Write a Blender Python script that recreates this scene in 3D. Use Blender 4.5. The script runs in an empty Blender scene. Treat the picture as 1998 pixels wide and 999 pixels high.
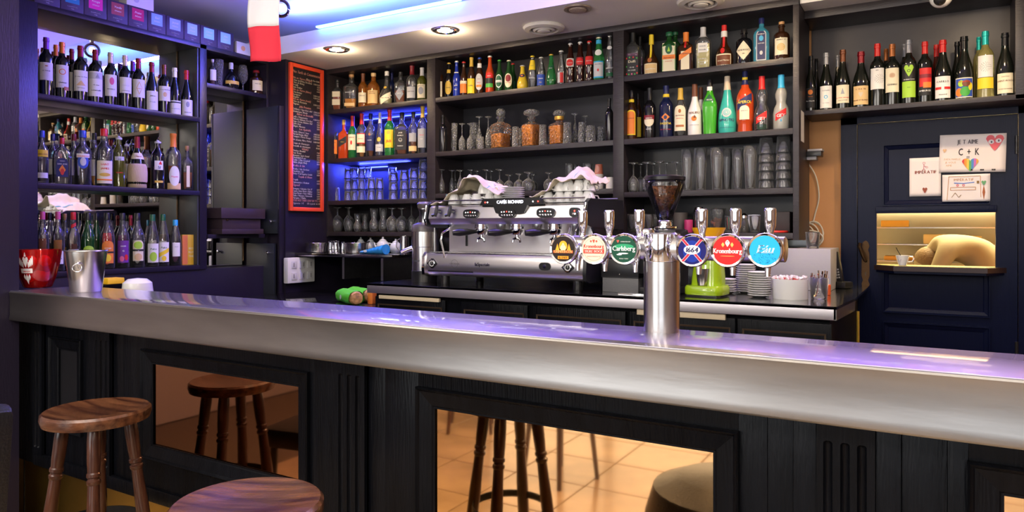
import bpy, bmesh, math, random
from mathutils import Vector, Matrix
R = math.radians
rng = random.Random(7)
scene = bpy.context.scene
COL = scene.collection
# ------------------------------------------------------------------ camera, world, lights, exposure
YAW = R(30.5); SN, CN = math.sin(YAW), math.cos(YAW); FPX = 1400.0; EYE = 1.35; HOR = 446.0
cam_d = bpy.data.cameras.new('camera'); cam = bpy.data.objects.new('camera', cam_d); COL.objects.link(cam)
cam.location = (0, 0, EYE); cam.rotation_euler = (R(90), 0, YAW)
cam_d.sensor_width = 36; cam_d.lens = 36*FPX/1998; cam_d.shift_y = (HOR-499.5)/1998; cam_d.clip_start = .02
scene.camera = cam
w = bpy.data.worlds.new('world'); scene.world = w; w.use_nodes = True
w.node_tree.nodes['Background'].inputs[0].default_value = (.75, .85, 1, 1)
w.node_tree.nodes['Background'].inputs[1].default_value = 1.0
scene.view_settings.view_transform = 'Standard'; scene.view_settings.look = 'None'
scene.view_settings.gamma = 1; scene.view_settings.exposure = 0.45
cy = scene.cycles
cy.max_bounces = 9; cy.diffuse_bounces = 3; cy.glossy_bounces = 5; cy.transmission_bounces = 9
cy.transparent_max_bounces = 40; cy.caustics_reflective = False; cy.caustics_refractive = False
cy.sample_clamp_indirect = 4; cy.blur_glossy = .5

def light(name, kind, loc, energy, color, rot=(0, 0, 0), size=.1, sy=None, **k):
    d = bpy.data.lights.new(name, kind); d.energy = energy; d.color = color
    if kind == 'AREA':
        d.shape = 'RECTANGLE' if sy else 'DISK'; d.size = size
        if sy: d.size_y = sy
    else: d.shadow_soft_size = size
    if kind == 'SPOT': d.spot_size = k.get('cone', R(110)); d.spot_blend = .8
    if 'spread' in k: d.spread = k['spread']
    o = bpy.data.objects.new(name, d); COL.objects.link(o); o.location = loc; o.rotation_euler = rot
    return o
# daylight entering through the street windows behind the camera
light('window_daylight', 'AREA', (-2.6, -3.25, 1.35), 38, (1, .97, .93), (R(90), 0, 0), 2.7, 2.1)
light('window_daylight', 'AREA', (.9, -3.25, 1.35), 18, (1, .97, .93), (R(90), 0, 0), 2.7, 2.1)
# blue-violet LED cove over the back bar
light('led_glow', 'AREA', (-3.0, 3.33, 2.70), 20, (.10, .16, 1), (R(180-25), 0, 0), 1.5, .04)
light('led_glow', 'AREA', (-1.0, 3.33, 2.70), 42, (.34, .2, 1), (R(180-25), 0, 0), 2.2, .04)
light('led_spill', 'AREA', (-2.9, 3.37, 2.665), 32, (.15, .09, 1), (R(-60), 0, 0), 1.3, .02)
light('led_spill', 'AREA', (-.6, 3.37, 2.665), 28, (.26, .12, 1), (R(-60), 0, 0), 2.4, .02)
# soft fill lamps added out of view above the customers' side
light('added_ceiling_fill', 'AREA', (-2.4, .9, 2.78), 30, (1, .93, .86), (R(20), 0, 0), 2.0, 1.2)
light('added_ceiling_fill', 'AREA', (.4, .9, 2.78), 30, (1, .93, .86), (R(20), 0, 0), 2.0, 1.2)

# ------------------------------------------------------------------ placing: photo pixel -> point on a true plane of the room
def X_at(px, Y):
    u = (px-999)/FPX; return (-SN+CN*u)/(CN+SN*u)*Y
def T_at(px, Y):
    u = (px-999)/FPX; return Y/(CN+SN*u)
def Y_at(px, X):
    u = (px-999)/FPX; t = X/(-SN+CN*u); return t*(CN+SN*u)
def TX_at(px, X):
    u = (px-999)/FPX; return X/(-SN+CN*u)
def Z_at(py, t): return EYE+(HOR-py)/FPX*t
def rad_at(wpx, px, t):
    u = (px-999)/FPX; return wpx*t/(2*FPX*math.sqrt(1+u*u))

# ------------------------------------------------------------------ materials
MATS = {}
def mat(name, col=(.5, .5, .5), rough=.5, metal=0, trans=0, ior=1.45, emit=None, estr=0, bump=0, bscale=20, stretch=(1, 1, 1),
        var=0, vscale=8, col2=None, coat=0, alpha=1, spec=.5, sheen=0):
    if name in MATS: return MATS[name]
    m = bpy.data.materials.new(name); m.use_nodes = True; nt = m.node_tree; b = nt.nodes['Principled BSDF']
    b.inputs['Base Color'].default_value = (*col, 1); b.inputs['Roughness'].default_value = rough
    b.inputs['Metallic'].default_value = metal; b.inputs['Transmission Weight'].default_value = trans
    b.inputs['IOR'].default_value = ior; b.inputs['Coat Weight'].default_value = coat; b.inputs['Specular IOR Level'].default_value = spec
    b.inputs['Coat Roughness'].default_value = .08
    if sheen: b.inputs['Sheen Weight'].default_value = sheen
    if emit: b.inputs['Emission Color'].default_value = (*emit, 1); b.inputs['Emission Strength'].default_value = estr
    if bump or var:
        tc = nt.nodes.new('ShaderNodeTexCoord'); mp = nt.nodes.new('ShaderNodeMapping'); mp.inputs['Scale'].default_value = stretch
        nt.links.new(tc.outputs['Object'], mp.inputs[0])
    if bump:
        n = nt.nodes.new('ShaderNodeTexNoise'); n.inputs['Scale'].default_value = bscale; n.inputs['Detail'].default_value = 4
        bp = nt.nodes.new('ShaderNodeBump'); bp.inputs['Strength'].default_value = bump; bp.inputs['Distance'].default_value = .01
        nt.links.new(mp.outputs[0], n.inputs[0]); nt.links.new(n.outputs[0], bp.inputs['Height']); nt.links.new(bp.outputs[0], b.inputs['Normal'])
    if var:
        n = nt.nodes.new('ShaderNodeTexNoise'); n.inputs['Scale'].default_value = vscale; n.inputs['Detail'].default_value = 5
        r = nt.nodes.new('ShaderNodeValToRGB'); c2 = col2 or tuple(c*(1-var) for c in col)
        r.color_ramp.elements[0].position = .35; r.color_ramp.elements[1].position = .68
        r.color_ramp.elements[0].color = (*c2, 1); r.color_ramp.elements[1].color = (*col, 1)
        nt.links.new(mp.outputs[0], n.inputs[0]); nt.links.new(n.outputs[0], r.inputs[0]); nt.links.new(r.outputs[0], b.inputs['Base Color'])
    MATS[name] = m; return m
def paint(c, rough=.5, metal=0):
    c = tuple(round(x, 3) for x in c)
    return mat('paint_%s_%s_%s' % (c, rough, metal), c, rough, metal)
BLACK = mat('black_painted_wood', (.004, .0045, .0065), .28, bump=.2, bscale=30, stretch=(6, 6, .5), var=.4, vscale=6, spec=.14)
SHELFM = mat('dark_brown_shelf_wood', (.026, .020, .024), .4, bump=.15, bscale=60, stretch=(.6, 4, 4), var=.3, vscale=12)
SHELFB = mat('grey_black_back_board', (.020, .020, .025), .4, bump=.05, bscale=14, var=.25, vscale=5)
STEEL = mat('brushed_steel', (.56, .55, .54), .28, 1, bump=.02, bscale=90, stretch=(.4, 8, 8), var=.1, vscale=4)
STEELT = mat('polished_steel_worktop', (.50, .49, .49), .13, 1, bump=.01, bscale=60, stretch=(.3, 6, 6), var=.1, vscale=3)
STEELV = mat('vertical_brushed_steel', (.52, .50, .48), .24, 1, bump=.02, bscale=60, stretch=(4, 4, .1))
CHROME = mat('chrome', (.85, .85, .87), .06, 1)
MIRROR = mat('silver_mirror', (.86, .86, .84), .015, 1)
BRONZEM = mat('bronze_tinted_mirror', (.80, .50, .24), .035, 1, var=.12, vscale=2)
GOLDM = mat('gold_kick_plate', (.72, .44, .09), .32, 1, bump=.05, bscale=3, var=.35, vscale=3)
def thin_glass(name, tint=(1, 1, 1), milk=1.4, base=.10, rough=.04, bump=0, bscale=60, body=(.85, .87, .9)):
    m = bpy.data.materials.new(name); m.use_nodes = True; nt = m.node_tree; nt.nodes.clear(); N = nt.nodes.new; Lk = nt.links.new
    out = N('ShaderNodeOutputMaterial'); tr = N('ShaderNodeBsdfTransparent'); tr.inputs[0].default_value = (*[.97*c for c in tint], 1)
    gl = N('ShaderNodeBsdfGlossy'); gl.inputs['Roughness'].default_value = rough
    df = N('ShaderNodeBsdfTranslucent'); df.inputs[0].default_value = (*body, 1)
    d2 = N('ShaderNodeBsdfDiffuse'); d2.inputs[0].default_value = (*body, 1); md = N('ShaderNodeMixShader'); Lk(df.outputs[0], md.inputs[1]); Lk(d2.outputs[0], md.inputs[2])
    lw = N('ShaderNodeLayerWeight'); lw.inputs[0].default_value = .35; pw = N('ShaderNodeMath'); pw.operation = 'POWER'; pw.inputs[1].default_value = 2.2; Lk(lw.outputs['Facing'], pw.inputs[0])
    mu = N('ShaderNodeMath'); mu.operation = 'MULTIPLY_ADD'; mu.inputs[1].default_value = milk; mu.inputs[2].default_value = base; Lk(pw.outputs[0], mu.inputs[0])  # pale diffuse rim mixed in, standing for light caught by glass edges
    m1 = N('ShaderNodeMixShader'); Lk(mu.outputs[0], m1.inputs[0]); Lk(tr.outputs[0], m1.inputs[1]); Lk(md.outputs[0], m1.inputs[2])
    fr = N('ShaderNodeFresnel'); fr.inputs[0].default_value = 1.5; m2 = N('ShaderNodeMixShader'); Lk(fr.outputs[0], m2.inputs[0]); Lk(m1.outputs[0], m2.inputs[1]); Lk(gl.outputs[0], m2.inputs[2]); Lk(m2.outputs[0], out.inputs[0])
    if bump:
        tc = N('ShaderNodeTexCoord'); n = N('ShaderNodeTexVoronoi'); n.inputs['Scale'].default_value = bscale; bp = N('ShaderNodeBump'); bp.inputs['Strength'].default_value = bump; bp.inputs['Distance'].default_value = .01
        Lk(tc.outputs['Object'], n.inputs['Vector']); Lk(n.outputs['Distance'], bp.inputs['Height'])
        for q in (gl, df, d2, lw, fr): Lk(bp.outputs[0], q.inputs['Normal'])
    MATS[name] = m; return m
GLASS = thin_glass('clear_glass')
GLASS2 = thin_glass('faint_glass', milk=.2, base=.0)
REDGL = thin_glass('translucent_red_plastic', (1, .35, .3), .3, .28, body=(.95, .02, .02))
BOTG = thin_glass('bottle_clear_glass', milk=.8, base=.04)

WHITEC = mat('white_glazed_china', (.80, .79, .77), .12, coat=.4)
WOOD = mat('dark_stained_oak', (.17, .065, .028), .27, bump=.15, bscale=25, stretch=(1, 8, 8), var=.8, vscale=5, col2=(.045, .014, .008), coat=.5)
WOODL = mat('dark_turned_wood', (.095, .032, .016), .3, bump=.1, bscale=25, stretch=(8, 8, .8), var=.7, vscale=6, col2=(.035, .011, .007), coat=.4)
ORANGEW = mat('orange_ochre_wall', (.66, .32, .12), .7, bump=.05, bscale=40, var=.1, vscale=3)
CEIL = mat('white_ceiling', (.82, .80, .79), .8)
CEILW = mat('white_cove_paint', (.8, .8, .8), .8)
BLKPL = mat('black_plastic', (.012, .012, .013), .3)
GREYPL = mat('grey_metal_case', (.38, .37, .38), .5, bump=.05, bscale=80)
LEATHER = mat('black_leather', (.007, .008, .010), .36, bump=.25, bscale=160, coat=.1)
BRASS = mat('aged_brass', (.06, .035, .018), .45, 1, bump=.2, bscale=50)
CLOTH = mat('cream_tea_towel', (.66, .57, .40), .9, bump=.3, bscale=200)

# ------------------------------------------------------------------ mesh building
class MB:
    def __init__(s): s.v = []; s.f = []; s.m = []; s.cm = 0
    def add(s, vs, fs, mi=None):
        o = len(s.v); s.v += [tuple(v) for v in vs]; s.f += [tuple(i+o for i in f) for f in fs]; s.m += [s.cm if mi is None else mi]*len(fs); return s
    def box(s, x0, x1, y0, y1, z0, z1, b=0):
        if x0 > x1: x0, x1 = x1, x0
        if y0 > y1: y0, y1 = y1, y0
        if z0 > z1: z0, z1 = z1, z0
        if b <= 0:
            vs = [(x, y, z) for z in (z0, z1) for y in (y0, y1) for x in (x0, x1)]
            return s.add(vs, [(0, 2, 3, 1), (4, 5, 7, 6), (0, 1, 5, 4), (2, 6, 7, 3), (0, 4, 6, 2), (1, 3, 7, 5)])
        b = min(b, (x1-x0)/2.01, (y1-y0)/2.01, (z1-z0)/2.01)
        bm = bmesh.new(); bmesh.ops.create_cube(bm, size=1)
        for v in bm.verts: v.co = Vector(((x0+x1)/2+v.co.x*(x1-x0), (y0+y1)/2+v.co.y*(y1-y0), (z0+z1)/2+v.co.z*(z1-z0)))
        bmesh.ops.bevel(bm, geom=list(bm.edges), offset=b, segments=2, affect='EDGES', profile=.6)
        bm.verts.index_update(); s.add([v.co[:] for v in bm.verts], [[v.index for v in f.verts] for f in bm.faces]); bm.free(); return s
    def lathe(s, prof, n=24, c=(0, 0, 0), sx=1, sy=1, axis='z', closed=False):
        vs = []; 
        for r, z in prof:
            for i in range(n):
                a = 2*math.pi*i/n; x, y = r*math.cos(a)*sx, r*math.sin(a)*sy
                if axis == 'z': p = (x, y, z)
                elif axis == 'y': p = (x, z, y)
                else: p = (z, x, y)
                vs.append((p[0]+c[0], p[1]+c[1], p[2]+c[2]))
        fs = []; k = len(prof)
        for j in range(k-1 if not closed else k):
            j2 = (j+1) % k
            for i in range(n):
                i2 = (i+1) % n; q = (j*n+i, j*n+i2, j2*n+i2, j2*n+i)
                fs.append(q if axis != 'y' else q[::-1])
        if not closed:
            if prof[0][0] > 1e-6: fs.append(tuple(range(n))[::-1] if axis != 'y' else tuple(range(n)))
            if prof[-1][0] > 1e-6: fs.append(tuple((k-1)*n+i for i in range(n)) if axis != 'y' else tuple((k-1)*n+i for i in range(n))[::-1])
        return s.add(vs, fs)
    def cyl(s, p, r, h, n=24, axis='z', b=0):
        if b: pr = [(r-b, 0), (r, b), (r, h-b), (r-b, h)]
        else: pr = [(r, 0), (r, h)]
        return s.lathe(pr, n, p, axis=axis)
    def tube(s, pts, r, n=8, cap=True):
        pts = [Vector(p) for p in pts]; rr = r if isinstance(r, (list, tuple)) else [r]*len(pts)
        vs = []; up = None
        for i, p in enumerate(pts):
            d = (pts[min(i+1, len(pts)-1)]-pts[max(i-1, 0)]).normalized()
            if up is None: up = d.orthogonal().normalized()
            up = (up-d*up.dot(d)); up = up.normalized() if up.length > 1e-6 else d.orthogonal().normalized()
            sd = d.cross(up)
            for k in range(n):
                a = 2*math.pi*k/n; vs.append(p+(up*math.cos(a)+sd*math.sin(a))*rr[i])
        fs = [(i*n+k, i*n+(k+1) % n, (i+1)*n+(k+1) % n, (i+1)*n+k) for i in range(len(pts)-1) for k in range(n)]
        if cap: fs += [tuple(range(n))[::-1], tuple((len(pts)-1)*n+k for k in range(n))]
        return s.add(vs, fs)
    def sphere(s, c, r, n=16, sz=1, sx=1, sy=1):
        k = n//2; pr = [(max(r*math.sin(math.pi*i/k), 1e-5), -r*math.cos(math.pi*i/k)*sz) for i in range(k+1)]
        return s.lathe(pr, n, c, sx, sy)
    def prism(s, poly, y0, y1, axis='y'):
        n = len(poly)
        def P(a, b, t): return {'y': (a, t, b), 'x': (t, a, b), 'z': (a, b, t)}[axis]
        vs = [P(a, b, y0) for a, b in poly]+[P(a, b, y1) for a, b in poly]
        fs = [tuple(range(n)), tuple(range(n, 2*n))[::-1]]+[(i, i+n, (i+1) % n+n, (i+1) % n) for i in range(n)]
        return s.add(vs, fs)
    def rot(s, M, start=0):
        for i in range(start, len(s.v)): s.v[i] = tuple(M @ Vector(s.v[i]))
        return s
def obj(name, mb, m, parent=None, smooth=True, loc=(0, 0, 0), rz=0, angle=35, bev=0):
    me = bpy.data.meshes.new(name); me.from_pydata(mb.v, [], mb.f); me.update()
    ms = m if isinstance(m, (list, tuple)) else [m]
    for k in ms: me.materials.append(k)
    if len(ms) > 1: me.polygons.foreach_set('material_index', mb.m)
    bm = bmesh.new(); bm.from_mesh(me); bmesh.ops.recalc_face_normals(bm, faces=bm.faces)
    if smooth:
        for f in bm.faces: f.smooth = True
        for e in bm.edges:
            if len(e.link_faces) == 2 and e.calc_face_angle(0) > R(angle): e.smooth = False
    bm.to_mesh(me); bm.free()
    o = bpy.data.objects.new(name, me); COL.objects.link(o); o.location = loc; o.rotation_euler = (0, 0, rz)
    if parent: o.parent = parent
    return o
def tag(o, label, cat, group=None, kind=None):
    o['label'] = label; o['category'] = cat
    if group: o['group'] = group
    if kind: o['kind'] = kind
    return o
def thing(name, label, cat, loc=(0, 0, 0), rz=0, group=None):
    o = bpy.data.objects.new(name, None); COL.objects.link(o); o.empty_display_size = .05
    o.location = loc; o.rotation_euler = (0, 0, rz); return tag(o, label, cat, group)
def struct(name, mb, m, parent=None, smooth=False):
    o = obj(name, mb, m, parent, smooth)
    if not parent: o['kind'] = 'structure'
    return o
def copy_tree(src, loc, rz=None, label=None, group=None):
    c = src.copy(); COL.objects.link(c); c.location = loc
    if rz is not None: c.rotation_euler = (0, 0, rz)
    if label: c['label'] = label
    if group: c['group'] = group
    for ch in [x for x in KIDS.get(src.name, [])]:
        d = ch.copy(); COL.objects.link(d); d.parent = c
    return c
KIDS = {}
def lab(o, text): o['label'] = text; return o

# ------------------------------------------------------------------ lettering: glyph outlines turned into thin meshes
CH = "ABCDEFGHIJKLMNOPQRSTUVWXYZabcdefghijklmnopqrstuvwxyz0123456789&'.,:/()-+=éèêôàûçÉÁáŒœ€°%"
GLY = {}
def make_glyphs():
    tmp = []
    for c in CH:
        cu = bpy.data.curves.new('g', 'FONT'); cu.body = c; cu.resolution_u = 2; cu.size = 1
        o = bpy.data.objects.new('g', cu); COL.objects.link(o); tmp.append((c, o))
    dg = bpy.context.evaluated_depsgraph_get()
    for c, o in tmp:
        me = bpy.data.meshes.new_from_object(o.evaluated_get(dg))
        vs = [(v.co.x, v.co.y) for v in me.vertices]; fs = [tuple(p.vertices) for p in me.polygons]
        x0 = min([v[0] for v in vs] or [0]); x1 = max([v[0] for v in vs] or [.2])
        GLY[c] = ([(x-x0, y) for x, y in vs], fs, x1-x0); bpy.data.meshes.remove(me)
    for c, o in tmp:
        cu = o.data; bpy.data.objects.remove(o); bpy.data.curves.remove(cu)
make_glyphs()
def text(mb, s, f, x, z, size, align='c', maxw=None, shear=0, bold=0, gap=.07):
    """f maps flat (x, z) to a point on the surface that carries the writing."""
    wd = sum((GLY[c][2] if c in GLY else .28)+gap for c in s)-gap
    k = size; kx = size
    if maxw and wd*size > maxw: kx = maxw/wd
    px = x-{'c': wd*kx/2, 'l': 0, 'r': wd*kx}[align]
    for c in s:
        if c not in GLY: px += (.28+gap)*kx; continue
        vs, fs, w_ = GLY[c]
        for dx in ([0] if not bold else [-bold, bold]):
            mb.add([f(px+(a+dx)*kx+shear*b*k, z+b*k) for a, b in vs], fs)
        px += (w_+gap)*kx
def lettering(name, fn, m, parent, **k):
    mb = MB(); fn(mb); return obj(name, mb, m, parent, smooth=False, **k)

# ------------------------------------------------------------------ bottles
PROF = {
 'bord': [(.9, 0), (1, .012), (1, .62), (.95, .665), (.78, .71), (.52, .745), (.41, .78), (.38, .83), (.37, .925), (.42, .93), (.42, .965), (.38, .97), (.38, 1)],
 'burg': [(.9, 0), (1, .012), (1, .40), (.95, .47), (.8, .56), (.6, .65), (.45, .73), (.38, .8), (.36, .925), (.42, .93), (.42, .965), (.38, .97), (.38, 1)],
 'spirit': [(.9, 0), (1, .015), (1, .6), (.95, .645), (.75, .695), (.5, .735), (.4, .775), (.36, .86), (.36, .94), (.4, .95), (.4, 1)],
 'square': [(.92, 0), (1, .015), (1, .6), (.93, .65), (.6, .70), (.38, .74), (.34, .8), (.34, .95), (.36, 1)],
 'rect': [(.94, 0), (1, .015), (1, .62), (.92, .69), (.55, .76), (.36, .80), (.33, .85), (.33, 1)],
 'flask': [(.94, 0), (1, .02), (1, .6), (.85, .7), (.5, .78), (.3, .82), (.24, .86), (.24, 1)],
 'bulb': [(.7, 0), (.92, .04), (1, .17), (.95, .3), (.72, .43), (.45, .52), (.33, .6), (.27, .72), (.25, 1)],
 'round': [(.62, 0), (.85, .03), (1, .16), (1, .3), (.85, .44), (.6, .55), (.36, .63), (.27, .7), (.26, 1)],
 'beer': [(.9, 0), (1, .02), (1, .50), (.95, .56), (.7, .64), (.5, .72), (.42, .82), (.38, .93), (.44, .94), (.44, 1)],
 'coke': [(.88, 0), (.98, .03), (.9, .14), (.86, .22), (.95, .32), (1, .42), (.97, .53), (.8, .65), (.55, .78), (.45, .88), (.42, .94), (.46, .95), (.46, 1)],
 'perrier': [(.7, 0), (.93, .05), (1, .2), (.96, .35), (.8, .5), (.55, .68), (.42, .82), (.36, .94), (.42, .95), (.42, 1)],
 'orangina': [(.7, 0), (.93, .06), (1, .18), (.94, .34), (.72, .5), (.5, .64), (.4, .76), (.34, .93), (.42, .95), (.42, 1)],
 'pell': [(.9, 0), (1, .02), (1, .48), (.9, .58), (.6, .74), (.45, .86), (.4, .94), (.44, .95), (.44, 1)],
 'gourd': [(.85, 0), (.98, .04), (1, .3), (.88, .4), (.62, .48), (.6, .52), (.72, .6), (.73, .66), (.6, .72), (.42, .77), (.36, .82), (.36, 1)],
 'malibu': [(.93, 0), (1, .02), (1, .42), (.92, .5), (.62, .62), (.45, .7), (.38, .8), (.36, 1)],
 'cone': [(.85, 0), (.97, .04), (1, .2), (.95, .35), (.75, .5), (.52, .64), (.38, .76), (.31, .86), (.28, 1)],
 'facet': [(.85, 0), (.85, .02), (1, .48), (.98, .56), (.75, .66), (.5, .74), (.38, .8), (.33, 1)],
 'aperol': [(.85, 0), (.88, .02), (.84, .13), (.96, .17), (1, .2), (1, .54), (.92, .6), (.68, .67), (.46, .72), (.44, .76), (.3, .8), (.28, 1)],
 'stout': [(.9, 0), (.96, .02), (1, .06), (1, .58), (.95, .66), (.7, .72), (.38, .75), (.34, .8), (.34, .86), (.44, .87), (.44, .89), (.34, .9), (.34, 1)],
 'syrup': [(.9, 0), (1, .015), (1, .5), (.92, .6), (.7, .68), (.48, .75), (.38, .82), (.35, 1)],
 'sauce': [(.9, 0), (1, .015), (1, .45), (.9, .58), (.62, .75), (.42, .88), (.36, .93), (.36, 1)],
 'fiasco': [(.75, 0), (.92, .04), (1, .12), (1, .32), (.9, .45), (.62, .6), (.4, .7), (.3, .78), (.26, 1)],
}
SQ = {'square': (7, 1), 'rect': (7, .62), 'flask': (5, .5), 'facet': (4, 1)}
def rad(kind, zf):
    p = PROF[kind]
    for (r0, z0), (r1, z1) in zip(p, p[1:]):
        if zf <= z1: return r0+(r1-r0)*max(0, (zf-z0))/max(z1-z0, 1e-6)
    return p[-1][0]
def body_mesh(kind, Rb, H, off=0, z0=0, z1=1, n=24, top=True):
    ns, asp = SQ.get(kind, (2, 1)); mb = MB(); lev = [z0]+[z for _, z in PROF[kind] if z0 < z < z1]+[z1]
    rs = [rad(kind, z+1e-6 if z == z0 else z) for z in lev]; vs = []
    if z0 == 0: rs[0] = PROF[kind][0][0]
    for r, z in zip(rs, lev):
        k = max(0, min(1, (r-.5)/.4)); nn = 2+(ns-2)*k; aa = 1+(asp-1)*k
        for i in range(n):
            a = 2*math.pi*(i+.5)/n; c, s_ = math.cos(a), math.sin(a)
            q = (abs(c)**nn+abs(s_)**nn)**(-1/nn); vs.append((c*q*(r*Rb+off), s_*q*(r*Rb*aa+off), z*H))
    L = len(lev)
    fs = [(j*n+i, j*n+(i+1) % n, (j+1)*n+(i+1) % n, (j+1)*n+i) for j in range(L-1) for i in range(n)]
    fs.append(tuple(range(n))[::-1]); fs.append(tuple((L-1)*n+i for i in range(n)))
    return mb.add(vs, fs)
def surf(kind, Rb, H, off):
    ns, asp = SQ.get(kind, (2, 1))
    def f(x, z):
        r = rad(kind, max(0, min(1, z/H)))*Rb
        if ns == 2:
            a = x/max(r, 1e-4); return ((r+off)*math.sin(a), -(r+off)*math.cos(a), z)
        k = min(.97, abs(x)/r); return (x, -(r*asp*(1-k**ns)**(1/ns)+off), z)
    return f
GLC = {'wine': ((.006, .008, .006), 0, .04), 'black': ((.006, .006, .008), 0, .06), 'brown': ((.035, .012, .004), 0, .05), 'navy': ((.008, .012, .05), 0, .06),
       'white': ((.82, .8, .77), 0, .3), 'blue': ((.02, .05, .5), .3, .05), 'green': ((.05, .42, .10), .7, .03), 'dkgreen': ((.012, .07, .015), .2, .05),
       'lime': ((.08, .55, .03), .35, .12), 'teal': ((.05, .55, .46), .25, .2), 'sky': ((.1, .55, .8), .65, .04), 'clear': ((1, 1, 1), 1, 0), 'frost': ((.75, .76, .7), .6, .35),
       'amber': ((.7, .22, .03), .75, .02), 'red': ((.75, .04, .02), .5, .03), 'orange': ((.85, .10, .02), .45, .05), 'olive': ((.14, .15, .015), .5, .04),
       'oran': ((.85, .60, .04), .2, .1), 'yellow': ((.85, .75, .25), .75, .02), 'cola': ((.03, .006, .003), .05, .03), 'redglass': ((.10, .012, .005), .3, .03)}
def glm(k):
    c, t, r = GLC[k]; return BOTG if k == 'clear' else mat('bottle_glass_'+k, c, r, trans=t, coat=.5 if t < 1 else 0)
def lqm(k):
    c = {'amber': (.85, .33, .04), 'dkamber': (.42, .10, .02), 'red': (.75, .02, .02), 'green': (.02, .25, .05), 'purple': (.13, .015, .09), 'pale': (.75, .74, .62),
         'clear': (.92, .94, .96), 'straw': (.85, .75, .35), 'white': (.75, .72, .68), 'brown': (.25, .06, .02), 'dkgreen': (.01, .12, .05)}[k]
    if k == 'clear': return GLASS
    return mat('liquid_'+k, c, .03, trans=.2 if k not in ('white', 'pale', 'purple') else .1, ior=1.33)
C = {'red': (.62, .02, .02), 'dkred': (.22, .01, .02), 'gold': (.65, .42, .06), 'white': (.8, .78, .74), 'black': (.012, .012, .014), 'cream': (.80, .72, .52),
     'blue': (.03, .08, .42), 'navy': (.015, .02, .10), 'orange': (.80, .22, .03), 'yellow': (.85, .62, .03), 'green': (.06, .36, .05), 'dkgreen': (.01, .10, .04),
     'tan': (.70, .48, .22), 'grey': (.32, .33, .36), 'silver': (.6, .6, .62), 'cork': (.55, .30, .12), 'brown': (.16, .05, .02), 'lime': (.38, .65, .05),
     'teal': (.02, .50, .45), 'sky': (.04, .40, .70), 'pink': (.70, .12, .25), 'copper': (.42, .14, .04), 'purple': (.15, .03, .25), 'beige': (.62, .52, .38), 'ltgrey': (.55, .55, .56)}
def patch(mb, f, x0, x1, z0, z1, shape='r', n=12):
    vs = []; 
    cx, hw, cz, hh = (x0+x1)/2, (x1-x0)/2, (z0+z1)/2, (z1-z0)/2
    m_ = 6
    for i in range(n+1):
        a = -1+2*i/n; x = cx+a*hw
        if shape == 'r': b0, b1 = z0, z1
        elif shape == 'o': x = cx+math.sin(a*math.pi/2)*hw; h = math.cos(a*math.pi/2)*hh; b0, b1 = cz-h, cz+h
        elif shape == 'd': h = (1-abs(a))*hh; b0, b1 = cz-h, cz+h
        elif shape == 'arch': b0, b1 = z0, z1-(1-math.sqrt(max(0, 1-a*a)))*hw*.8
        elif shape == 'slant': b0, b1 = z0+a*hw*.6, z1+a*hw*.6
        elif shape == 'tri': b0, b1 = z0, z0+(1-abs(a))*2*hh
        elif shape == 'heart':
            t = abs(a); b1 = cz+hh*(.55+.45*math.sqrt(max(0, 1-(2*t-1)**2))); b0 = cz+hh*(-1+1.5*t**1.2)
            b0 = min(b0, b1)
        for j in range(m_+1): vs.append(f(x, b0+(b1-b0)*j/m_))
    fs = [(i*(m_+1)+j, (i+1)*(m_+1)+j, (i+1)*(m_+1)+j+1, i*(m_+1)+j+1) for i in range(n) for j in range(m_)]
    return mb.add(vs, fs)
def ring(mb, f, cx, cz, r0, r1, n=24, kx=1):
    vs = []
    for i in range(n):
        a = 2*math.pi*i/n; vs += [f(cx+r0*kx*math.cos(a), cz+r0*math.sin(a)), f(cx+r1*kx*math.cos(a), cz+r1*math.sin(a))]
    mb.add(vs, [(2*i, 2*i+1, (2*i+3) % (2*n), (2*i+2) % (2*n)) for i in range(n)])
CAPS = {'foil': .0, 'crown': 0, 'screw': 0}
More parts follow.
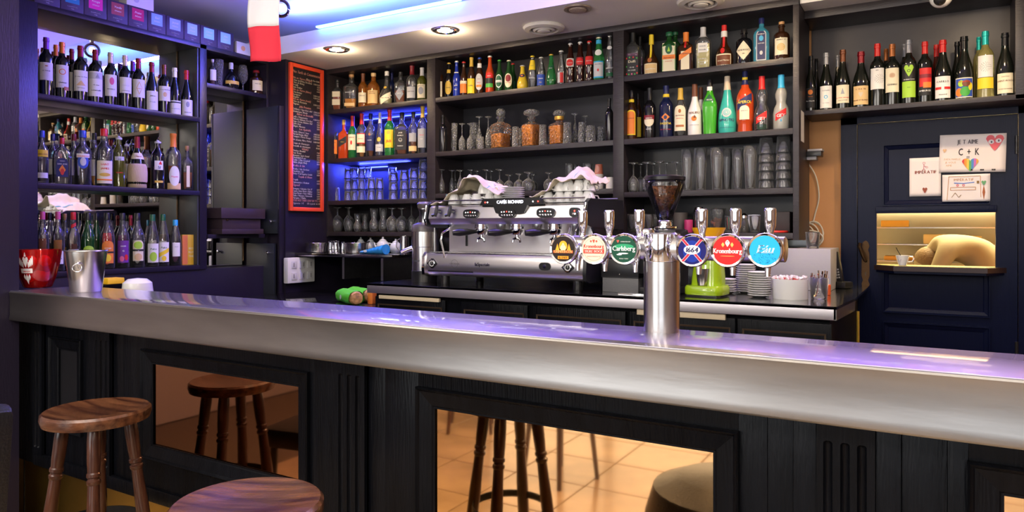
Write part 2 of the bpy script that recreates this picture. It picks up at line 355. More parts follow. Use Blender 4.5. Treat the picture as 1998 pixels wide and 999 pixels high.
def bottle(loc, rz, Rb, H, kind, glass, liquid, cap, marks, label, group, name='bottle'):
    """marks: ('p',shape,z0,z1,w,colour) patches or ('t',text,z,size,colour[,shear]) or ('ring',z,r0,r1,colour); z as a share of H, w as a share of R"""
    t = thing(name, label, 'bottle', loc, rz, group)
    hollow = glass in ('clear', 'frost')
    ztop = {'foil': .99, 'crown': .98, 'screw': .95, 'cork': .95, 'pourer': .9, 'wax': .97, 'none': .999}.get(cap[0], .97)
    body = body_mesh(kind, Rb, H, 0, 0, ztop)
    if hollow:
        inner = body_mesh(kind, Rb-.0028, H-.006, 0, 0.02, ztop-.01); 
        body.add([(x, y, z+.004) for x, y, z in inner.v], [q[::-1] for q in inner.f])
        ob = MB_raw('glass_body', body, glm(glass), t)
    else: ob = obj('glass_body', body, glm(glass), t)
    if liquid:
        lv, lk = liquid; obj('liquid', body_mesh(kind, Rb-.0034, H-.006, 0, .021, lv), lqm(lk), t).location.z = .004
    kc, cc = cap
    cm = paint(C[cc], .28 if kc in ('foil', 'screw') else .4, .35 if kc in ('foil', 'crown') and cc not in ('red',) else 0)
    rt = rad(kind, .97)*Rb; m2 = MB()
    if kc == 'foil':
        z0 = .80 if kind in ('bord', 'burg') else .78
        m2 = body_mesh(kind, Rb, H, .0007, z0, 1.0, 20)
    elif kc == 'crown': m2.lathe([(rt*1.12, .955*H), (rt*1.16, .96*H), (rt*1.1, .985*H), (rt*.8, 1.0*H)], 18)
    elif kc == 'screw':
        m2 = MB(); z0 = .87; r_ = max(rad(kind, .9), rad(kind, .97))*Rb+.0012; m2.lathe([(r_, z0*H), (r_, .985*H), (r_*.9, H)], 18)
    elif kc == 'band': m2 = body_mesh(kind, Rb, H, .0012, .76, 1.0, 20)
    elif kc == 'cork': m2.lathe([(rt*.85, .88*H), (rt*1.0, .93*H), (rt*1.05, .935*H), (rt*1.05, .995*H), (rt*.95, H)], 18)
    elif kc == 'knob': m2.lathe([(rt*1.35, .90*H), (rt*1.45, .91*H), (rt*1.45, .98*H), (rt*1.3, H)], 18)
    elif kc == 'pourer':
        m2.lathe([(rt*1.1, .86*H), (rt*1.2, .865*H), (rt*1.2, .895*H), (rt*.5, .91*H), (rt*.35, .93*H)], 16)
        obj('pourer_spout', MB().tube([(0, 0, .92*H), (rt*.1, 0, .96*H), (rt*.6, 0, H*1.0)], [rt*.42, rt*.36, rt*.25], 8), CHROME, t)
    if kc != 'none': obj('cap' if kc not in ('foil', 'cork') else {'foil': 'foil_capsule', 'cork': 'cork_stopper'}[kc], m2, cm, t)
    off = .0012; lastp = None; groups = {}
    for mk in marks:
        off += .0004
        f = surf(kind, Rb, H, off)
        if mk[0] == 'p':
            _, sh, z0, z1, wd, c_ = mk; m3 = MB(); patch(m3, f, -wd*Rb, wd*Rb, z0*H, z1*H, sh)
            o = obj('label', m3, paint(C[c_], .55), t if lastp is None else lastp); 
            if lastp is None: lastp = o
            else: o.name = 'label_band'
        elif mk[0] == 'po':
            _, sh, x, z0, z1, wd, c_ = mk; m3 = MB(); patch(m3, f, (x-wd)*Rb, (x+wd)*Rb, z0*H, z1*H, sh); obj('label_emblem', m3, paint(C[c_], .5), lastp or t)
        elif mk[0] == 'ring':
            _, z, r0, r1, c_ = mk[:5]; m3 = MB(); nd = mk[5] if len(mk) > 5 else 0; x = mk[6] if len(mk) > 6 else 0
            if not nd: ring(m3, f, x*Rb, z*H, r0*Rb, r1*Rb)
            else:
                for q in range(nd):
                    rr = r0+(r1-r0)*q/(nd-1) if nd > 1 else r0
                    k_ = max(5, int(rr*26))
                    for i in range(k_):
                        a = 2*math.pi*i/k_; patch(m3, f, x*Rb+rr*Rb*math.cos(a)-.035*Rb, x*Rb+rr*Rb*math.cos(a)+.035*Rb, z*H+rr*Rb*math.sin(a)-.02*Rb, z*H+rr*Rb*math.sin(a)+.02*Rb, 'r', 1)
            obj('label_emblem', m3, paint(C[c_], .5), lastp or t, smooth=False)
        elif mk[0] == 't':
            _, s_, z, size, c_ = mk[:5]; sh = mk[5] if len(mk) > 5 else 0; mw = mk[6] if len(mk) > 6 else 1.7
            groups.setdefault(c_, []).append((s_, z, size, sh, mw, f))
    for c_, L in groups.items():
        m3 = MB()
        for s_, z, size, sh, mw, f in L: text(m3, s_, f, 0, z*H, size*Rb, 'c', mw*Rb, sh, .02)
        obj('lettering', m3, paint(C[c_], .5), lastp or t, smooth=False)
    return t
def MB_raw(name, mb, m, parent, **k):
    me = bpy.data.meshes.new(name); me.from_pydata(mb.v, [], mb.f); me.update(); me.materials.append(m)
    for p in me.polygons: p.use_smooth = True
    o = bpy.data.objects.new(name, me); COL.objects.link(o); o.parent = parent; return o

# ================================================================== ROOM
BW = 4.38            # back wall plane
YS, YR = 3.93, 4.10  # fronts of the back shelving and of the shelf over the door
XL, XM = -4.10, -4.312  # front of the left shelving, its mirror
struct('wall_back', MB().box(-4.6, -.40, BW, BW+.1, 0, 2.85).box(.37, 3.4, BW, BW+.1, 0, 2.85).box(-.40, .37, BW, BW+.1, 1.97, 2.85), ORANGEW)
struct('wall_left', MB().box(-4.7, -4.6, -3.4, BW, 0, 2.85), mat('taupe_wall', (.34, .28, .26), .7))
struct('wall_right', MB().box(3.3, 3.4, -3.4, BW, 0, 2.85), mat('cream_wall', (.27, .18, .12), .7))
cw = mat('cream_wall', (.27, .18, .12), .7)
struct('wall_front', MB().box(-4.6, -4.1, -3.2, -3.1, 0, 2.85).box(-1.2, -.5, -3.2, -3.1, 0, 2.85).box(2.35, 3.3, -3.2, -3.1, 0, 2.85).box(-4.6, 3.3, -3.2, -3.1, 2.5, 2.85).box(-4.6, 3.3, -3.2, -3.1, 0, .22), cw)
for i, (a, b) in enumerate([(-4.1, -1.2), (-.5, 2.35)]):
    m_ = MB()
    for x in (a, (a+b)/2, b): m_.box(x-.03, x+.03, -3.19, -3.12, .22, 2.5)
    m_.box(a, b, -3.19, -3.12, .22, .28).box(a, b, -3.19, -3.12, 2.44, 2.5).box(a, b, -3.19, -3.12, 1.9, 1.95)
    struct('window_%d' % (i+1), m_, BLACK)
fl = struct('floor', MB().box(-4.7, 3.4, -3.4, 6.6, -.06, -.012), mat('dark_tile_joint', (.14, .10, .07), .8))
tile_me = None
TILEM = mat('cream_travertine_tile', (.62, .44, .26), .22, bump=.05, bscale=8, var=.35, vscale=3, coat=.2)
TS = .42
for i in range(-8, 7):
    for j in range(-7, 4):
        x, y = i*TS+.1, j*TS+.12
        if tile_me is None:
            o = obj('floor_tile', MB().box(.004, TS-.004, .004, TS-.004, -.012, 0, .002), TILEM, fl, smooth=False); tile_me = o.data
        else:
            o = bpy.data.objects.new('floor_tile', tile_me); COL.objects.link(o); o.parent = fl
        o.location = (x, y, rng.uniform(-.0006, .0006))
# ceilings
struct('ceiling', MB().box(-4.7, 3.4, -3.4, 3.42, 2.80, 2.86), CEILW)
struct('trim_1', MB().box(-4.7, 3.4, 3.42, BW, 2.54, 2.60).box(-4.7, 3.4, 3.42, 3.46, 2.60, 2.66).box(-4.7, 3.4, 3.42, BW, 2.80, 2.86), CEIL)
struct('trim_2', MB().box(-.60, 3.3, 3.95, BW, 2.512, 2.54), CEIL)
led = tag(obj('led_strip', MB().box(-3.48, -2.35, 3.385, 3.415, 2.662, 2.672), mat('blue_led', (.1, .3, 1), .5, emit=(.08, .35, 1), estr=14)), 'glowing blue LED strip along the upper edge of the white ceiling beam', 'light')

# ------------------------------------------------------------------ ceiling fixtures
def downlight(x, y, lit, label, shared='downlight'):
    t = thing(shared, label, 'light', (x, y, 2.54))
    obj('lamp_ring', MB().lathe([(.075, -.001), (.075, -.008), (.058, -.010), (.05, -.004), (.05, -.001)], 28), CHROME if lit else mat('nickel_ring', (.4, .33, .28), .35, .8), t)
    if lit:
        obj('lamp_lens', MB().lathe([(.048, -.002), (.03, -.006), (.0001, -.007)], 24), mat('warm_lamp', (1, .9, .7), .4, emit=(1, .72, .38), estr=38), t)
        light('spot_light', 'POINT', (x, y, 2.50), 3.5, (1, .74, .46), size=.03)
        light('spot_light', 'SPOT', (x, y, 2.525), 34, (1, .74, .46), (0, 0, 0), .04, cone=R(150))
    else:
        obj('lamp_lens', MB().lathe([(.05, -.003), (.045, -.014), (.02, -.02), (.0001, -.02)], 24), mat('ribbed_lens', (.35, .28, .24), .4, bump=.8, bscale=120), t)
downlight(-3.417, 3.51, True, 'lit recessed spotlight in the beam above the menu board end')
downlight(-2.526, 3.50, True, 'lit recessed spotlight in the beam above the beer bottles')
downlight(-1.662, 3.52, False, 'unlit ribbed recessed lamp beside the round white air vent')
downlight(-.75, 3.45, True, 'lit recessed spotlight above the taps, just beyond the top edge')
downlight(.2, 3.5, True, 'lit recessed spotlight in front of the shelf over the door')
def vent(x, y, label):
    t = thing('ceiling_vent', label, 'vent', (x, y, 2.54))
    wm = mat('white_vent_plastic', (.72, .70, .66), .4)
    obj('vent_rim', MB().lathe([(.118, 0), (.124, -.006), (.115, -.018), (.085, -.024), (.078, -.012), (.078, 0)], 36), wm, t)
    obj('vent_cone', MB().lathe([(.066, -.010), (.066, -.022), (.052, -.028), (.050, -.014)], 30, closed=True), wm, t)
    obj('vent_cone', MB().lathe([(.038, -.016), (.038, -.030), (.022, -.034), (.0001, -.034)], 24), wm, t)
    obj('vent_throat', MB().lathe([(.078, -.002), (.078, -.0035)], 24), paint((.25, .24, .22)), t)
vent(-1.985, 3.74, 'round white ceiling air vent above the cola bottles')
vent(-1.05, 3.72, 'round white ceiling air vent cut by the top edge of the photo')
t = thing('dome_camera', 'white dome security camera hanging over the wine shelf', 'camera', (X_at(1836, 3.85), 3.85, 2.54))
obj('camera_mount', MB().cyl((0, 0, -.10), .03, .10), WHITEC, t)
obj('camera_shell', MB().sphere((0, 0, -.125), .048, 24, 1.0), WHITEC, t)
obj('camera_lens', MB().sphere((-.004, -.028, -.142), .027, 20), BLKPL, t)
# unseen globes added over the customers' side to fill shelves and soffit
for k, (x, y) in enumerate(((-2.3, -.1), (-.7, -.5), (1.0, -.3))):
    t = thing('fill_globe', 'added unseen fill globe on the customers side, %s one' % ('left', 'middle', 'right')[k], 'lamp', (x, y, 2.80), 0, 'added fill globes')
    obj('cord', MB().cyl((0, 0, -.5), .004, .5, 8), BLKPL, t); obj('globe', MB().sphere((0, 0, -.6), .10, 20), mat('fill_globe_glow', (1, .95, .88), .4, emit=(1, .86, .7), estr=6), t)
    light('fill_globe_light', 'POINT', (x, y, 2.02), 48, (1, .88, .74), size=.12)
# pendant bulb
t = thing('pendant_bulb', 'clear round glass bulb lamp on the white ceiling behind the flag', 'lamp', (-3.325, 2.957, 2.80))
obj('socket', MB().lathe([(.035, 0), (.035, -.02), (.018, -.03), (.018, -.09), (.015, -.095)], 20), CHROME, t)
MB_raw('bulb_glass', MB().sphere((0, 0, -.15), .055, 24), GLASS2, t)
obj('filament', MB().sphere((0, 0, -.145), .02, 12), mat('glowing_filament', (1, .6, .4), .5, emit=(1, .35, .3), estr=12), t)
# flag
def flag():
    t = thing('tricolour_flag', 'blue white and red flag hanging from the ceiling over the bar', 'flag', (-2.745, 2.33, 2.641), R(8))
    cols = [('blue_band', (.02, .04, .35), .0, .33), ('white_band', (.8, .78, .8), .33, .66), ('red_band', (.72, .03, .06), .66, 1)]
    Hh, W = .485, .19
    for nm, c, a, b in cols:
        mb = MB(); vs = []; n, m_ = 14, 8
        for j in range(m_+1):
            q = a+(b-a)*j/m_
            for i in range(n+1):
                s = i/n; x = (s-.5)*W+.012*q; y = .012*math.sin(s*7+q*3)*q+.01*math.sin(q*8)
                z = -.02-q*Hh+.015*q*(1-s)-.012*q*(s)*0
                vs.append((x, y, z))
        for k in (0, 1):
            pass
        mb.add(vs, [(j*(n+1)+i, j*(n+1)+i+1, (j+1)*(n+1)+i+1, (j+1)*(n+1)+i) for j in range(m_) for i in range(n)])
        o = obj(nm, mb, paint(c, .8), t)
        md = o.modifiers.new('thick', 'SOLIDIFY'); md.thickness = .0012
    obj('flag_rod', MB().tube([(-.1, 0, -.018), (.11, 0, -.018)], .004), paint((.6, .5, .3)), t)
    obj('string', MB().tube([(0, 0, .159), (0, 0, -.018)], .0012, 6), paint((.7, .7, .7)), t)
flag()

# ================================================================== LEFT SHELVING (runs along Y)
Y0L, Y1L, Y2L, Y3L = 2.004, 2.978, 3.03, 3.516
t = thing('left_shelf_unit', 'black mirrored shelving unit on the left holding wines, spirits and syrups', 'shelves')
XB = -4.60
BLKU = mat('black_violet_lacquer', (.014, .011, .022), .32, bump=.1, bscale=50, stretch=(4, 4, .5), spec=.4)
obj('upright', MB().box(XB, XL, 1.50, Y0L, 0, 2.55, .003), BLKU, t)
obj('upright', MB().box(XB, XL, Y1L, Y2L, 1.085, 2.55, .003), BLKU, t)
obj('upright', MB().box(XB, XL+.002, Y3L, Y3L+.02, 1.0, 2.55, .002), BLKU, t)
obj('header', MB().box(XB, XL, Y0L, Y3L, 2.52, 2.55, .002), BLKU, t)
for z in (2.07, 1.594, 1.115): obj('shelf', MB().box(XM, XL, Y0L, Y1L, z-.03, z, .002), BLKU, t)
obj('shelf', MB().box(XM, XL, Y2L, Y3L-.0, 2.274, 2.304, .002), BLKU, t)
obj('shelf', MB().box(XM, XL+.01, Y2L, Y3L-.022, 1.285, 1.312, .002), BLKU, t)
obj('mirror', MB().box(XM-.01, XM, Y0L, Y1L, 1.115, 2.52), MIRROR, t, smooth=False)
obj('mirror', MB().box(XM-.01, XM, Y2L, Y3L-.022, 1.09, 2.274), MIRROR, t, smooth=False)
obj('back_board', MB().box(XM-.02, XM, Y2L, Y3L, 2.304, 2.52), BLKU, t)
obj('side_panel', MB().box(XM, XL-.01, Y1L-.012, Y1L, 1.115, 2.52, .001), mat('grey_side_panel', (.05, .055, .06), .3), t)
obj('mirror_trim', MB().box(XM, XM+.006, Y1L-.018, Y1L-.012, 1.115, 2.52), BRASS, t)
obj('mirror_trim', MB().box(XM, XM+.006, Y3L-.03, Y3L-.024, 1.115, 2.28), BRASS, t)
obj('lower_panel', MB().box(XB, XL-.01, 1.5, Y3L, 0, 1.085, .002), BLKU, t)
# column with menu board, and the cupboard doors between it and the mirror
XC = -3.93
struct('wall_column', MB().box(-4.6, XC, Y3L+.02, BW, 0, 2.54), BLKU)
t = thing('corner_cupboard', 'dark corner cupboard with two knobbed doors beside the menu column', 'cupboard')
GREYD = mat('grey_black_door', (.026, .03, .037), .38)
for z0, z1, zk, xa, xb in ((1.315, 2.21, 1.40, -4.29, -3.965), (.80, 1.245, 1.18, -4.29, -4.0)):
    d = obj('door', MB().box(xa, xb, Y3L-.02, Y3L-.001, z0, z1, .003), GREYD, t)
    obj('knob', MB().lathe([(.006, 0), (.006, -.012), (.012, -.016), (.012, -.024), (.006, -.028)], 16, (xb-.045, Y3L-.02, zk), axis='y'), CHROME, d)
obj('cupboard_side', MB().box(-3.962, -3.945, Y3L-.02, Y3L+.02, .8, 2.21, .002), BLKU, t)
# menu board
def menu():
    Ya, Yb = 3.56, 3.885; z0, z1 = 1.475, 2.525
    t = thing('menu_board', 'tall red-framed blackboard price list on the dark column', 'menu board', (XC, 0, 0))
    RED = mat('orange_red_frame', (.75, .07, .025), .3, coat=.3)
    fw = .028
    obj('frame_rail', MB().box(.0, .022, Ya, Ya+fw, z0, z1, .005), RED, t); obj('frame_rail', MB().box(.0, .022, Yb-fw, Yb, z0, z1, .005), RED, t)
    obj('frame_rail', MB().box(.0, .022, Ya+fw, Yb-fw, z0, z0+fw, .005), RED, t); obj('frame_rail', MB().box(.0, .022, Ya+fw, Yb-fw, z1-fw, z1, .005), RED, t)
    sl = obj('slate', MB().box(.0, .008, Ya+fw, Yb-fw, z0+fw, z1-fw), mat('menu_slate', (.012, .009, .012), .5), t, smooth=False)
    WH, PK = MB(), MB()
    f = lambda x, z: (.0092, Ya+fw+x, z)
    W = Yb-Ya-2*fw
    L = [('p', 'Nos Tarifs de Consommation', .015), ('w', 'Place de Bon Belle', .05, 'r'), ('p', 'Vin en Verre (rouge)', .058), ('w', 'Côtes du Rhône, Bordeaux', .075, 'l', '3.00/4.50'),
         ('w', 'Côte de Bourg', .092, 'l', '3.50'), ('w', 'Brouilly', .109, 'l', '4.50'), ('w', 'Saint Emilion', .126, 'l', '6.40'), ('p', 'Vin en Verre (blanc)', .145),
         ('w', 'Chardonnay', .162, 'l', '3.00/4.20'), ('w', 'Sauvignon', .179, 'l', '4.00/4.50'), ('w', 'Viognier', .196, 'l', '5.00'), ('p', 'Vin en Verre (rosé)', .213),
         ('w', 'Côte de Provence', .23, 'l', '3.00/4.20'), ('w', 'Magnum', .247, 'l', '5.00'), ('pc', 'Jolie Pression', .264), ('w', 'Carlsberg / Tigre Bock, 1664', .285, 'l', '3.50/6.20'),
         ('w', 'Grimbergen, Blonde', .303, 'l', '3.70/6.50'), ('pc', 'Bières en Bouteille', .322), ('w', 'Leffe / Desperados', .342, 'l', '4.00/4.50'), ('w', 'Pelforth, Guinness, Kro Red', .359, 'l', '4.50'),
         ('w', 'Despe, Corona, Heineken / Bud', .376, 'l', '5.00'), ('w', 'Cidre brut', .393, 'l', '4.50'), ('w', 'Ginger, Manzana', .41, 'l', '5.00'), ('pc', 'Les Apéritifs', .43),
         ('w', 'Pastis / Ricard / Suze', .452, 'l', '3.00/3.50'), ('w', 'Martini Rouge, Blanc', .469, 'l', '3.50/4.00'), ('w', 'Campari / Porto Rouge', .486, 'l', '3.50/4.20'), ('w', 'Kir (Cassis, Mûre, Pêche)', .51, 'l', '3.00/4.80'),
         ('w', 'Coupe de Champagne', .535, 'l', '7.00'), ('w', 'Bouteille de champagne', .555, 'l', '49.00'), ('pc', 'Whisky', .575), ('w', 'Monkey Shoulder', .59, 'l', '7.00'), ('w', 'Four Roses', .607, 'l', '6.00'),
         ('w', 'Jameson / Jack Daniel', .624, 'l', '6.50'), ('w', 'Glenfiddich 12 ans', .641, 'l', '7.00'), ('w', 'Paddy / Clan Campbell', .658, 'l', '6.00'), ('w', 'Nikka (Single Malt)', .675, 'l', '8.00'),
         ('p', 'Vodka & Gin', .70), ('w', 'Vodka / Gin Gordons', .724, 'l', '6.50'), ('w', 'Hendricks, Gin', .741, 'l', '7.50'), ('w', 'Monkey 47 Gin/Tanguéray Canadian', .758, 'l', '8.00'), ('pc', 'Tequila & Rhum', .78),
         ('w', 'Tequila', .802, 'l', '6.00'), ('w', 'Diplomatico / Kraken', .822, 'l', '8.00'), ('p', 'Digestif', .843), ('w', 'Armagnac / Calvados / Get 27', .868, 'l', '6.00'),
         ('w', 'Cognac, Rémy Martin / Baileys', .885, 'l', '7.00'), ('w', 'Grand Marnier / Poire Williams', .902, 'l', '7.00'), ('w', 'Malibu / Manzana / Limoncello', .919, 'l', '6.00'), ('w', 'Marquise / Malibu', .936, 'l', '6.00'),
         ('p', 'TOUS NOS TARIFS SONT EN TTC / €', .955), ('w', 'Cigarette  1 €     CB à partir de 8€', .975)]
    Hh = z1-z0-2*fw
    for l in L:
        c, s, q = l[:3]; z = z1-fw-.012-q*(Hh-.02); al = l[3] if len(l) > 3 and l[3] in 'lr' else 'l'
        big = .028 if q < .02 else (.021 if c[0] == 'p' else .0175)
        mb = PK if c[0] == 'p' else WH
        if c == 'pc': text(mb, s, f, W*.45, z-.010, big, 'c', W*.8, .25, .02)
        elif al == 'r': text(mb, s, f, W-.008, z-.010, big, 'r', W*.7, .25, .02)
        else: text(mb, s, f, .006, z-.010, big, 'l', W*.98 if len(l) < 5 else W*.68, .25, .02)
        if len(l) > 4: text(mb, l[4], f, W-.006, z-.010, .0165, 'r', W*.27, .1, .02)
    obj('lettering', WH, paint((.80, .72, .55)), sl, smooth=False)['kind'] = 'stuff'; obj('lettering', PK, paint((.85, .38, .30)), sl, smooth=False)['kind'] = 'stuff'
menu()
# socket block on the column
t = thing('socket_block', 'white six-gang switch and socket block on the dark column', 'switch block', (XC, 3.645, 1.055))
SW = mat('white_switch_plastic', (.66, .66, .66), .35)
obj('housing', MB().box(0, .045, -.128, .125, -.09, .09, .008), SW, t)
for i in range(3):
    for j in range(2):
        y, z = -.072+i*.072, -.04+j*.08
        p = obj('rocker', MB().box(.045, .050, y-.024, y+.024, z-.026, z+.026, .003), paint((.58, .58, .60), .3), t)
        obj('rocker_gap', MB().box(.050, .0508, y+.008-.016*(i == 0), y+.013-.016*(i == 0), z-.015, z+.015), paint((.05, .05, .05)), p, smooth=False)

# ================================================================== BACK SHELVING
t = thing('back_shelf_unit', 'dark wooden back bar shelving in three bays against the wall', 'shelves')
X1, X2, X3, X4 = -3.914, -2.99, -2.92, -1.627; X5, X6, X7 = -1.56, -.631, -.601
YB = 4.27
obj('upright', MB().box(XC, X1, YS, YB, 1.29, 2.54, .002), SHELFM, t)
obj('upright', MB().box(X2, X3, YS, YB, 1.29, 2.54, .002), SHELFM, t)
obj('upright', MB().box(X4, X5, YS, YB, 1.29, 2.54, .002), SHELFM, t)
obj('upright', MB().box(X6, X7, YS, YB, 1.29, 2.54, .002), SHELFM, t)
obj('header', MB().box(XC, X7, YS-.003, YB, 2.505, 2.54, .002), SHELFM, t)
obj('back_board', MB().box(XC, X7, YB, YB+.012, 1.29, 2.54), SHELFB, t)
for a, b, zs in ((X1, X2, (2.237, 1.87, 1.557, 1.327)), (X3, X4, (2.237, 1.87, 1.586)), (X5, X6, (2.237, 1.87, 1.562, 1.327))):
    for z in zs: obj('shelf', MB().box(a, b, YS+.002, YB, z-.031, z, .002), SHELFM, t)
lab(obj('shelf_light', MB().box(X1+.03, X1+.30, YB-.03, YB-.01, 1.822, 1.83), mat('blue_shelf_led', (.05, .05, 1), .5, emit=(.04, .06, 1), estr=9), t), 'thin blue LED strip at the back under a shelf')
lab(obj('shelf_light', MB().box(X1+.05, X2-.05, YB-.03, YB-.01, 2.197, 2.202), MATS['blue_shelf_led'], t), 'thin blue LED strip at the back under a shelf')
light('shelf_led_glow', 'AREA', (-3.62, YB-.05, 1.815), 16, (.05, .07, 1), (R(-20), 0, 0), .5, .03)
light('shelf_led_glow', 'AREA', (-3.45, YB-.05, 2.185), 4, (.05, .07, 1), (R(-20), 0, 0), .8, .03)
# shelf above the door
t = thing('wine_shelf', 'dark wide wine shelf mounted above the kitchen door', 'shelf')
XR = .326
obj('upright', MB().box(XR, XR+.05, YR, BW, 1.957, 2.512, .002), SHELFM, t)
obj('shelf', MB().box(X7, XR+.05, YR, BW, 1.955, 1.98, .002), SHELFM, t)
obj('header', MB().box(X7, XR+.05, YR, BW, 2.47, 2.512, .002), SHELFM, t)
obj('back_board', MB().box(X7, XR, BW-.012, BW-.001, 1.98, 2.47), mat('speckled_back_board', (.05, .042, .045), .35, bump=.04, bscale=20, var=.15, vscale=4), t)

# ================================================================== DOOR with serving hatch, kitchen behind
DY = 4.33
DX0, DX1, DZ1 = -.361, .353, 1.916
HX0, HX1, HZ0, HZ1 = -.27, .264, 1.155, 1.432
DB = mat('blue_black_gloss_paint', (.003, .005, .022), .3, bump=.12, bscale=50, stretch=(5, 5, .4), spec=.13)
d = struct('door_1', MB().box(DX0, HX0, DY, DY+.045, 0, DZ1).box(HX1, DX1, DY, DY+.045, 0, DZ1).box(HX0, HX1, DY, DY+.045, 0, HZ0).box(HX0, HX1, DY, DY+.045, HZ1, DZ1), DB)
def moulding(x0, x1, z0, z1, y, parent, m, wd=.035, h=.014, name='panel_moulding', prof=None, sides='tblr'):
    """mitred moulding rails round a rectangle on a face looking towards -Y; prof = [(share of width from outside, height)]"""
    prof = prof or [(0, 0), (.02, h), (.2, h), (.3, h*.55), (.75, h*.2), (1, -.004)]
    for s in sides:
        vs = []
        for q, hh in prof:
            i = q*wd
            if s == 't': a, b = (x0+i, z1-i), (x1-i, z1-i)
            elif s == 'b': a, b = (x0+i, z0+i), (x1-i, z0+i)
            elif s == 'l': a, b = (x0+i, z0+i), (x0+i, z1-i)
            else: a, b = (x1-i, z0+i), (x1-i, z1-i)
            vs += [(a[0], y-hh, a[1]), (b[0], y-hh, b[1])]
        k = len(prof); a0, b0, aw, bw = vs[0], vs[1], vs[-2], vs[-1]
        vs += [(a0[0], y+.002, a0[2]), (b0[0], y+.002, b0[2]), (aw[0], y+.002, aw[2]), (bw[0], y+.002, bw[2])]
        n = 2*k
        fs = [(2*i, 2*i+1, 2*i+3, 2*i+2) for i in range(k-1)]+[(0, 1, n+1, n), (n-2, n-1, n+3, n+2), (n, n+1, n+3, n+2)]
        fs += [tuple([n]+[2*i for i in range(k)]+[n+2]), tuple([n+1]+[2*i+1 for i in range(k)]+[n+3])]
        obj(name, MB().add(vs, fs), m, parent, smooth=False)
moulding(-.241, .241, 1.47, 1.80, DY, d, DB)
moulding(-.241, .241, .90, 1.135, DY, d, DB)
moulding(-.241, .241, .30, .855, DY, d, DB)
hd = obj('hatch_header', MB().box(HX0-.004, HX1+.004, DY-.022, DY+.05, HZ1, HZ1+.036, .003), DB, d)
# ledge
obj('hatch_ledge', MB().prism([(HX0-.012, DY+.05), (HX0-.012, DY), (HX0+.085, DY-.11), (HX1-.04, DY-.11), (HX1+.045, DY), (HX1+.045, DY+.05)], HZ0-.026, HZ0, 'z'), mat('ledge_wood', (.03, .017, .016), .25), d, smooth=False)
obj('hatch_ledge', MB().prism([(HX0-.002, DY+.05), (HX0-.002, DY), (HX0+.088, DY-.10), (HX1-.045, DY-.10), (HX1+.035, DY), (HX1+.035, DY+.05)], HZ0-.038, HZ0-.026, 'z'), DB, d, smooth=False)
obj('hatch_plate', MB().prism([(HX0, DY+.045), (HX0, DY), (HX0+.09, DY-.10), (HX1-.045, DY-.10), (HX1, DY), (HX1, DY+.045)], HZ0, HZ0+.002, 'z'), mat('brass_plate', (.65, .48, .16), .25, 1), d, smooth=False)
for z in (1.72, .70): obj('hinge', MB().cyl((DX1-.004, DY-.006, z), .007, .09, 12), BLKPL, d)
# handle
hp = X_at(1689, DY)
pl = obj('door_handle', MB().prism([(-.014, -.125), (-.02, -.105), (-.012, -.085), (-.02, -.06), (-.018, .06), (-.012, .08), (-.02, .1), (-.012, .122), (0, .13), (.012, .122), (.02, .1), (.012, .08), (.018, .06), (.02, -.06), (.012, -.085), (.02, -.105), (.014, -.125), (0, -.135)], -.007, 0), BRASS, d)
pl.location = (hp, DY, 1.155)
obj('lever', MB().tube([(0, -.005, .02), (0, -.04, .025), (-.01, -.045, .05), (-.028, -.045, .10), (-.022, -.045, .118)], [.009, .009, .010, .008, .009], 10), BRASS, pl)
obj('keyhole', MB().cyl((0, -.0085, -.045), .004, .002, 12, 'y').box(-.002, .002, -.0085, -.0065, -.06, -.045), BLKPL, pl)
f3 = MB()
for k, (o1, hh) in enumerate([(.0, .03), (.016, .022), (.03, .012)]):
    x0, x1, z1 = DX0-.085+o1*1.3, DX1+.085-o1*1.3, DZ1+.05-o1*.9
    f3.box(x0, DX0-.004, DY-hh+.03, BW, 0, z1).box(DX1+.004, x1, DY-hh+.03, BW, 0, z1).box(x0, x1, DY-hh+.03, BW, DZ1+.004, z1)
struct('trim_3', f3, DB)
# kitchen behind the hatch
KW = mat('kitchen_cream_wall', (.88, .84, .68), .6)
struct('wall_kitchen', MB().box(-1.3, 1.9, 6.2, 6.3, 0, 2.5).box(-1.4, -1.3, 4.5, 6.3, 0, 2.5).box(1.9, 2.0, 4.5, 6.3, 0, 2.5).box(-1.4, 2, 4.49, 6.3, 2.5, 2.55), KW)
light('kitchen_lamp', 'AREA', (.3, 5.75, 2.45), 130, (1, .80, .44), (0, 0, 0), 1.3)
t = thing('wire_rack', 'blurred steel rack of three shelves in the yellow kitchen behind the hatch', 'rack', (0, 6.0, 0))
for x in (-.42, .42):
    for y in (-.17, .17): obj('rack_post', MB().cyl((x, y, 0), .012, 1.6, 10), STEEL, t)
for z in (1.12, 1.24, 1.36, 1.5): obj('rack_shelf', MB().box(-.43, .43, -.18, .18, z-.008, z), STEEL, t)
for i, (x, z, w_, h_, c) in enumerate([(-.25, 1.36, .09, .05, (.8, .5, .1)), (.0, 1.24, .07, .07, (.85, .75, .45)), (.22, 1.24, .06, .06, (.8, .7, .4)), (-.2, 1.12, .12, .03, (.7, .4, .1)), (.2, 1.12, .1, .05, (.85, .8, .6))]):
    tag(obj('food_box', MB().box(x-w_, x+w_, 5.9, 6.05, z+.001, z+h_, .006), paint(c)), 'pale kitchen container %s on the rack behind the hatch' % ['at upper left', 'in the middle', 'right of the middle one', 'low at left, flat', 'low at right'][i], 'container', 'kitchen containers')
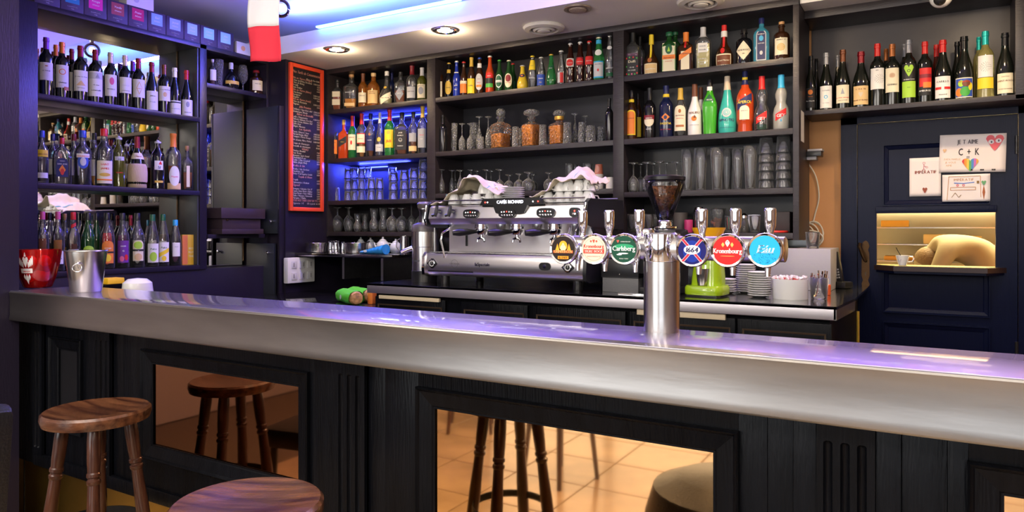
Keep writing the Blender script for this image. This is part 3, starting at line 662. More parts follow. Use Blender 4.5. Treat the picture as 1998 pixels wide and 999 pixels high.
# cook, bending over, seen through the hatch
def cook():
    t = thing('person', 'person in cream kitchen jacket bending over behind the door hatch', 'person', (.20, 5.3, 0))
    P = [(0, 0, .95, .17, .13), (-.02, 0, 1.08, .17, .14), (-.07, 0, 1.2, .18, .15), (-.15, -.01, 1.28, .17, .12), (-.2, -.02, 1.31, .06, .06)]
    def skin(name, verts, edges, m, root=0):
        me = bpy.data.meshes.new(name); me.from_pydata([v[:3] for v in verts], edges, []); me.materials.append(m)
        o = bpy.data.objects.new(name, me); COL.objects.link(o); o.parent = t
        sk = o.modifiers.new('skin', 'SKIN'); sk.use_smooth_shade = True
        for i, v in enumerate(verts): me.skin_vertices[0].data[i].radius = (v[3], v[4] if len(v) > 4 else v[3])
        me.skin_vertices[0].data[root].use_root = True
        sb = o.modifiers.new('sub', 'SUBSURF'); sb.levels = 2; sb.render_levels = 2
        return o
    # pelvis, spine, neck, head; arms forward and down; legs to the floor
    V = [(.14, 0, .92, .15, .12), (.11, 0, 1.06, .15, .12), (.04, 0, 1.19, .16, .12), (-.08, 0, 1.27, .15, .115), (-.19, 0, 1.21, .055, .055), (-.24, 0, 1.14, .075, .085), (-.26, 0, 1.07, .07, .075),
         (-.13, -.18, 1.22, .06), (-.2, -.2, 1.06, .045), (-.36, -.12, .98, .035), (-.42, -.1, .97, .03),
         (-.13, .18, 1.22, .06), (-.2, .2, 1.06, .045), (-.36, .12, .98, .035), (-.42, .1, .97, .03),
         (.12, -.1, .85, .09), (.10, -.1, .48, .065), (.14, -.1, .09, .045), (.03, -.1, .04, .035),
         (.12, .1, .85, .09), (.10, .1, .48, .065), (.14, .1, .09, .045), (.03, .1, .04, .035)]
    E_ = [(0, 1), (1, 2), (2, 3), (3, 4), (4, 5), (5, 6), (3, 7), (7, 8), (8, 9), (9, 10), (3, 11), (11, 12), (12, 13), (13, 14), (0, 15), (15, 16), (16, 17), (17, 18), (0, 19), (19, 20), (20, 21), (21, 22)]
    skin('body', V, E_, mat('cream_jacket', (.27, .24, .16), .9))
    obj('hair', MB().sphere((-.225, 0, 1.16), .088, 20, .9), mat('brown_hair', (.16, .11, .06), .7, bump=.6, bscale=60), t)
    for s in (-1, 1):
        for k in range(4): obj('finger', MB().tube([(-.44, s*.1+(k-1.5)*.015, .965), (-.47, s*.1+(k-1.5)*.017, .945), (-.48, s*.1+(k-1.5)*.017, .925)], [.009, .008, .006], 8), paint((.6, .35, .22)), t)
        obj('thumb', MB().tube([(-.42, s*.1-s*.03, .96), (-.45, s*.1-s*.05, .94)], [.01, .007], 8), paint((.6, .35, .22)), t)
cook()
tag(obj('kitchen_table', MB().box(-.7, -.12, 5.05, 5.5, .88, .91, .005).box(-.68, -.64, 5.07, 5.11, 0, .88).box(-.18, -.14, 5.07, 5.11, 0, .88).box(-.68, -.64, 5.44, 5.48, 0, .88).box(-.18, -.14, 5.44, 5.48, 0, .88), STEEL), 'steel kitchen table under the bending cook behind the hatch', 'table')

# ================================================================== BACK COUNTER
CZ = 1.04; CYF = 3.10
t = thing('steel_worktop', 'long steel back counter worktop under the shelving', 'worktop')
xr = -.335; x0c = X_at(716, CYF)
obj('worktop', MB().prism([(x0c, CYF), (xr, CYF), (xr+.03, CYF+.42), (xr+.03, BW-.002), (X7+.005, BW-.002), (X7+.005, YB+.018), (x0c, YB+.018)], CZ-.012, CZ, 'z'), STEELT, t, smooth=False)
obj('front_edge', MB().box(x0c, xr, CYF, CYF+.012, CZ-.055, CZ-.0005, .003), mat('highlit_edge_steel', (.75, .72, .76), .42, 1), t)  # edge steel made paler, its bright highlight is put into the colour
obj('end_edge', MB().prism([(xr-.01, CYF), (xr, CYF), (xr+.03, CYF+.42), (xr+.02, CYF+.42)], CZ-.055, CZ-.0005, 'z'), STEEL, t, smooth=False)
t = thing('back_counter_cabinet', 'black panelled cabinet base of the back counter', 'cabinet')
obj('carcass', MB().box(x0c+.03, xr-.03, CYF+.05, YB+.015, 0, CZ-.056), BLACK, t, smooth=False)
for px0, px1 in ((737, 862), (905, 1022), (1046, 1212), (1236, 1425), (1448, 1612)):
    xa, xb = X_at(px0, CYF+.03), X_at(px1, CYF+.03)
    p = obj('cabinet_door', MB().box(xa-.02, xb+.02, CYF+.032, CYF+.05, .12, .965, .003), BLACK, t)
    moulding(xa, xb, .16, .925, CYF+.032, p, mat('worn_panel_edge', (.05, .032, .018), .4), .01, .004)
BE = mat('cream_painted_strip', (.62, .52, .36), .5)
tag(obj('wooden_strip', MB().box(X_at(743, CYF+.03), X_at(860, CYF+.03), CYF+.012, CYF+.03, .955, .975, .002), BE), 'cream wooden strip under the left end of the back worktop', 'strip')
tag(obj('wooden_strip', MB().box(X_at(1245, CYF+.03), X_at(1417, CYF+.03), CYF+.012, CYF+.03, .957, .982, .002), BE), 'cream wooden strip under the worktop behind the beer column', 'strip')
tag(obj('brass_rod', MB().cyl((X_at(1674, 3.5), 3.5, 0), .006, .985, 10), paint((.6, .4, .05), .3, .6)), 'thin brass rod standing between back counter and door', 'rod')
# lower black counter at the left and the bread on it
tag(obj('low_counter', MB().box(-3.93, x0c+.025, CYF, CYF+.75, .0, .90, .004), mat('glossy_black_counter', (.012, .012, .016), .08, coat=.5)), 'low glossy black counter left of the steel worktop', 'counter')
# steel wall shelf
t = thing('steel_side_shelf', 'small steel shelf with pans and teapots beside the column', 'shelf')
obj('shelf_plate', MB().box(XC, X_at(765, 3.62), 3.62, 4.26, 1.155, 1.178, .002), STEELT, t)
obj('bracket', MB().box(-3.55, -3.53, 3.7, 4.26, 1.0, 1.153), STEEL, t); obj('bracket', MB().box(-3.2, -3.18, 3.7, 4.26, 1.0, 1.153), STEEL, t)
struct('wall_splashback', MB().box(XC, X7, YB+.02, BW-.002, 0, 1.285), mat('black_wall_tiles', (.013, .013, .016), .15, coat=.5))

# ================================================================== BAR
BY, BR, BZ = 1.46, 1.745, 1.10; PY = 1.56; BXL, BXR = -3.21, 1.6
t = thing('bar_worktop', 'long brushed steel bar top with a deep steel front edge', 'bar top')
obj('top_plate', MB().box(BXL, BXR, BY+.004, BR, BZ-.02, BZ, .002), mat('brushed_bar_top', (.40, .37, .44), .46, 1, bump=.01, bscale=80, stretch=(.3, 8, 8), var=.06, vscale=3, coat=1), t)
obj('front_edge', MB().prism([(BY+.02, BZ-.001), (BY+.006, BZ-.001), (BY+.002, BZ-.003), (BY+.0, BZ-.007), (BY+.0035, BZ-.026), (BY+.0035, BZ-.097), (BY+.0, BZ-.114), (BY+.002, BZ-.119), (BY+.006, BZ-.12), (BY+.02, BZ-.12)], BXL, BXR, 'x'), mat('worn_brushed_steel', (.35, .335, .32), .31, 1, bump=.04, bscale=12, stretch=(.5, 3, 3), var=.18, vscale=5), t)
t = thing('bar_counter', 'black panelled bar front with fluted pilasters and mirror panels', 'bar')
obj('carcass', MB().box(BXL, BXR, PY+.012, BR-.01, .375, BZ-.02), BLACK, t, smooth=False)
obj('base_rail', MB().box(BXL, BXR, PY-.012, PY+.012, .375, .425, .006), BLACK, t)
obj('kick_plate', MB().box(-4.05, BXR, PY+.03, BR-.02, 0, .375), GOLDM, t, smooth=False)
obj('kick_joint', MB().box(-3.362, -3.357, PY+.026, PY+.03, 0, .375), BLKPL, t, smooth=False)
def fluted(xa, xb, cxs, z0=.425, z1=.978, zf0=.45, zf1=.928, r=.0085, y=PY-.012, nm='pilaster'):
    xs = [xa]; 
    for c in cxs: xs += [c+r*k for k in (-1.05, -1, -.85, -.6, -.3, 0, .3, .6, .85, 1, 1.05)]
    xs.append(xb); zs = [z0]+[zf0+r*k for k in (-.01, 0, .15, .4, .7, 1)]+[(zf0+zf1)/2]+[zf1-r*k for k in (1, .7, .4, .15, 0, -.01)]+[z1]
    def dep(x, z):
        for c in cxs:
            dz = max(0, zf0+r-z, z-(zf1-r)); dd = math.hypot(x-c, dz)
            if dd < r: return math.sqrt(1-(dd/r)**2)*r*1.1
        return 0
    vs = [(x, y+dep(x, z), z) for z in zs for x in xs]; n = len(xs)
    mb = MB().add(vs, [(j*n+i, j*n+i+1, (j+1)*n+i+1, (j+1)*n+i) for j in range(len(zs)-1) for i in range(n-1)])
    mb.box(xa, xb, y+.0115, PY+.012, z0, z1); mb.box(xa, xa+.001, y+.0002, y+.02, z0, z1); mb.box(xb-.001, xb, y+.0002, y+.02, z0, z1)
    return obj(nm, mb, BLACK, t, angle=50)
obj('end_panel', MB().box(-4.05, BXL-.001, PY, BR-.02, .376, BZ-.02, .002), BLACK, t, smooth=False)
fluted(-3.21, -3.14, [-3.19, -3.165])
fluted(-2.79, -2.66, [-2.745, -2.713, -2.681])
fluted(-1.60, -1.40, [-1.492, -1.459, -1.427])
fluted(-.204, -.099, [-.183, -.152, -.122])
fluted(1.05, 1.15, [1.07, 1.10, 1.13])
def board(a, b, y=PY, z0=.425, z1=.978): obj('plank', MB().box(a, b, y, PY+.012, z0, z1, .0015), BLACK, t)
board(-.249, -.2045, PY-.006); board(-.0985, -.055, PY-.006); board(-1.399, -1.335, PY+.004); board(-2.659, -2.593, PY+.004); board(-3.139, -3.10, PY+.004)
board(-.3, -.2495); board(-.0545, .02)
def panel(x0, x1, z0, z1, ins, mirror_m, xa, xb):
    board(xa, x0+.002); board(x1-.002, xb)
    obj('top_rail', MB().box(x0+.002, x1-.002, PY, PY+.012, z1-.002, .978), BLACK, t, smooth=False); obj('bottom_rail', MB().box(x0, x1, PY, PY+.012, .425, z0+.002), BLACK, t, smooth=False)
    moulding(x0, x1, z0, z1, PY, t, BLACK, ins, .016, 'frame_rail', [(0, 0), (.0, .012), (.06, .016), (.14, .012), (.2, .008), (.75, .002), (.85, .001), (1, -.006)])
    obj('mirror_pane', MB().box(x0+ins-.002, x1-ins+.002, PY+.008, PY+.011, z0+ins-.002, z1-ins+.002), mirror_m, t, smooth=False)
DARKM = mat('dark_reflection_mirror', (.36, .17, .08), .04, 1)  # bronze mirror darkened: the dark room reflection is put into its tint
panel(-3.085, -2.855, .54, .915, .05, paint((.01, .01, .012), .3), -3.099, -2.791)
panel(-2.466, -1.628, .525, .917, .052, DARKM, -2.592, -1.601)
panel(-1.218, -.358, .525, .920, .056, BRONZEM, -1.334, -.3005)
panel(.052, .93, .525, .925, .056, BRONZEM, .0205, 1.049)
struct('wall_pillar', MB().box(-3.75, -3.215, 1.25, 1.50, .0, 2.80), BLKU)

# ------------------------------------------------------------------ stools
def stool(x, y, rz, label):
    t = thing('bar_stool', label, 'stool', (x, y, 0), rz)
    Rr = .157; pr = [(.0001, .762), (.05, .7625), (.10, .767), (.135, .772), (.150, .773), (Rr, .766), (Rr+.001, .752), (Rr-.004, .736), (.13, .732), (.0001, .732)]
    obj('seat', MB().lathe(pr, 48), WOOD, t)
    for k in range(4):
        a = R(45+90*k+6); top = Vector((.092*math.cos(a), .092*math.sin(a), .735)); bot = Vector((.185*math.cos(a), .185*math.sin(a), 0))
        pr2 = [(0, .0145), (.1, .016), (.25, .0175), (.42, .0200), (.6, .0205), (.70, .0178), (.765, .0168), (.772, .0205), (.783, .0205), (.788, .0165), (.794, .0165), (.799, .0205), (.811, .0205), (.816, .0175), (.86, .0195), (.94, .0205), (.98, .019), (1, .015)]
        obj('leg', MB().tube([bot.lerp(top, q) for q, _ in pr2], [r_ for _, r_ in pr2], 14), WOODL, t)
    obj('foot_ring', MB().lathe([(.128, .385), (.131, .385), (.131, .410), (.128, .410)], 40, closed=True), mat('black_iron_band', (.02, .02, .022), .4, .6), t)
    for k in range(4):
        a = R(45+90*k+6); obj('screw', MB().sphere((.1325*math.cos(a), .1325*math.sin(a), .398), .005, 8), CHROME, t)
    return t
stool(-2.32, 1.31, R(5), 'dark turned-leg wooden bar stool standing at the left of the bar')
stool(-1.252, 1.023, R(28), 'dark wooden bar stool with violet-lit seat, cut by the bottom edge')
# leather chair at the left edge
t = thing('leather_chair', 'black leather chair with padded back at the far left edge', 'chair', (-2.34, .77, 0), R(80))
def cushion(x0, x1, y0, y1, z0, z1, b, tilt=0, piv=None):
    mb = MB().box(x0, x1, y0, y1, z0, z1, b)
    if tilt: mb.rot(Matrix.Translation((0, piv[0], piv[1])) @ Matrix.Rotation(tilt, 4, 'X') @ Matrix.Translation((0, -piv[0], -piv[1])))
    return mb
obj('seat', cushion(-.21, .21, -.22, .22, .40, .49, .03), LEATHER, t)
obj('backrest', cushion(-.20, .20, -.27, -.20, .47, .93, .025, R(12), (-.2, .47)), LEATHER, t)
obj('seam', MB().tube([(-.202, -.236, .5), (-.202, -.325, .9)], .003, 6), LEATHER, t)
for x in (-.18, .18):
    for y in (-.18, .18): obj('leg', MB().tube([(x, y, 0), (x*.95, y*.95, .4)], [.012, .017], 10), BLKPL, t)
# things in the room behind the camera that show in the mirror panels
def cafe_chair(x, y, rz, label):
    t = thing('cafe_chair', label, 'chair', (x, y, 0), rz)
    obj('seat', MB().lathe([(.0001, .44), (.18, .44), (.195, .45), (.19, .465), (.0001, .46)], 28), WOODL, t)
    for k in range(4):
        a = R(45+90*k); obj('leg', MB().tube([(.2*math.cos(a), .2*math.sin(a), 0), (.15*math.cos(a), .15*math.sin(a), .44)], [.012, .016], 10), WOODL, t)
    obj('back_frame', MB().tube([(-.17, -.12, .45), (-.18, -.2, .8), (-.1, -.23, .88), (.1, -.23, .88), (.18, -.2, .8), (.17, -.12, .45)], .014, 10), WOODL, t)
    obj('back_slat', MB().tube([(-.175, -.18, .68), (0, -.21, .69), (.175, -.18, .68)], .014, 8), WOODL, t)
cafe_chair(-1.75, -.35, R(20), 'dark wooden cafe chair mirrored in the left bronze panel')
cafe_chair(-2.7, -.9, R(-30), 'dark wooden cafe chair deeper in the room, mirrored at far left')
cafe_chair(-.55, -1.4, R(160), 'dark wooden cafe chair whose legs show in the large bronze panel')
cafe_chair(.7, -1.1, R(130), 'dark wooden cafe chair mirrored right of the pouf in the large panel')
t = thing('round_pouf', 'dark rounded pouf mirrored low in the large bronze panel', 'pouf', (-.62, .62, 0))
obj('cushion', MB().lathe([(.0001, .0), (.24, .01), (.27, .1), (.28, .35), (.25, .45), (.16, .49), (.0001, .50)], 32), LEATHER, t)

# ================================================================== BEER TAP TOWER
TX, TY = X_at(1291, 1.70), 1.70
t = thing('beer_tower', 'T-shaped steel beer tower with six taps standing on the bar', 'beer tower', (TX, TY, BZ))
tr = .0435
obj('column', MB().lathe([(tr, 0), (tr, .17), (tr-.001, .1705)], 48), STEELV, t)
obj('collar', MB().lathe([(tr+.0005, .1705), (tr+.001, .172), (tr+.001, .236), (tr-.003, .240), (.0001, .240)], 48), CHROME, t)
xl, xr2 = X_at(1108, TY)-TX, X_at(1534, TY)-TX
zc = .203; br = .029
obj('cross_bar', MB().lathe([(br-.003, xl), (br, xl+.002), (br, -tr-.004), (br+.003, -tr-.002), (br+.003, -tr+.02)], 32, (0, 0, zc), axis='x'), STEEL, t)
obj('cross_bar', MB().lathe([(br+.003, tr-.02), (br+.003, tr+.002), (br, tr+.004), (br, xr2-.002), (br-.003, xr2)], 32, (0, 0, zc), axis='x'), STEEL, t)
MED = [(1138, 1099.8, 485.7, (.02, .012, .01), 'abbey'), (1190, 1159.3, 486.2, (.78, .58, .46), 'tigre'), (1248.7, 1218, 486, (.01, .06, .035), 'carl'),
       (1371, 1351, 488.6, (.01, .01, .12), '1664'), (1436, 1420, 488.6, (.80, .02, .02), 'kro'), (1503.4, 1492.6, 488.6, (.02, .38, .72), 'eau')]
for hx, mx, my, c, kind in MED:
    x = X_at(hx, TY)-TX; z0 = .232
    hd = obj('tap_handle', MB().lathe([(.009, z0-.004), (.0075, z0+.003), (.0075, z0+.007), (.009, z0+.014), (.0125, z0+.024), (.0133, z0+.058), (.0131, z0+.062), (.011, z0+.065), (.0001, z0+.065)], 24, (x, -.004, 0)), CHROME, t)
    obj('spout', MB().tube([(x, -.022, zc-.018), (x, -.030, zc-.03), (x, -.032, zc-.05), (x, -.032, zc-.060)], [.009, .008, .006, .0055], 12), CHROME, t)
    mY = TY-.075; X = X_at(mx, mY)-TX; T = T_at(mx, mY); Z = Z_at(my, T)-BZ; r = .0385
    lk = obj('tap_body', MB().tube([(x, -.02, zc), (x*.5+X*.5, -.05, zc), (X, -.066, Z)], .012, 12), CHROME, t)
    bz = obj('medallion', MB().lathe([(r-.004, -.0635), (r, -.067), (r, -.076), (r-.002, -.080), (r-.006, -.078), (r-.006, -.0765), (.0001, -.0765)], 48, (X, 0, Z), axis='y'), CHROME, t)
    fc = obj('medallion_face', MB().lathe([(.0001, -.0776), (r-.0062, -.0776), (r-.0062, -.0766)], 48, (X, 0, Z), axis='y'), mat('enamel_'+kind, c, .4, spec=.15, emit=c, estr=.12), bz)  # faint glow in its own colour added to the enamel face
    f = lambda a, b, X=X, Z=Z: (X+a*1.15, -.0782, Z+b*1.15)
    f2 = lambda a, b, X=X, Z=Z: (X+a*1.15, -.0786, Z+b*1.15)
    f3_ = lambda a, b, X=X, Z=Z: (X+a*1.15, -.0790, Z+b*1.15)
    def art(name, fn, col): 
        mb = MB(); fn(mb); obj(name, mb, mat('enamel_art_%s' % (col,), col, .4, spec=.15, emit=col, estr=.1), bz, smooth=False)  # artwork carries the same faint added glow
    if kind == 'abbey':
        art('emblem', lambda m: (patch(m, f, -.010, .010, -.004, .018, 'o'), [patch(m, f, s*.014-.006, s*.014+.006, -.006, .012, 'tri') for s in (-1, 1)]), (.85, .38, .03))
        art('emblem', lambda m: (patch(m, f2, -.007, .007, -.004, .009, 'o'), patch(m, f2, -.004, .004, .008, .014, 'tri')), (.75, .66, .38))
        art('emblem', lambda m: (patch(m, f2, -.024, .024, -.009, -.003, 'r'),), (.55, .08, .02))
        art('lettering', lambda m: text(m, 'GRIMBERGEN', f3_, 0, -.0085, .0085, 'c', .044, 0, .02), (.9, .72, .3))
        art('banner', lambda m: patch(m, f, -.013, .013, -.022, -.0155), (.85, .35, .03))
        art('lettering', lambda m: text(m, 'BLONDE', f2, 0, -.0208, .006, 'c', .022, 0, .02), (.15, .05, .01))
    if kind == 'tigre':
        art('lettering', lambda m: text(m, 'Kronenbourg', f, 0, .003, .0105, 'c', .046, 0, .03), (.75, .08, .05))
        art('banner', lambda m: patch(m, f, -.024, .024, -.009, .000), (.75, .06, .04))
        art('lettering', lambda m: text(m, 'TIGRE BOCK', f2, 0, -.0072, .0078, 'c', .043, 0, .03), (.85, .75, .66))
        art('emblem', lambda m: (patch(m, f, -.003, .003, .013, .021, 'heart'), patch(m, f, -.009, -.004, .014, .020, 'd'), patch(m, f, .004, .009, .014, .020, 'd'), ring(m, f, 0, .000, .0238, .0242), text(m, 'BRASSÉE DE MAIN DE MAÎTRE', f, 0, -.0165, .0032, 'c', .03)), (.75, .08, .05))
    if kind == 'carl':
        art('emblem', lambda m: patch(m, f, -.022, .022, -.001, .011, 'o'), (.03, .30, .14))
        art('lettering', lambda m: text(m, 'Carlsberg', f2, 0, -.0035, .0145, 'c', .050, 0, .03), (.88, .9, .88))
        art('swoosh', lambda m: (patch(m, f2, -.012, .010, -.0105, -.0075, 'o'), patch(m, f2, -.016, -.004, -.013, -.010, 'o')), (.88, .9, .88))
        art('emblem', lambda m: patch(m, f2, -.016, -.010, .013, .019, 'heart'), (.6, .1, .08))
        art('lettering', lambda m: (text(m, 'COPENHAGEN 1847', f2, .004, .0145, .0032, 'c', .022), text(m, 'PROBABLY THE BEST', f2, 0, -.021, .003, 'c', .02)), (.7, .75, .72))
    if kind == '1664':
        art('emblem', lambda m: patch(m, f, -.018, .018, -.024, .020, 'o'), (.01, .03, .28))
        def xx(m, w_):
            for s in (-1, 1):
                m.add([f2(-.019*s-w_, -.022), f2(-.019*s+w_, -.022), f2(.019*s+w_, .022), f2(.019*s-w_, .022)], [(0, 1, 2, 3)])
        art('cross', lambda m: xx(m, .0038), (.85, .85, .88)); 
        f25 = lambda a, b, X=X, Z=Z: (X+a*1.15, -.0788, Z+b*1.15)
        def xr_(m):
            for s in (-1, 1): m.add([f25(-.019*s-.003, -.022), f25(-.019*s+.003, -.022), f25(.019*s+.003, .022), f25(.019*s-.003, .022)], [(0, 1, 2, 3)])
        art('cross', xr_, (.75, .03, .06))
        f35 = lambda a, b, X=X, Z=Z: (X+a*1.15, -.0794, Z+b*1.15)
        art('badge', lambda m: patch(m, f3_, -.0165, .0165, -.008, .0105, 'o', 16), (.80, .82, .86))
        art('lettering', lambda m: text(m, '1664', f35, 0, -.0038, .0145, 'c', .03, .15, .03), (.01, .01, .1))
    if kind == 'kro':
        art('lettering', lambda m: text(m, 'Kronenbourg', f, 0, -.0055, .0135, 'c', .054, 0, .035), (.9, .88, .86))
        art('emblem', lambda m: (patch(m, f, -.0045, .0045, .007, .017, 'heart'), patch(m, f, -.004, .004, .0175, .0205, 'tri')), (.85, .8, .75))
        art('emblem', lambda m: (patch(m, f, -.012, -.0055, .006, .016, 'd'), patch(m, f, .0055, .012, .006, .016, 'd'), patch(m, f, -.014, .014, -.0115, -.0105, 'o')), (.75, .45, .12))
    if kind == 'eau':
        art('lettering', lambda m: text(m, 'Eáu', f, 0, -.005, .022, 'c', .042, .3, .03), (.62, .82, .92))
        rr = random.Random(3)
        art('bubbles', lambda m: [ring(m, f, x_, y_, .0001, .0005+rr.random()*.0003, 6) for x_, y_ in [(rr.uniform(-.02, .02), rr.uniform(-.024, -.006)) for _ in range(70)] if math.hypot(x_, y_) < .027], (.01, .2, .42))

# ================================================================== THINGS ON THE BAR
def hollow(prof_out, th=.0015, base=.006, n=28):
    """closed shell profile from an outer profile, open at the top"""
    inner = [(max(r-th, .0005), max(z, prof_out[0][1]+base)) for r, z in prof_out[::-1]]
    inner = [p for i, p in enumerate(inner) if i == 0 or p != inner[i-1]]
    return [(.0005, prof_out[0][1])]+prof_out+inner+[(.0005, prof_out[0][1]+base)]
def pos_bar(px, y): return X_at(px, y)
bx, by = X_at(168, 1.60), 1.60; tt = T_at(168, 1.60)
t = thing('ice_bucket', 'steel ice bucket with ring handle standing on the bar end', 'bucket', (bx, by, BZ))
rtop = rad_at(88, 168, tt)*.97; hB = .128*tt/tt; hB = (570-484)/FPX*tt*.93
rb = rad_at(66, 168, tt)*.97
obj('bucket_body', MB().lathe(hollow([(rb*.95, 0), (rb, .004), (rtop*.99, hB-.004), (rtop+.004, hB-.002), (rtop+.003, hB+.001)], .0015, .003, 40), 40), STEELV, t)
hr = obj('ring_handle', MB().lathe([(.0155+.0018*math.cos(R(a)), .0018*math.sin(R(a))) for a in range(0, 360, 45)], 28, closed=True), CHROME, t)
hr.rotation_euler = (R(84), 0, R(55)); hr.location = (rtop*.55+.012, -rtop*.78-.005, hB*.60)
obj('handle_boss', MB().sphere((rtop*.55+.010, -rtop*.78, hB*.60+.017), .006, 14), CHROME, t)
gx, gy = X_at(74, 1.61), 1.61; tg = T_at(74, 1.61)
t = thing('red_bowl', 'translucent red plastic bowl with white crest full of red balls', 'bowl', (gx, gy, BZ))
gr = rad_at(104, 74, tg)*.93; gh = (566-490)/FPX*tg*.97
REDG = REDGL
bp = [(gr*.55, 0), (gr*.60, .004), (gr*.78, gh*.3), (gr*.92, gh*.65), (gr, gh)]
obj('bowl_shell', MB().lathe(hollow(bp, .003, .006, 40), 40), REDG, t)
def bf(off=.0008):
    def f(x, z):
        for (r0, z0), (r1, z1) in zip(bp, bp[1:]):
            if z <= z1: break
        r_ = r0+(r1-r0)*(z-z0)/(z1-z0)+off; a = x/gr; return (r_*math.sin(a+.55), -r_*math.cos(a+.55), z)
    return f
m_ = MB(); f = bf()
patch(m_, f, -.028, .028, gh*.40, gh*.52); patch(m_, f, -.012, .012, gh*.55, gh*.82, 'heart'); patch(m_, f, -.005, .005, gh*.83, gh*.95, 'tri')
for s in (-1, 1):
    for k in range(4): patch(m_, f, s*(.012+k*.0055)-.0028, s*(.012+k*.0055)+.0028, gh*(.54+.02*k), gh*(.70+.05*k), 'o', 6)
    patch(m_, f, s*.012-.006, s*.012+.006, gh*.22, gh*.38, 'd', 6)
patch(m_, f, -.009, .009, gh*.10, gh*.38, 'd')
cr = obj('white_crest', m_, paint((.85, .83, .83)), t, smooth=False)
obj('lettering', (lambda mb: (text(mb, 'SMIRNOFF', bf(.0012), 0, gh*.425, .0085, 'c', .05, 0, .03), mb)[1])(MB()), paint((.6, .02, .03)), cr, smooth=False)
RB = mat('red_fruit', (.85, .05, .015), .35, emit=(.5, .01, .0), estr=.12)  # slight red self-glow added to brighten the balls
for i, (a, rr_, z) in enumerate([(0, .0, .034), (60, .043, .03), (135, .042, .031), (210, .042, .03), (285, .043, .031), (20, .038, .076), (110, .036, .078), (200, .038, .077), (290, .037, .076)]):
    tag(obj('red_ball', MB().sphere((gx+rr_*.95*math.cos(R(a)), gy+rr_*.95*math.sin(R(a)), BZ+z*gh/.11), .022, 16), RB), 'red ball inside the red bowl on the bar', 'ball', 'red balls in the red bowl')
# white jug and yellow boxes behind the bar end
t = thing('white_jug', 'white rounded appliance lid showing behind the bar near the bucket', 'appliance', (X_at(256, 1.95), 1.98, .95))
obj('body', MB().lathe([(.06, 0), (.068, .1), (.062, .15), (.04, .168), (.0001, .172)], 28), WHITEC, t)
obj('stand', MB().box(-.15, .1, -.08, .12, -.95, -.001), BLACK, t, smooth=False)
tag(obj('yellow_sponge', MB().box(X_at(206, 1.95), X_at(223, 1.95), 1.92, 2.0, 1.09, 1.118, .004), paint((.85, .5, .02))), 'yellow folded cloth beside the white appliance behind the bar', 'cloth')
tag(obj('glass_rack', MB().box(X_at(206, 1.95)-.01, X_at(223, 1.95)+.01, 1.90, 2.02, 0, 1.0895), BLACK), 'black under-bar stand below the yellow cloth', 'stand')

# ================================================================== GLASSES
GP = {
 'tumbler': lambda H, r: [(r*.78, 0), (r*.82, .004), (r*.97, H*.9), (r, H)],
 'pint': lambda H, r: [(r*.70, 0), (r*.72, .006), (r*.80, H*.4), (r*.98, H*.75), (r, H)],
 'flute': lambda H, r: [(r*.9, 0), (r*.9, .003), (r*.15, .010), (r*.12, H*.28), (r*.45, H*.42), (r*.8, H*.6), (r*.85, H*.8), (r*.75, H)],
 'wine': lambda H, r: [(r*.85, 0), (r*.85, .003), (r*.14, .010), (r*.11, H*.42), (r*.35, H*.47), (r*.85, H*.58), (r, H*.72), (r*.9, H*.9), (r*.8, H)],
 'goblet': lambda H, r: [(r*.7, 0), (r*.7, .003), (r*.15, .010), (r*.12, H*.32), (r*.4, H*.36), (r*.9, H*.5), (r, H*.68), (r*.85, H*.88), (r*.7, H)],
 'tulip': lambda H, r: [(r*.6, 0), (r*.8, .01), (r*.95, H*.2), (r*.9, H*.4), (r*.55, H*.55), (r*.7, H*.75), (r*.8, H)],
}
CUT = thin_glass('cut_crystal_glass', milk=1.5, base=.2, rough=.08, bump=1, bscale=90)
DECG = thin_glass('decanter_crystal', milk=.7, base=.03, rough=.06, bump=.8, bscale=70)
CUTL = {}
def glass_thing(px, Y, shelf, H, r, kind, label, group, inv=False, m=None, cat='glass', name=None, dz=0, X=None):
    key = (kind, round(H, 4), round(r, 4), inv)
    x = X_at(px, Y) if X is None else X
    nm = name or {'tumbler': 'tumbler_glass', 'pint': 'beer_glass', 'flute': 'champagne_flute', 'wine': 'wine_glass', 'goblet': 'stemmed_goblet', 'tulip': 'tulip_glass'}[kind]
    if key in CUTL and m is None:
        o = bpy.data.objects.new(nm, CUTL[key])
    else:
        solid = kind in ('flute', 'wine', 'goblet'); p = GP[kind](H, r)
        if solid:
            inn = [(max(a-.0012, .0005), max(b, H*.44 if kind == 'wine' else H*.36)) for a, b in p[::-1] if b > H*(.45 if kind == 'wine' else .36)]
            prof = [(.0005, 0)]+p+inn+[(.0005, inn[-1][1]-.003)]
        else: prof = hollow(p, .0018, min(.012, H*.12))
        mb = MB().lathe(prof, 22)
        if inv: mb.v = [(x_, y_, H-z_) for x_, y_, z_ in mb.v]; mb.f = [q[::-1] for q in mb.f]
        me = bpy.data.meshes.new(nm); me.from_pydata(mb.v, [], mb.f); me.materials.append(m or GLASS)
        for q in me.polygons: q.use_smooth = True
        if m is None: CUTL[key] = me
        o = bpy.data.objects.new(nm, me)
    COL.objects.link(o); o.location = (x, Y, shelf+dz+.0005); return tag(o, label, cat, group)
ORD = ['first', 'second', 'third', 'fourth', 'fifth', 'sixth', 'seventh', 'eighth', 'ninth', 'tenth', 'eleventh', 'twelfth', 'thirteenth', 'fourteenth', 'fifteenth', 'sixteenth', 'seventeenth', 'eighteenth', 'nineteenth', 'twentieth']
def hpx(px, py, Y, shelf):  # height of something whose top shows at py
    return Z_at(py, T_at(px, Y))-shelf
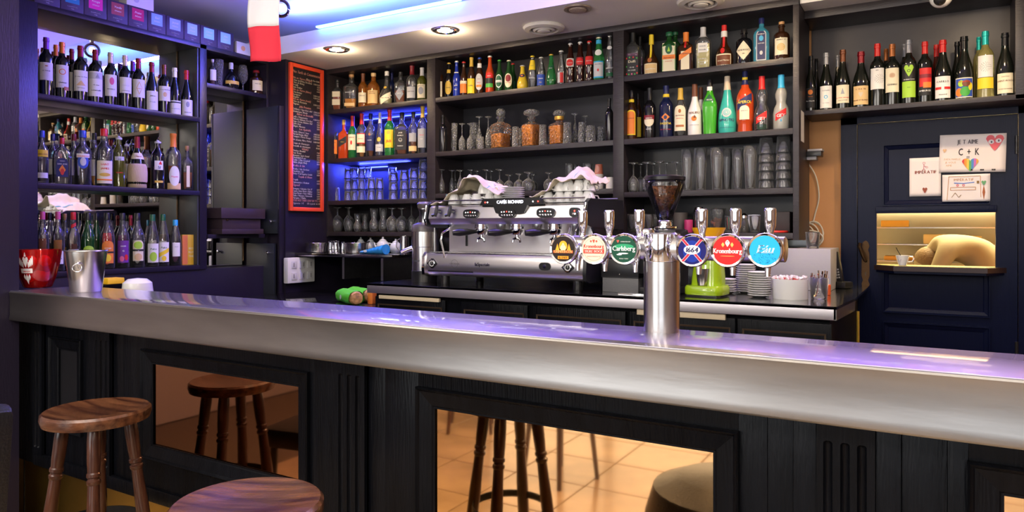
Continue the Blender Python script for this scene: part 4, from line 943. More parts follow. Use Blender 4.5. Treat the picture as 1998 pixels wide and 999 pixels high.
# --- bay 1, tumblers (two blocks) on shelf z 1.557
lv = ['at the bottom', 'second up', 'third up', 'on top']
for i, (px, Y, n, ytop) in enumerate([(656, 4.03, 1, 366), (668, 4.16, 3, 338), (679, 4.03, 3, 328), (692, 4.06, 3, 326), (706, 4.03, 3, 327), (718, 4.1, 3, 326), (725, 4.0, 2, 347), (741, 4.02, 2, 347)]):
    Ht = hpx(px, ytop, Y, 1.557)/n
    for k in range(n): glass_thing(px, Y, 1.557, Ht-.001, .030, 'tumbler', 'blue-lit tumbler, %s stack from left in the left tumbler block, %s' % (ORD[i], lv[k]), 'blue lit tumblers', True, dz=k*Ht)
for i, (px, Y, n, ytop) in enumerate([(768, 4.03, 3, 335), (766, 4.14, 3, 326), (789, 4.02, 3, 332), (808, 4.02, 3, 328), (826, 4.02, 4, 311)]):
    Ht = hpx(px, ytop, Y, 1.557)/n
    for k in range(n): glass_thing(px, Y, 1.557, Ht-.001, .034, 'tumbler', 'clear tumbler, %s stack from left in the right tumbler block, %s' % (ORD[i], lv[k]), 'clear tumblers right block', True, dz=k*Ht)
# --- bay 1, lowest shelf z 1.327
for i, (px, Y, yt, r, k, inv) in enumerate([(659, 4.02, 404.5, .042, 'goblet', True), (681, 4.05, 404.5, .042, 'goblet', True), (677, 4.15, 401, .03, 'tumbler', True), (698, 4.0, 417, .032, 'tulip', False), (712, 4.08, 417, .032, 'tulip', False),
                                           (730, 4.0, 407, .036, 'tulip', False), (748, 4.03, 406, .036, 'tulip', False), (765, 3.99, 406, .042, 'goblet', True), (784, 4.02, 406, .042, 'goblet', True), (803, 4.1, 396.5, .038, 'wine', True), (820, 4.12, 396.5, .038, 'wine', True)]):
    glass_thing(px, Y, 1.327, hpx(px, yt, Y, 1.327), r, k, 'clear %s, %s from left on the lowest left shelf' % ({'goblet': 'round goblet turned upside down', 'tumbler': 'tumbler', 'tulip': 'tulip-shaped glass', 'wine': 'wine glass turned upside down'}[k], ORD[i]), 'glasses on the lowest left shelf', inv)
# --- bay 2, shelf z 1.87: crystal
S2 = 1.87
i = 0
for px, Y, yt, r, k, inv in [(887, 4.03, 241, .021, 'pint', False), (901.5, 4.0, 241.7, .024, 'wine', True), (917.4, 4.0, 241.7, .024, 'wine', True), (925, 4.14, 240, .03, 'tumbler', False), (935, 4.08, 228, .026, 'flute', True), (952.7, 4.05, 228, .024, 'flute', True),
                             (938, 3.98, 267, .024, 'tumbler', True), (1006, 4.0, 248, .025, 'tumbler', True), (1018, 4.1, 251, .022, 'tumbler', True), (1059, 4.0, 244, .026, 'tumbler', True), (1107, 4.0, 239.5, .029, 'tumbler', True), (1122, 4.1, 222, .026, 'flute', True),
                             (1135, 4.02, 239, .024, 'tumbler', True), (1142.7, 4.14, 226.7, .028, 'wine', True), (1152.6, 4.0, 246, .032, 'tumbler', True), (1172, 4.05, 248, .025, 'tumbler', True)]:
    glass_thing(px, Y, S2, hpx(px, yt, Y, S2), r, k, 'cut crystal %s, %s glass from left on the decanter shelf' % ({'tumbler': 'tumbler upside down', 'wine': 'stem glass upside down', 'flute': 'tall stem glass upside down', 'pint': 'tall narrow glass'}[k], ORD[i]), 'crystal glasses on the decanter shelf', inv, m=CUT); i += 1
def decanter(px, yt, wpx, stop, lvl, label):
    Y = 4.05; r = rad_at(wpx, px, T_at(px, Y)); H = hpx(px, yt, Y, S2)
    t = thing('decanter', label, 'decanter', (X_at(px, Y), Y, S2+.0005), R(-20))
    hb = H*.60
    body = MB(); n = 24
    def sq(k, r_, z): 
        out = []
        for i in range(n):
            a = 2*math.pi*(i+.5)/n; c_, s_ = math.cos(a), math.sin(a); q = (abs(c_)**k+abs(s_)**k)**(-1/k); out.append((c_*q*r_, s_*q*r_, z))
        return out
    rows = [(7, r*.9, 0), (7, r*.94, .004), (7, r*.94, hb*.9), (4, r*.85, hb), (2, r*.38, hb*1.1), (2, r*.33, hb*1.22), (2, r*.52, hb*1.26), (2, r*.45, hb*1.32)]
    def shell(rows):
        m_ = MB(); m_.add([v for k, r_, z in rows for v in sq(k, r_, z)], [(j*n+i, j*n+(i+1) % n, (j+1)*n+(i+1) % n, (j+1)*n+i) for j in range(len(rows)-1) for i in range(n)]+[tuple(range(n))[::-1], tuple((len(rows)-1)*n+i for i in range(n))]); return m_
    MB_raw('glass_body', shell(rows), DECG, t)
    obj('liquid', shell([(7, r*.82, .012), (7, r*.82, hb*lvl), (7, r*.75, hb*lvl+.001)]), mat('amber_spirit', (1.0, .30, .01), .12, trans=.1, bump=1, bscale=60, coat=.3), t)
    s = MB()
    if stop == 'ball': s.sphere((0, 0, H-r*.5), r*.5, 16)
    elif stop == 'hex': s.lathe([(r*.3, H-r*.75), (r*.82, H-r*.55), (r*.88, H-r*.35), (r*.8, H-r*.15), (r*.4, H)], 8)
    else: s.lathe([(r*.3, H-r*.7), (r*.6, H-r*.55), (r*.68, H-r*.35), (r*.5, H-r*.1), (r*.2, H)], 16)
    s.lathe([(r*.25, hb*1.2), (r*.2, H-r*.6)], 12); MB_raw('glass_stopper', s, CUT, t)
    if stop == 'gold': obj('neck_ring', MB().lathe([(r*.4, hb*1.2), (r*.5, hb*1.22), (r*.5, hb*1.36), (r*.36, hb*1.38)], 20), paint((.75, .45, .08), .3, .6), t)
decanter(977, 211, 37, 'ball', .62, 'cut glass decanter with round ball stopper, half full of amber spirit')
decanter(1037.4, 214, 37, 'hex', .97, 'square cut glass decanter with flat faceted stopper, full of amber')
decanter(1091, 215, 37, 'gold', .92, 'cut glass decanter with domed stopper and gold neck ring')
# --- bay 2, shelf z 1.586
S3 = 1.586; i = 0
for px, Y, yt, r, k in [(862, 4.0, 331, .024, 'flute'), (870.7, 4.12, 331, .024, 'flute'), (881.7, 4.1, 332, .024, 'flute'), (888, 4.16, 332, .024, 'flute'), (898, 4.0, 332, .026, 'flute'), (919, 4.08, 331, .028, 'wine'), (931, 4.14, 333, .028, 'wine'), (949, 4.02, 331, .03, 'wine'), (958, 4.12, 333, .03, 'wine'), (975, 4.02, 330.5, .032, 'wine'),
                        (993, 4.03, 341, .034, 'goblet'), (1012.8, 4.0, 339, .034, 'goblet'), (1031, 3.99, 336, .042, 'goblet'), (1039, 4.12, 340, .036, 'goblet'), (1070.7, 4.03, 337, .034, 'goblet')]:
    glass_thing(px, Y, S3, hpx(px, yt, Y, S3), r, k, 'clear upside-down %s, %s from left on the shelf above the coffee machine' % ({'flute': 'champagne flute', 'wine': 'wine glass', 'goblet': 'round goblet'}[k], ORD[i]), 'stem glasses above the coffee machine', True); i += 1
for j, px in enumerate((1112, 1121)): glass_thing(px, 4.08+.06*j, S3, hpx(px, 320+j, 4.1, S3), .028, 'tumbler', 'ribbed clear glass behind the right tea towel, %s' % ('left one' if j == 0 else 'right one'), 'ribbed glasses behind the towel')
g = glass_thing(1147, 4.05, S3, hpx(1147, 319, 4.05, S3), .031, 'tumbler', 'clear glass of dark brown sticks beside the paper cups', 'glass')
g = tag(obj('brown_sticks', MB().cyl((X_at(1147, 4.05), 4.05, S3+.02), .022, .075, 12), paint((.14, .03, .02), .6)), 'dark brown sugar sticks packed inside a clear glass', 'sugar', kind='stuff')
# paper cups stack
def cupstack():
    px, Y = 1168.5, 4.03; r = .027; n = 15; Ht = hpx(px, 338, Y, S3); s = Ht/n
    for k in range(n-1):
        tag(obj('paper_cup', MB().lathe([(r*.95, 0), (r*.95, s*.3), (r*1.04, s*.35), (r*1.06, s*.8), (r*.98, s*.95), (r*.9, s*.95)], 20), mat('white_paper', (.75, .70, .64), .6), loc=(X_at(px, Y), Y, S3+.0005+k*s)), 'paper cup rim, %s from the bottom of the swirl cup stack' % ORD[k], 'cup', 'stacked paper cups')
    t = thing('paper_cup', 'brown paper cup with white swirls on top of the cup stack', 'cup', (X_at(px, Y), Y, S3+.0005+(n-1)*s), R(-15), 'stacked paper cups')
    h = .06; obj('cup_wall', MB().lathe([(r*.98, 0), (r*.80, h), (r*.7, h)], 24), paint((.42, .12, .06), .6), t)
    mb = MB(); f = lambda x, z: ((r*(.985-.2*z/h)+.0006)*math.sin(x/r), -(r*(.985-.2*z/h)+.0006)*math.cos(x/r), z)
    for q in range(4): ring(mb, f, -.004, h*.5, .004+q*.006, .006+q*.006, 24)
    obj('swirl_print', mb, paint((.72, .5, .4), .6), t, smooth=False)
cupstack()
tag(obj('paper_cup', MB().lathe([(.021, .07), (.026, .001), (.024, 0)], 24), mat('white_paper', (.75, .70, .64), .6), loc=(X_at(1190.5, 3.99), 3.99, S3)), 'single white paper cup upside down at the right shelf end', 'cup')
# --- bay 3, shelf z 1.562
S4 = 1.562; i = 0
for px, Y, yt in [(1236, 4.0, 317.6), (1250, 4.12, 319), (1262, 4.0, 316.5), (1275, 4.12, 318), (1287, 4.0, 315), (1299.6, 4.12, 317), (1320, 4.03, 315.5)]:
    glass_thing(px, Y, S4, hpx(px, yt, Y, S4), .032, 'wine', 'clear upside-down wine glass, %s from left on the right glass shelf' % ORD[i], 'wine glasses on the right glass shelf', True); i += 1
i = 0
for px, Y, yt, r in [(1341, 4.02, 292, .034), (1367.4, 4.02, 289.6, .036), (1399, 4.0, 288.5, .036), (1418, 4.12, 291, .034), (1439.6, 4.02, 292, .03), (1464, 4.0, 285, .036)]:
    g = glass_thing(px, Y, S4, hpx(px, yt, Y, S4), r, 'pint', 'tall clear beer glass, %s from left beside the stacked tumblers' % ORD[i], 'tall beer glasses', False); i += 1
for j, (px, yt) in enumerate(((1495, 268.7), (1529, 265))):
    n = 5; Ht = hpx(px, yt, 4.02, S4)/(n+1)
    for k in range(n): glass_thing(px, 4.02, S4, Ht*1.95, .040, 'tumbler', 'clear tumbler in the %s nested stack at right, %s' % (('left', 'right')[j], lv[k] if k < 4 else 'topmost' ) if k != 3 else 'clear tumbler in the %s nested stack at right, fourth up' % ('left', 'right')[j], 'nested tumblers', True, dz=k*Ht)
# --- bay 3, lowest shelf z 1.327
S5 = 1.327
for j, (px, Y) in enumerate(((1233, 4.0), (1266, 4.0), (1278, 4.08))): glass_thing(px, Y, S5, hpx(px, 418, Y, S5), .029, 'tumbler', 'ribbed clear tumbler %s on the shelf behind the grinder' % ('left of the bean cone', 'behind the bean cone', 'just right behind the bean cone')[j], 'ribbed tumblers behind the grinder')
def simple(name, px, Y, z, yt, wpx, m, label, cat, prof=None, **k):
    H = hpx(px, yt, Y, z); r = rad_at(wpx, px, T_at(px, Y)); p = (prof or (lambda H, r: [(r*.95, 0), (r, .004), (r, H-.004), (r*.95, H)]))(H, r)
    return tag(obj(name, MB().lathe(p, 28), m, loc=(X_at(px, Y), Y, z+.0005)), label, cat)
simple('canister', 1328, 4.1, S5, 415, 28, paint((.16, .13, .12), .5), 'matt taupe canister behind the bean cone', 'canister')
simple('candle', 1343.5, 4.0, S5, 429, 17, mat('pink_wax', (.45, .03, .14), .4), 'short dark pink candle on the lowest right shelf', 'candle')
t = thing('cocktail_shaker', 'tall steel shaker behind the second right tap handle', 'shaker', (X_at(1364, 4.03), 4.03, S5)); H = hpx(1364, 404, 4.03, S5)
obj('body', MB().lathe([(.026, 0), (.029, .01), (.030, H*.8), (.028, H*.83)], 28), STEELV, t); obj('lid', MB().lathe([(.029, H*.83), (.029, H*.88), (.024, H*.9), (.024, H*.98), (.02, H)], 28), CHROME, t)
glass_thing(1400, 4.05, S5, hpx(1400, 407, 4.05, S5), .048, 'tumbler', 'wide glass jar holding brown sugar sachets', None)
rr = random.Random(5)
for k in range(9):
    o = tag(obj('sugar_sachet', MB().box(-.018, .018, -.003, .003, 0, .05, .001), paint((.30, .12, .07), .6)), 'brown paper sachet inside the wide glass jar', 'sachet', 'sachets in the wide jar')
    o.location = (X_at(1400, 4.05)+rr.uniform(-.018, .018), 4.05+rr.uniform(-.022, .022), S5+.016+rr.uniform(0, .02)); o.rotation_euler = (rr.uniform(-.4, .4), rr.uniform(-.5, .5), rr.uniform(0, 3))
glass_thing(1423, 4.03, S5, hpx(1423, 421, 4.03, S5), .026, 'tumbler', 'glass of red and green straws beside the sachet jar', None)
for k, c in enumerate(((.6, .03, .05), (.02, .35, .15), (.6, .03, .05), (.02, .35, .15))):
    tag(obj('straw', MB().tube([(X_at(1423, 4.03)-.008+.006*k, 4.03, S5+.012), (X_at(1423, 4.03)-.012+.008*k, 4.03, S5+.085)], .003, 8), paint(c)), '%s straw in the small glass' % ('red' if k % 2 == 0 else 'green'), 'straw', 'straws in the small glass')
t = thing('sugar_pourer', 'glass sugar pourer with steel cap on the lowest right shelf', 'sugar pourer', (X_at(1452, 4.0), 4.0, S5)); H = hpx(1452, 416, 4.0, S5)
MB_raw('jar', MB().lathe(hollow([(.022, 0), (.023, .003), (.023, H*.75)], .0015, .004), 24), GLASS, t); obj('sugar', MB().cyl((0, 0, .006), .020, H*.45), paint((.75, .70, .66), .9), t); obj('lid', MB().lathe([(.024, H*.75), (.024, H*.88), (.012, H*.93), (.006, H)], 24), CHROME, t)
glass_thing(1473, 4.0, S5, hpx(1473, 421, 4.0, S5), .030, 'tumbler', 'glass of white paper packets on the lowest right shelf', None)
for k in range(5):
    o = tag(obj('paper_packet', MB().box(-.008, .008, -.001, .001, 0, .085, .0005), paint((.7, .72, .78), .6)), 'white paper packet standing in a glass', 'packet', 'packets in the glass')
    o.location = (X_at(1473, 4.0)+(k-2)*.008, 4.0+.004*(k % 2), S5+.014); o.rotation_euler = (0, (k-2)*.10, .3*k)
tag(obj('dark_box', MB().box(X_at(1512, 4.1), X_at(1545, 4.1), 4.04, 4.2, S5, hpx(1528, 413, 4.04, 0), .004), paint((.035, .02, .02), .5)), 'dark maroon box at the right end of the lowest shelf', 'box')
tag(obj('red_dish', MB().lathe([(.052, 0), (.055, .003), (.055, .009), (.05, .012)], 28, (X_at(1516, 3.98), 3.99, S5+.0005)), paint((.7, .04, .03), .3)), 'flat bright red lid in front of the maroon box', 'lid')

# ================================================================== BOTTLE ROWS
def mk(*a): return a
P = lambda sh, z0, z1, w, c: ('p', sh, z0, z1, w, c)
TT = lambda s, z, sz, c, sh=0, mw=1.7: ('t', s, z, sz, c, sh, mw)
def row_back(rows, Yc, zs, where, group):
    k = 0
    for r_ in rows:
        px, yt, wpx, kind, glass, liq, cap, marks, look = r_[:9]; dY = r_[9] if len(r_) > 9 else 0
        Y = Yc+dY; T = T_at(px, Y); Rb = rad_at(wpx, px, T); H = Z_at(yt, T)-zs
        X = X_at(px, Y)
        if dY: lb = '%s, half hidden behind the %s' % (look, where)
        else: lb = '%s, %s from left, %s' % (look, ORD[k], where); k += 1
        bottle((X, Y, zs+.0005), math.atan2(-X, Y)*.6, Rb, H, kind, glass, liq, cap, marks, lb, group)
def row_left(rows, zs, where, group, Xc=-4.175):
    k = 0
    for r_ in rows:
        px, yt, wpx, kind, glass, liq, cap, marks, look = r_[:9]; dX = r_[9] if len(r_) > 9 else 0
        X = Xc-dX; T = TX_at(px, X); Rb = min(rad_at(wpx, px, T), .052); H = Z_at(yt, T)-zs
        if SQ.get(kind, (2, 1))[0] > 2: Rb *= .9
        Y = Y_at(px, X)
        if dX: lb = '%s, half hidden behind the %s' % (look, where)
        else: lb = '%s, %s from left, %s' % (look, ORD[k], where); k += 1
        bottle((X, Y, zs+.0005), R(66), Rb, H, kind, glass, liq, cap, marks, lb, group)
W_, K_, Rd, Gd = 'white', 'black', 'red', 'gold'
CL = 'clear'
# left unit, red wines
row_left([
 (90, 73.7, 30, 'bord', 'wine', None, ('foil', 'purple'), [P('r', .26, .56, .95, W_), TT('LE FAGE', .41, .28, K_), ('po', 'o', 0, .49, .51, .2, 'copper')], 'wine with square white label and violet capsule'),
 (121, 83, 30, 'bord', 'wine', None, ('foil', 'orange'), [P('r', .18, .58, .9, W_), ('ring', .46, .34, .44, 'orange'), TT('Quinsac', .26, .34, K_, .3), ('po', 'r', .55, .14, .2, .35, 'copper')], 'wine with big orange Q label and orange capsule'),
 (157, 90, 31, 'bord', 'wine', None, ('foil', 'dkred'), [P('r', .17, .54, 1.0, W_), TT('Château La Croix', .42, .26, K_, .3), ('po', 'tri', 0, .27, .36, .6, 'tan'), TT('SAINT EMILION', .22, .14, K_)], 'wine with castle label and red capsule'),
 (186, 97.5, 30, 'bord', 'wine', None, ('foil', 'dkred'), [P('r', .12, .58, 1.0, W_), ('po', 'r', 0, .44, .56, .95, 'ltgrey'), ('po', 'tri', .2, .46, .54, .3, 'grey'), TT('Château', .32, .24, K_, .3), TT('Lamarsalle', .22, .3, K_, .3)], 'wine with tall engraved-landscape label'),
 (215.5, 103, 27, 'bord', 'wine', None, ('foil', 'beige'), [P('r', .17, .57, .95, W_), ('po', 'o', .1, .38, .52, .34, 'pink'), TT('NOVELLE', .29, .28, K_)], 'wine with pink round seal and beige capsule'),
 (244, 108.7, 27, 'bord', 'wine', None, ('foil', 'beige'), [P('r', .27, .57, .95, W_), TT('COCO', .40, .34, 'ltgrey'), TT('COTES DE BOURG', .31, .14, K_)], 'wine with plain pale label and beige capsule'),
 (270, 114.7, 27, 'bord', 'wine', None, ('foil', 'dkred'), [P('r', .23, .58, .95, W_), ('ring', .41, .26, .34, 'orange'), ('po', 'd', 0, .28, .54, .42, 'tan'), ('po', 'd', 0, .31, .51, .34, W_), TT('FRONSAC', .395, .16, 'orange')], 'wine with orange cross label'),
 (296, 122, 26, 'burg', 'wine', None, ('foil', 'dkred'), [P('r', .03, .41, .95, W_), TT('Juliénas', .3, .3, K_, .2), TT('Brouilly', .18, .3, 'grey', .3)], 'sloping-shoulder wine with low white label'),
 (320, 127, 26, 'bord', 'wine', None, ('foil', 'brown'), [P('r', .25, .55, .95, W_), TT('Château Beychevelle', .47, .22, K_, .3), ('po', 'o', 0, .33, .43, .28, 'tan')], 'wine with gold crest label and brown capsule'),
 (341, 133, 25, 'burg', 'wine', None, ('foil', 'white'), [P('r', .02, .30, .95, W_), ('po', 'r', 0, .25, .275, .95, K_), TT('BOURGOGNE', .12, .22, 'grey')], 'slender wine with white capsule'),
 (364, 138, 25, 'burg', 'wine', None, ('foil', 'red'), [P('r', .02, .36, .95, W_), ('po', 'o', 0, .2, .32, .28, 'grey'), TT('MORGON', .08, .24, K_)], 'slender wine with bright red capsule'),
 (109, 88, 24, 'bord', 'wine', None, ('foil', 'orange'), [P('r', .2, .55, .9, W_)], 'second wine with orange capsule', .07),
 (140, 96, 24, 'bord', 'wine', None, ('foil', 'dkred'), [P('r', .2, .55, .9, W_)], 'wine with dark red capsule', .07),
 (259, 120, 24, 'bord', 'wine', None, ('foil', 'purple'), [P('r', .2, .55, .9, W_)], 'wine with violet capsule', .07)], 2.07, 'top left wine row', 'wines on the top left shelf')
row_left([
 (82, 255, 26, 'spirit', CL, (.45, 'clear'), ('screw', 'blue'), [P('r', .50, .63, .98, 'yellow'), TT("GORDON'S", .535, .34, 'dkred'), P('r', .1, .2, .9, W_)], 'clear gin with yellow band and blue cap'),
 (121, 269.4, 42, 'flask', CL, (.55, 'clear'), ('screw', 'red'), [P('arch', .16, .56, .62, 'navy'), TT('TEQUILA', .49, .14, W_, 0, 1), TT('SAN JOSE', .42, .24, W_, 0, 1.1), ('po', 'd', 0, .2, .42, .36, 'orange'), ('po', 'o', 0, .2, .34, .2, 'red')], 'wide flask tequila with blue arched label and red cap'),
 (161, 255, 35, 'spirit', CL, (.5, 'clear'), ('screw', 'blue'), [P('o', .30, .56, .62, 'blue'), ('po', 'o', 0, .35, .5, .34, 'ltgrey'), P('r', .50, .57, .75, 'white'), TT('POLIAKOV', .51, .28, 'red', 0, 1.4)], 'clear vodka with blue oval label and blue cap'),
 (203, 251.5, 36, 'spirit', CL, (.5, 'clear'), ('screw', 'red'), [P('r', .05, .44, .92, 'cream'), TT('SAINT', .36, .34, 'red'), TT('JAMES', .29, .34, 'red'), ('po', 'o', 0, .17, .23, .6, 'gold'), ('po', 'r', 0, .10, .125, .9, 'orange')], 'clear rum with cream label and red cap'),
 (232, 257.8, 27, 'spirit', 'olive', None, ('pourer', 'silver'), [P('r', .48, .55, .7, 'ltgrey'), TT('RED', .49, .26, 'navy'), TT('ROSSO', .25, .3, 'red')], 'olive green vermouth with pourer'),
 (268, 267, 42, 'fiasco', 'wine', None, ('foil', 'dkred'), [P('r', .56, .68, .9, 'cream'), TT('Chianti', .6, .26, 'dkred', .2)], 'chianti flask wrapped in pale straw'),
 (308, 266, 28, 'spirit', 'black', None, ('pourer', 'silver'), [P('r', .36, .53, .62, W_), TT('51', .38, .62, 'navy', .1, 1), ('po', 'tri', .2, .46, .53, .25, 'red'), P('r', .12, .16, .6, 'gold')], 'black pastis bottle marked 51 with pourer'),
 (338, 261, 31, 'spirit', CL, (.42, 'dkamber'), ('band', 'orange'), [P('r', .01, .12, .95, 'tan'), P('o', .07, .42, .7, 'white'), TT('Magalie', .22, .3, 'pink', .2, 1.2)], 'amber spirit with white oval label and orange neck'),
 (365, 285, 24, 'square', CL, (.4, 'dkamber'), ('cork', 'cork'), [P('r', .08, .55, .3, 'cream')], 'small square amber bottle with cork'),
 (103, 262, 22, 'spirit', CL, (.6, 'clear'), ('screw', 'navy'), [P('r', .2, .5, .9, W_)], 'clear spirit with navy cap', .07),
 (144, 262, 24, 'spirit', CL, (.6, 'clear'), ('screw', 'dkred'), [P('r', .2, .5, .9, W_)], 'clear spirit with dark red cap', .07),
 (184, 260, 24, 'spirit', CL, (.4, 'amber'), ('screw', 'black'), [P('r', .2, .5, .9, W_)], 'amber spirit with black cap', .07),
 (247, 273, 22, 'spirit', 'brown', None, ('pourer', 'silver'), [P('r', .2, .5, .9, W_)], 'dark spirit with pourer', .07)], 1.594, 'middle left row', 'spirits on the middle left shelf')
row_left([
 (83, 413, 26, 'syrup', CL, (.55, 'dkamber'), ('screw', 'pink'), [P('r', .12, .38, .8, W_), TT('MONIN', .22, .34, 'navy')], 'dark syrup with pink cap'),
 (113, 413, 27, 'syrup', CL, (.52, 'amber'), ('screw', 'pink'), [P('r', .12, .34, .8, W_), TT('MONIN', .2, .34, 'navy')], 'amber syrup with pink cap'),
 (143, 414, 27, 'syrup', CL, (.45, 'brown'), ('screw', 'red'), [P('r', .12, .36, .8, W_), TT('MONIN', .2, .34, 'navy'), P('slant', .74, .8, .36, 'red')], 'syrup with red striped neck'),
 (172, 415.5, 30, 'syrup', 'dkgreen', None, ('screw', 'black'), [P('arch', .1, .42, .75, 'lime'), TT('menthe', .25, .3, 'dkgreen')], 'dark green mint syrup with black cap'),
 (209, 415.6, 31, 'syrup', CL, (.64, 'red'), ('screw', 'black'), [P('arch', .1, .5, .78, 'orange'), ('po', 'r', 0, .28, .31, .78, K_), TT('orange', .36, .3, 'white'), ('po', 'o', 0, .13, .26, .4, 'yellow')], 'red orange-flavour syrup with black cap'),
 (239, 416, 28, 'syrup', CL, (.6, 'purple'), ('screw', 'black'), [P('r', .1, .5, .82, 'purple'), TT('cassis', .39, .34, 'white'), TT('G', .3, .36, 'white'), ('po', 'o', -.2, .12, .22, .3, 'pink'), ('po', 'o', .4, .14, .25, .25, 'red')], 'deep purple cassis syrup'),
 (268, 416, 29, 'syrup', CL, (.5, 'white'), ('screw', 'black'), [P('arch', .12, .50, .75, 'cream'), ('po', 'o', 0, .34, .48, .6, 'lime'), ('po', 'r', 0, .30, .335, .75, K_), ('po', 'o', 0, .13, .26, .5, 'tan'), TT('G', .295, .24, 'white')], 'cloudy almond syrup with green and brown label'),
 (297.5, 418.5, 26, 'sauce', CL, (.5, 'pale'), ('screw', 'dkgreen'), [P('r', .08, .44, .9, W_), TT('Pulco', .32, .46, 'dkgreen', .2), ('po', 'o', 0, .1, .28, .55, 'lime')], 'lime cordial with green cap'),
 (318, 418, 25, 'sauce', CL, (.48, 'pale'), ('screw', 'dkgreen'), [P('r', .08, .46, .9, W_), TT('Pulco', .34, .46, 'dkgreen', .2), ('po', 'slant', 0, .22, .3, .85, 'yellow'), ('po', 'o', 0, .1, .2, .35, 'yellow')], 'lemon cordial with yellow band'),
 (342, 429, 25, 'sauce', CL, (.22, 'purple'), ('screw', 'sky'), [P('r', .2, .5, .6, W_), TT('SIROP', .4, .22, 'grey')], 'half empty bottle with blue cap'),
 (97, 415, 18, 'syrup', CL, (.4, 'brown'), ('screw', 'black'), [], 'black-capped syrup', .07),
 (127, 417, 18, 'syrup', CL, (.4, 'amber'), ('cork', 'cork'), [], 'cork-stoppered bottle', .07),
 (188, 416, 22, 'syrup', 'dkgreen', None, ('screw', 'black'), [], 'dark black-capped syrup', .07),
 (255, 420, 18, 'bord', 'wine', None, ('foil', 'dkred'), [], 'wine with dark red capsule', .07)], 1.115, 'bottom left syrup row', 'syrups on the bottom left shelf')
# chianti straw
for o in list(bpy.data.objects):
    if o.get('label', '').startswith('chianti'):
        Hc = None
        ch = [c for c in o.children if c.name.startswith('glass_body')][0]; zz = max(v.co.z for v in ch.data.vertices)/.99; rr_ = max(v.co.x for v in ch.data.vertices)
        mb = MB(); pr = [(.80*rr_, 0), (.98*rr_, .005), (.94*rr_, .10*zz), (1.05*rr_, .14*zz), (1.06*rr_, .3*zz), (1.0*rr_, .42*zz), (.88*rr_, .47*zz), (.8*rr_, .47*zz)]
        n = 60
        vs = [((r_+.0012*(i % 2))*math.cos(2*math.pi*i/n), (r_+.0012*(i % 2))*math.sin(2*math.pi*i/n), z) for r_, z in pr for i in range(n)]
        mb.add(vs, [(j*n+i, j*n+(i+1) % n, (j+1)*n+(i+1) % n, (j+1)*n+i) for j in range(len(pr)-1) for i in range(n)])
        obj('straw_wrap', mb, mat('pale_straw', (.62, .47, .32), .8, bump=.4, bscale=80, stretch=(5, 5, .5)), o, angle=80)
# juice carton
t = thing('juice_carton', 'yellow fruit drink carton with green leaves at the shelf end', 'carton', (-4.185, Y_at(371, -4.17), 1.1155), R(66))
Hc = Z_at(458, TX_at(371, -4.17))-1.115
obj('carton', MB().box(-.045, .045, -.03, .03, 0, Hc, .002), paint((.80, .48, .03), .4), t)
mb = MB(); f = lambda x, z: (x, -.0306, z); patch(mb, f, -.044, -.012, .004, Hc-.004); obj('print', mb, paint((.75, .2, .06)), t, smooth=False)
mb = MB(); [patch(mb, f, .03-.008, .03+.008, z, z+.02, 'd', 4) for z in (.02, .045, .08, .11, Hc-.03)]; obj('leaf_print', mb, paint((.1, .35, .05)), t, smooth=False)
mb = MB(); [text(mb, s, f, .008, z, .018, 'c', .03) for s, z in (('THE', .05), ('FRUIT', .075), ('BIO', .1))]; obj('lettering', mb, paint((.85, .8, .5)), t, smooth=False)
tag(obj('spice_box', MB().box(-4.29, -4.25, Y_at(365, -4.28), Y_at(385, -4.28), 1.1155, 1.33, .003), paint((.03, .03, .035), .3)), 'dark glossy box behind the yellow carton', 'box')
# top box of the second bay
YTOPZ = 2.304
row_left([(414.6, 116, 16, 'spirit', CL, (.3, 'purple'), ('cork', 'silver'), [P('r', .2, .6, .8, W_)], 'clear gin with white label'),
          (451, 123, 35, 'round', 'black', None, ('band', 'silver'), [P('r', .18, .3, .98, 'gold')], 'round dark liqueur decanter with gold band'),
          (500, 138, 26, 'stout', 'brown', None, ('knob', 'dkred'), [P('r', .15, .56, .85, 'cream'), TT('NOIX 1898', .4, .2, K_)], 'short brown bottle with red wax stopper')], YTOPZ, 'small high cubby row', 'bottles in the high left cubby')
for j, (px, yt) in enumerate(((426, 117), (474, 128))):
    Y = Y_at(px, -4.2); glass_thing(0, Y, YTOPZ, Z_at(yt, TX_at(px, -4.2))-YTOPZ, .034, 'goblet' if j else 'pint', 'cut crystal goblet %s of the round dark decanter in the cubby' % ('left', 'right')[j], 'crystal in the high cubby', False, m=CUT, X=-4.2)
# cash box on the cupboard ledge
t = thing('cash_box', 'chunky dark wooden box with overhanging lid on the mirror ledge', 'box', (-4.17, 3.27, 1.3125))
BB = mat('dark_plum_wood', (.035, .022, .028), .4)
obj('base', MB().box(-.12, .13, -.17, .17, 0, .035, .004), BB, t); obj('drawer', MB().box(-.11, .115, -.155, .155, .035, .105, .003), BB, t); obj('lid', MB().box(-.12, .135, -.18, .18, .105, .175, .004), BB, t)
obj('latch', MB().sphere((.12, -.12, .095), .008, 10), BRASS, t)
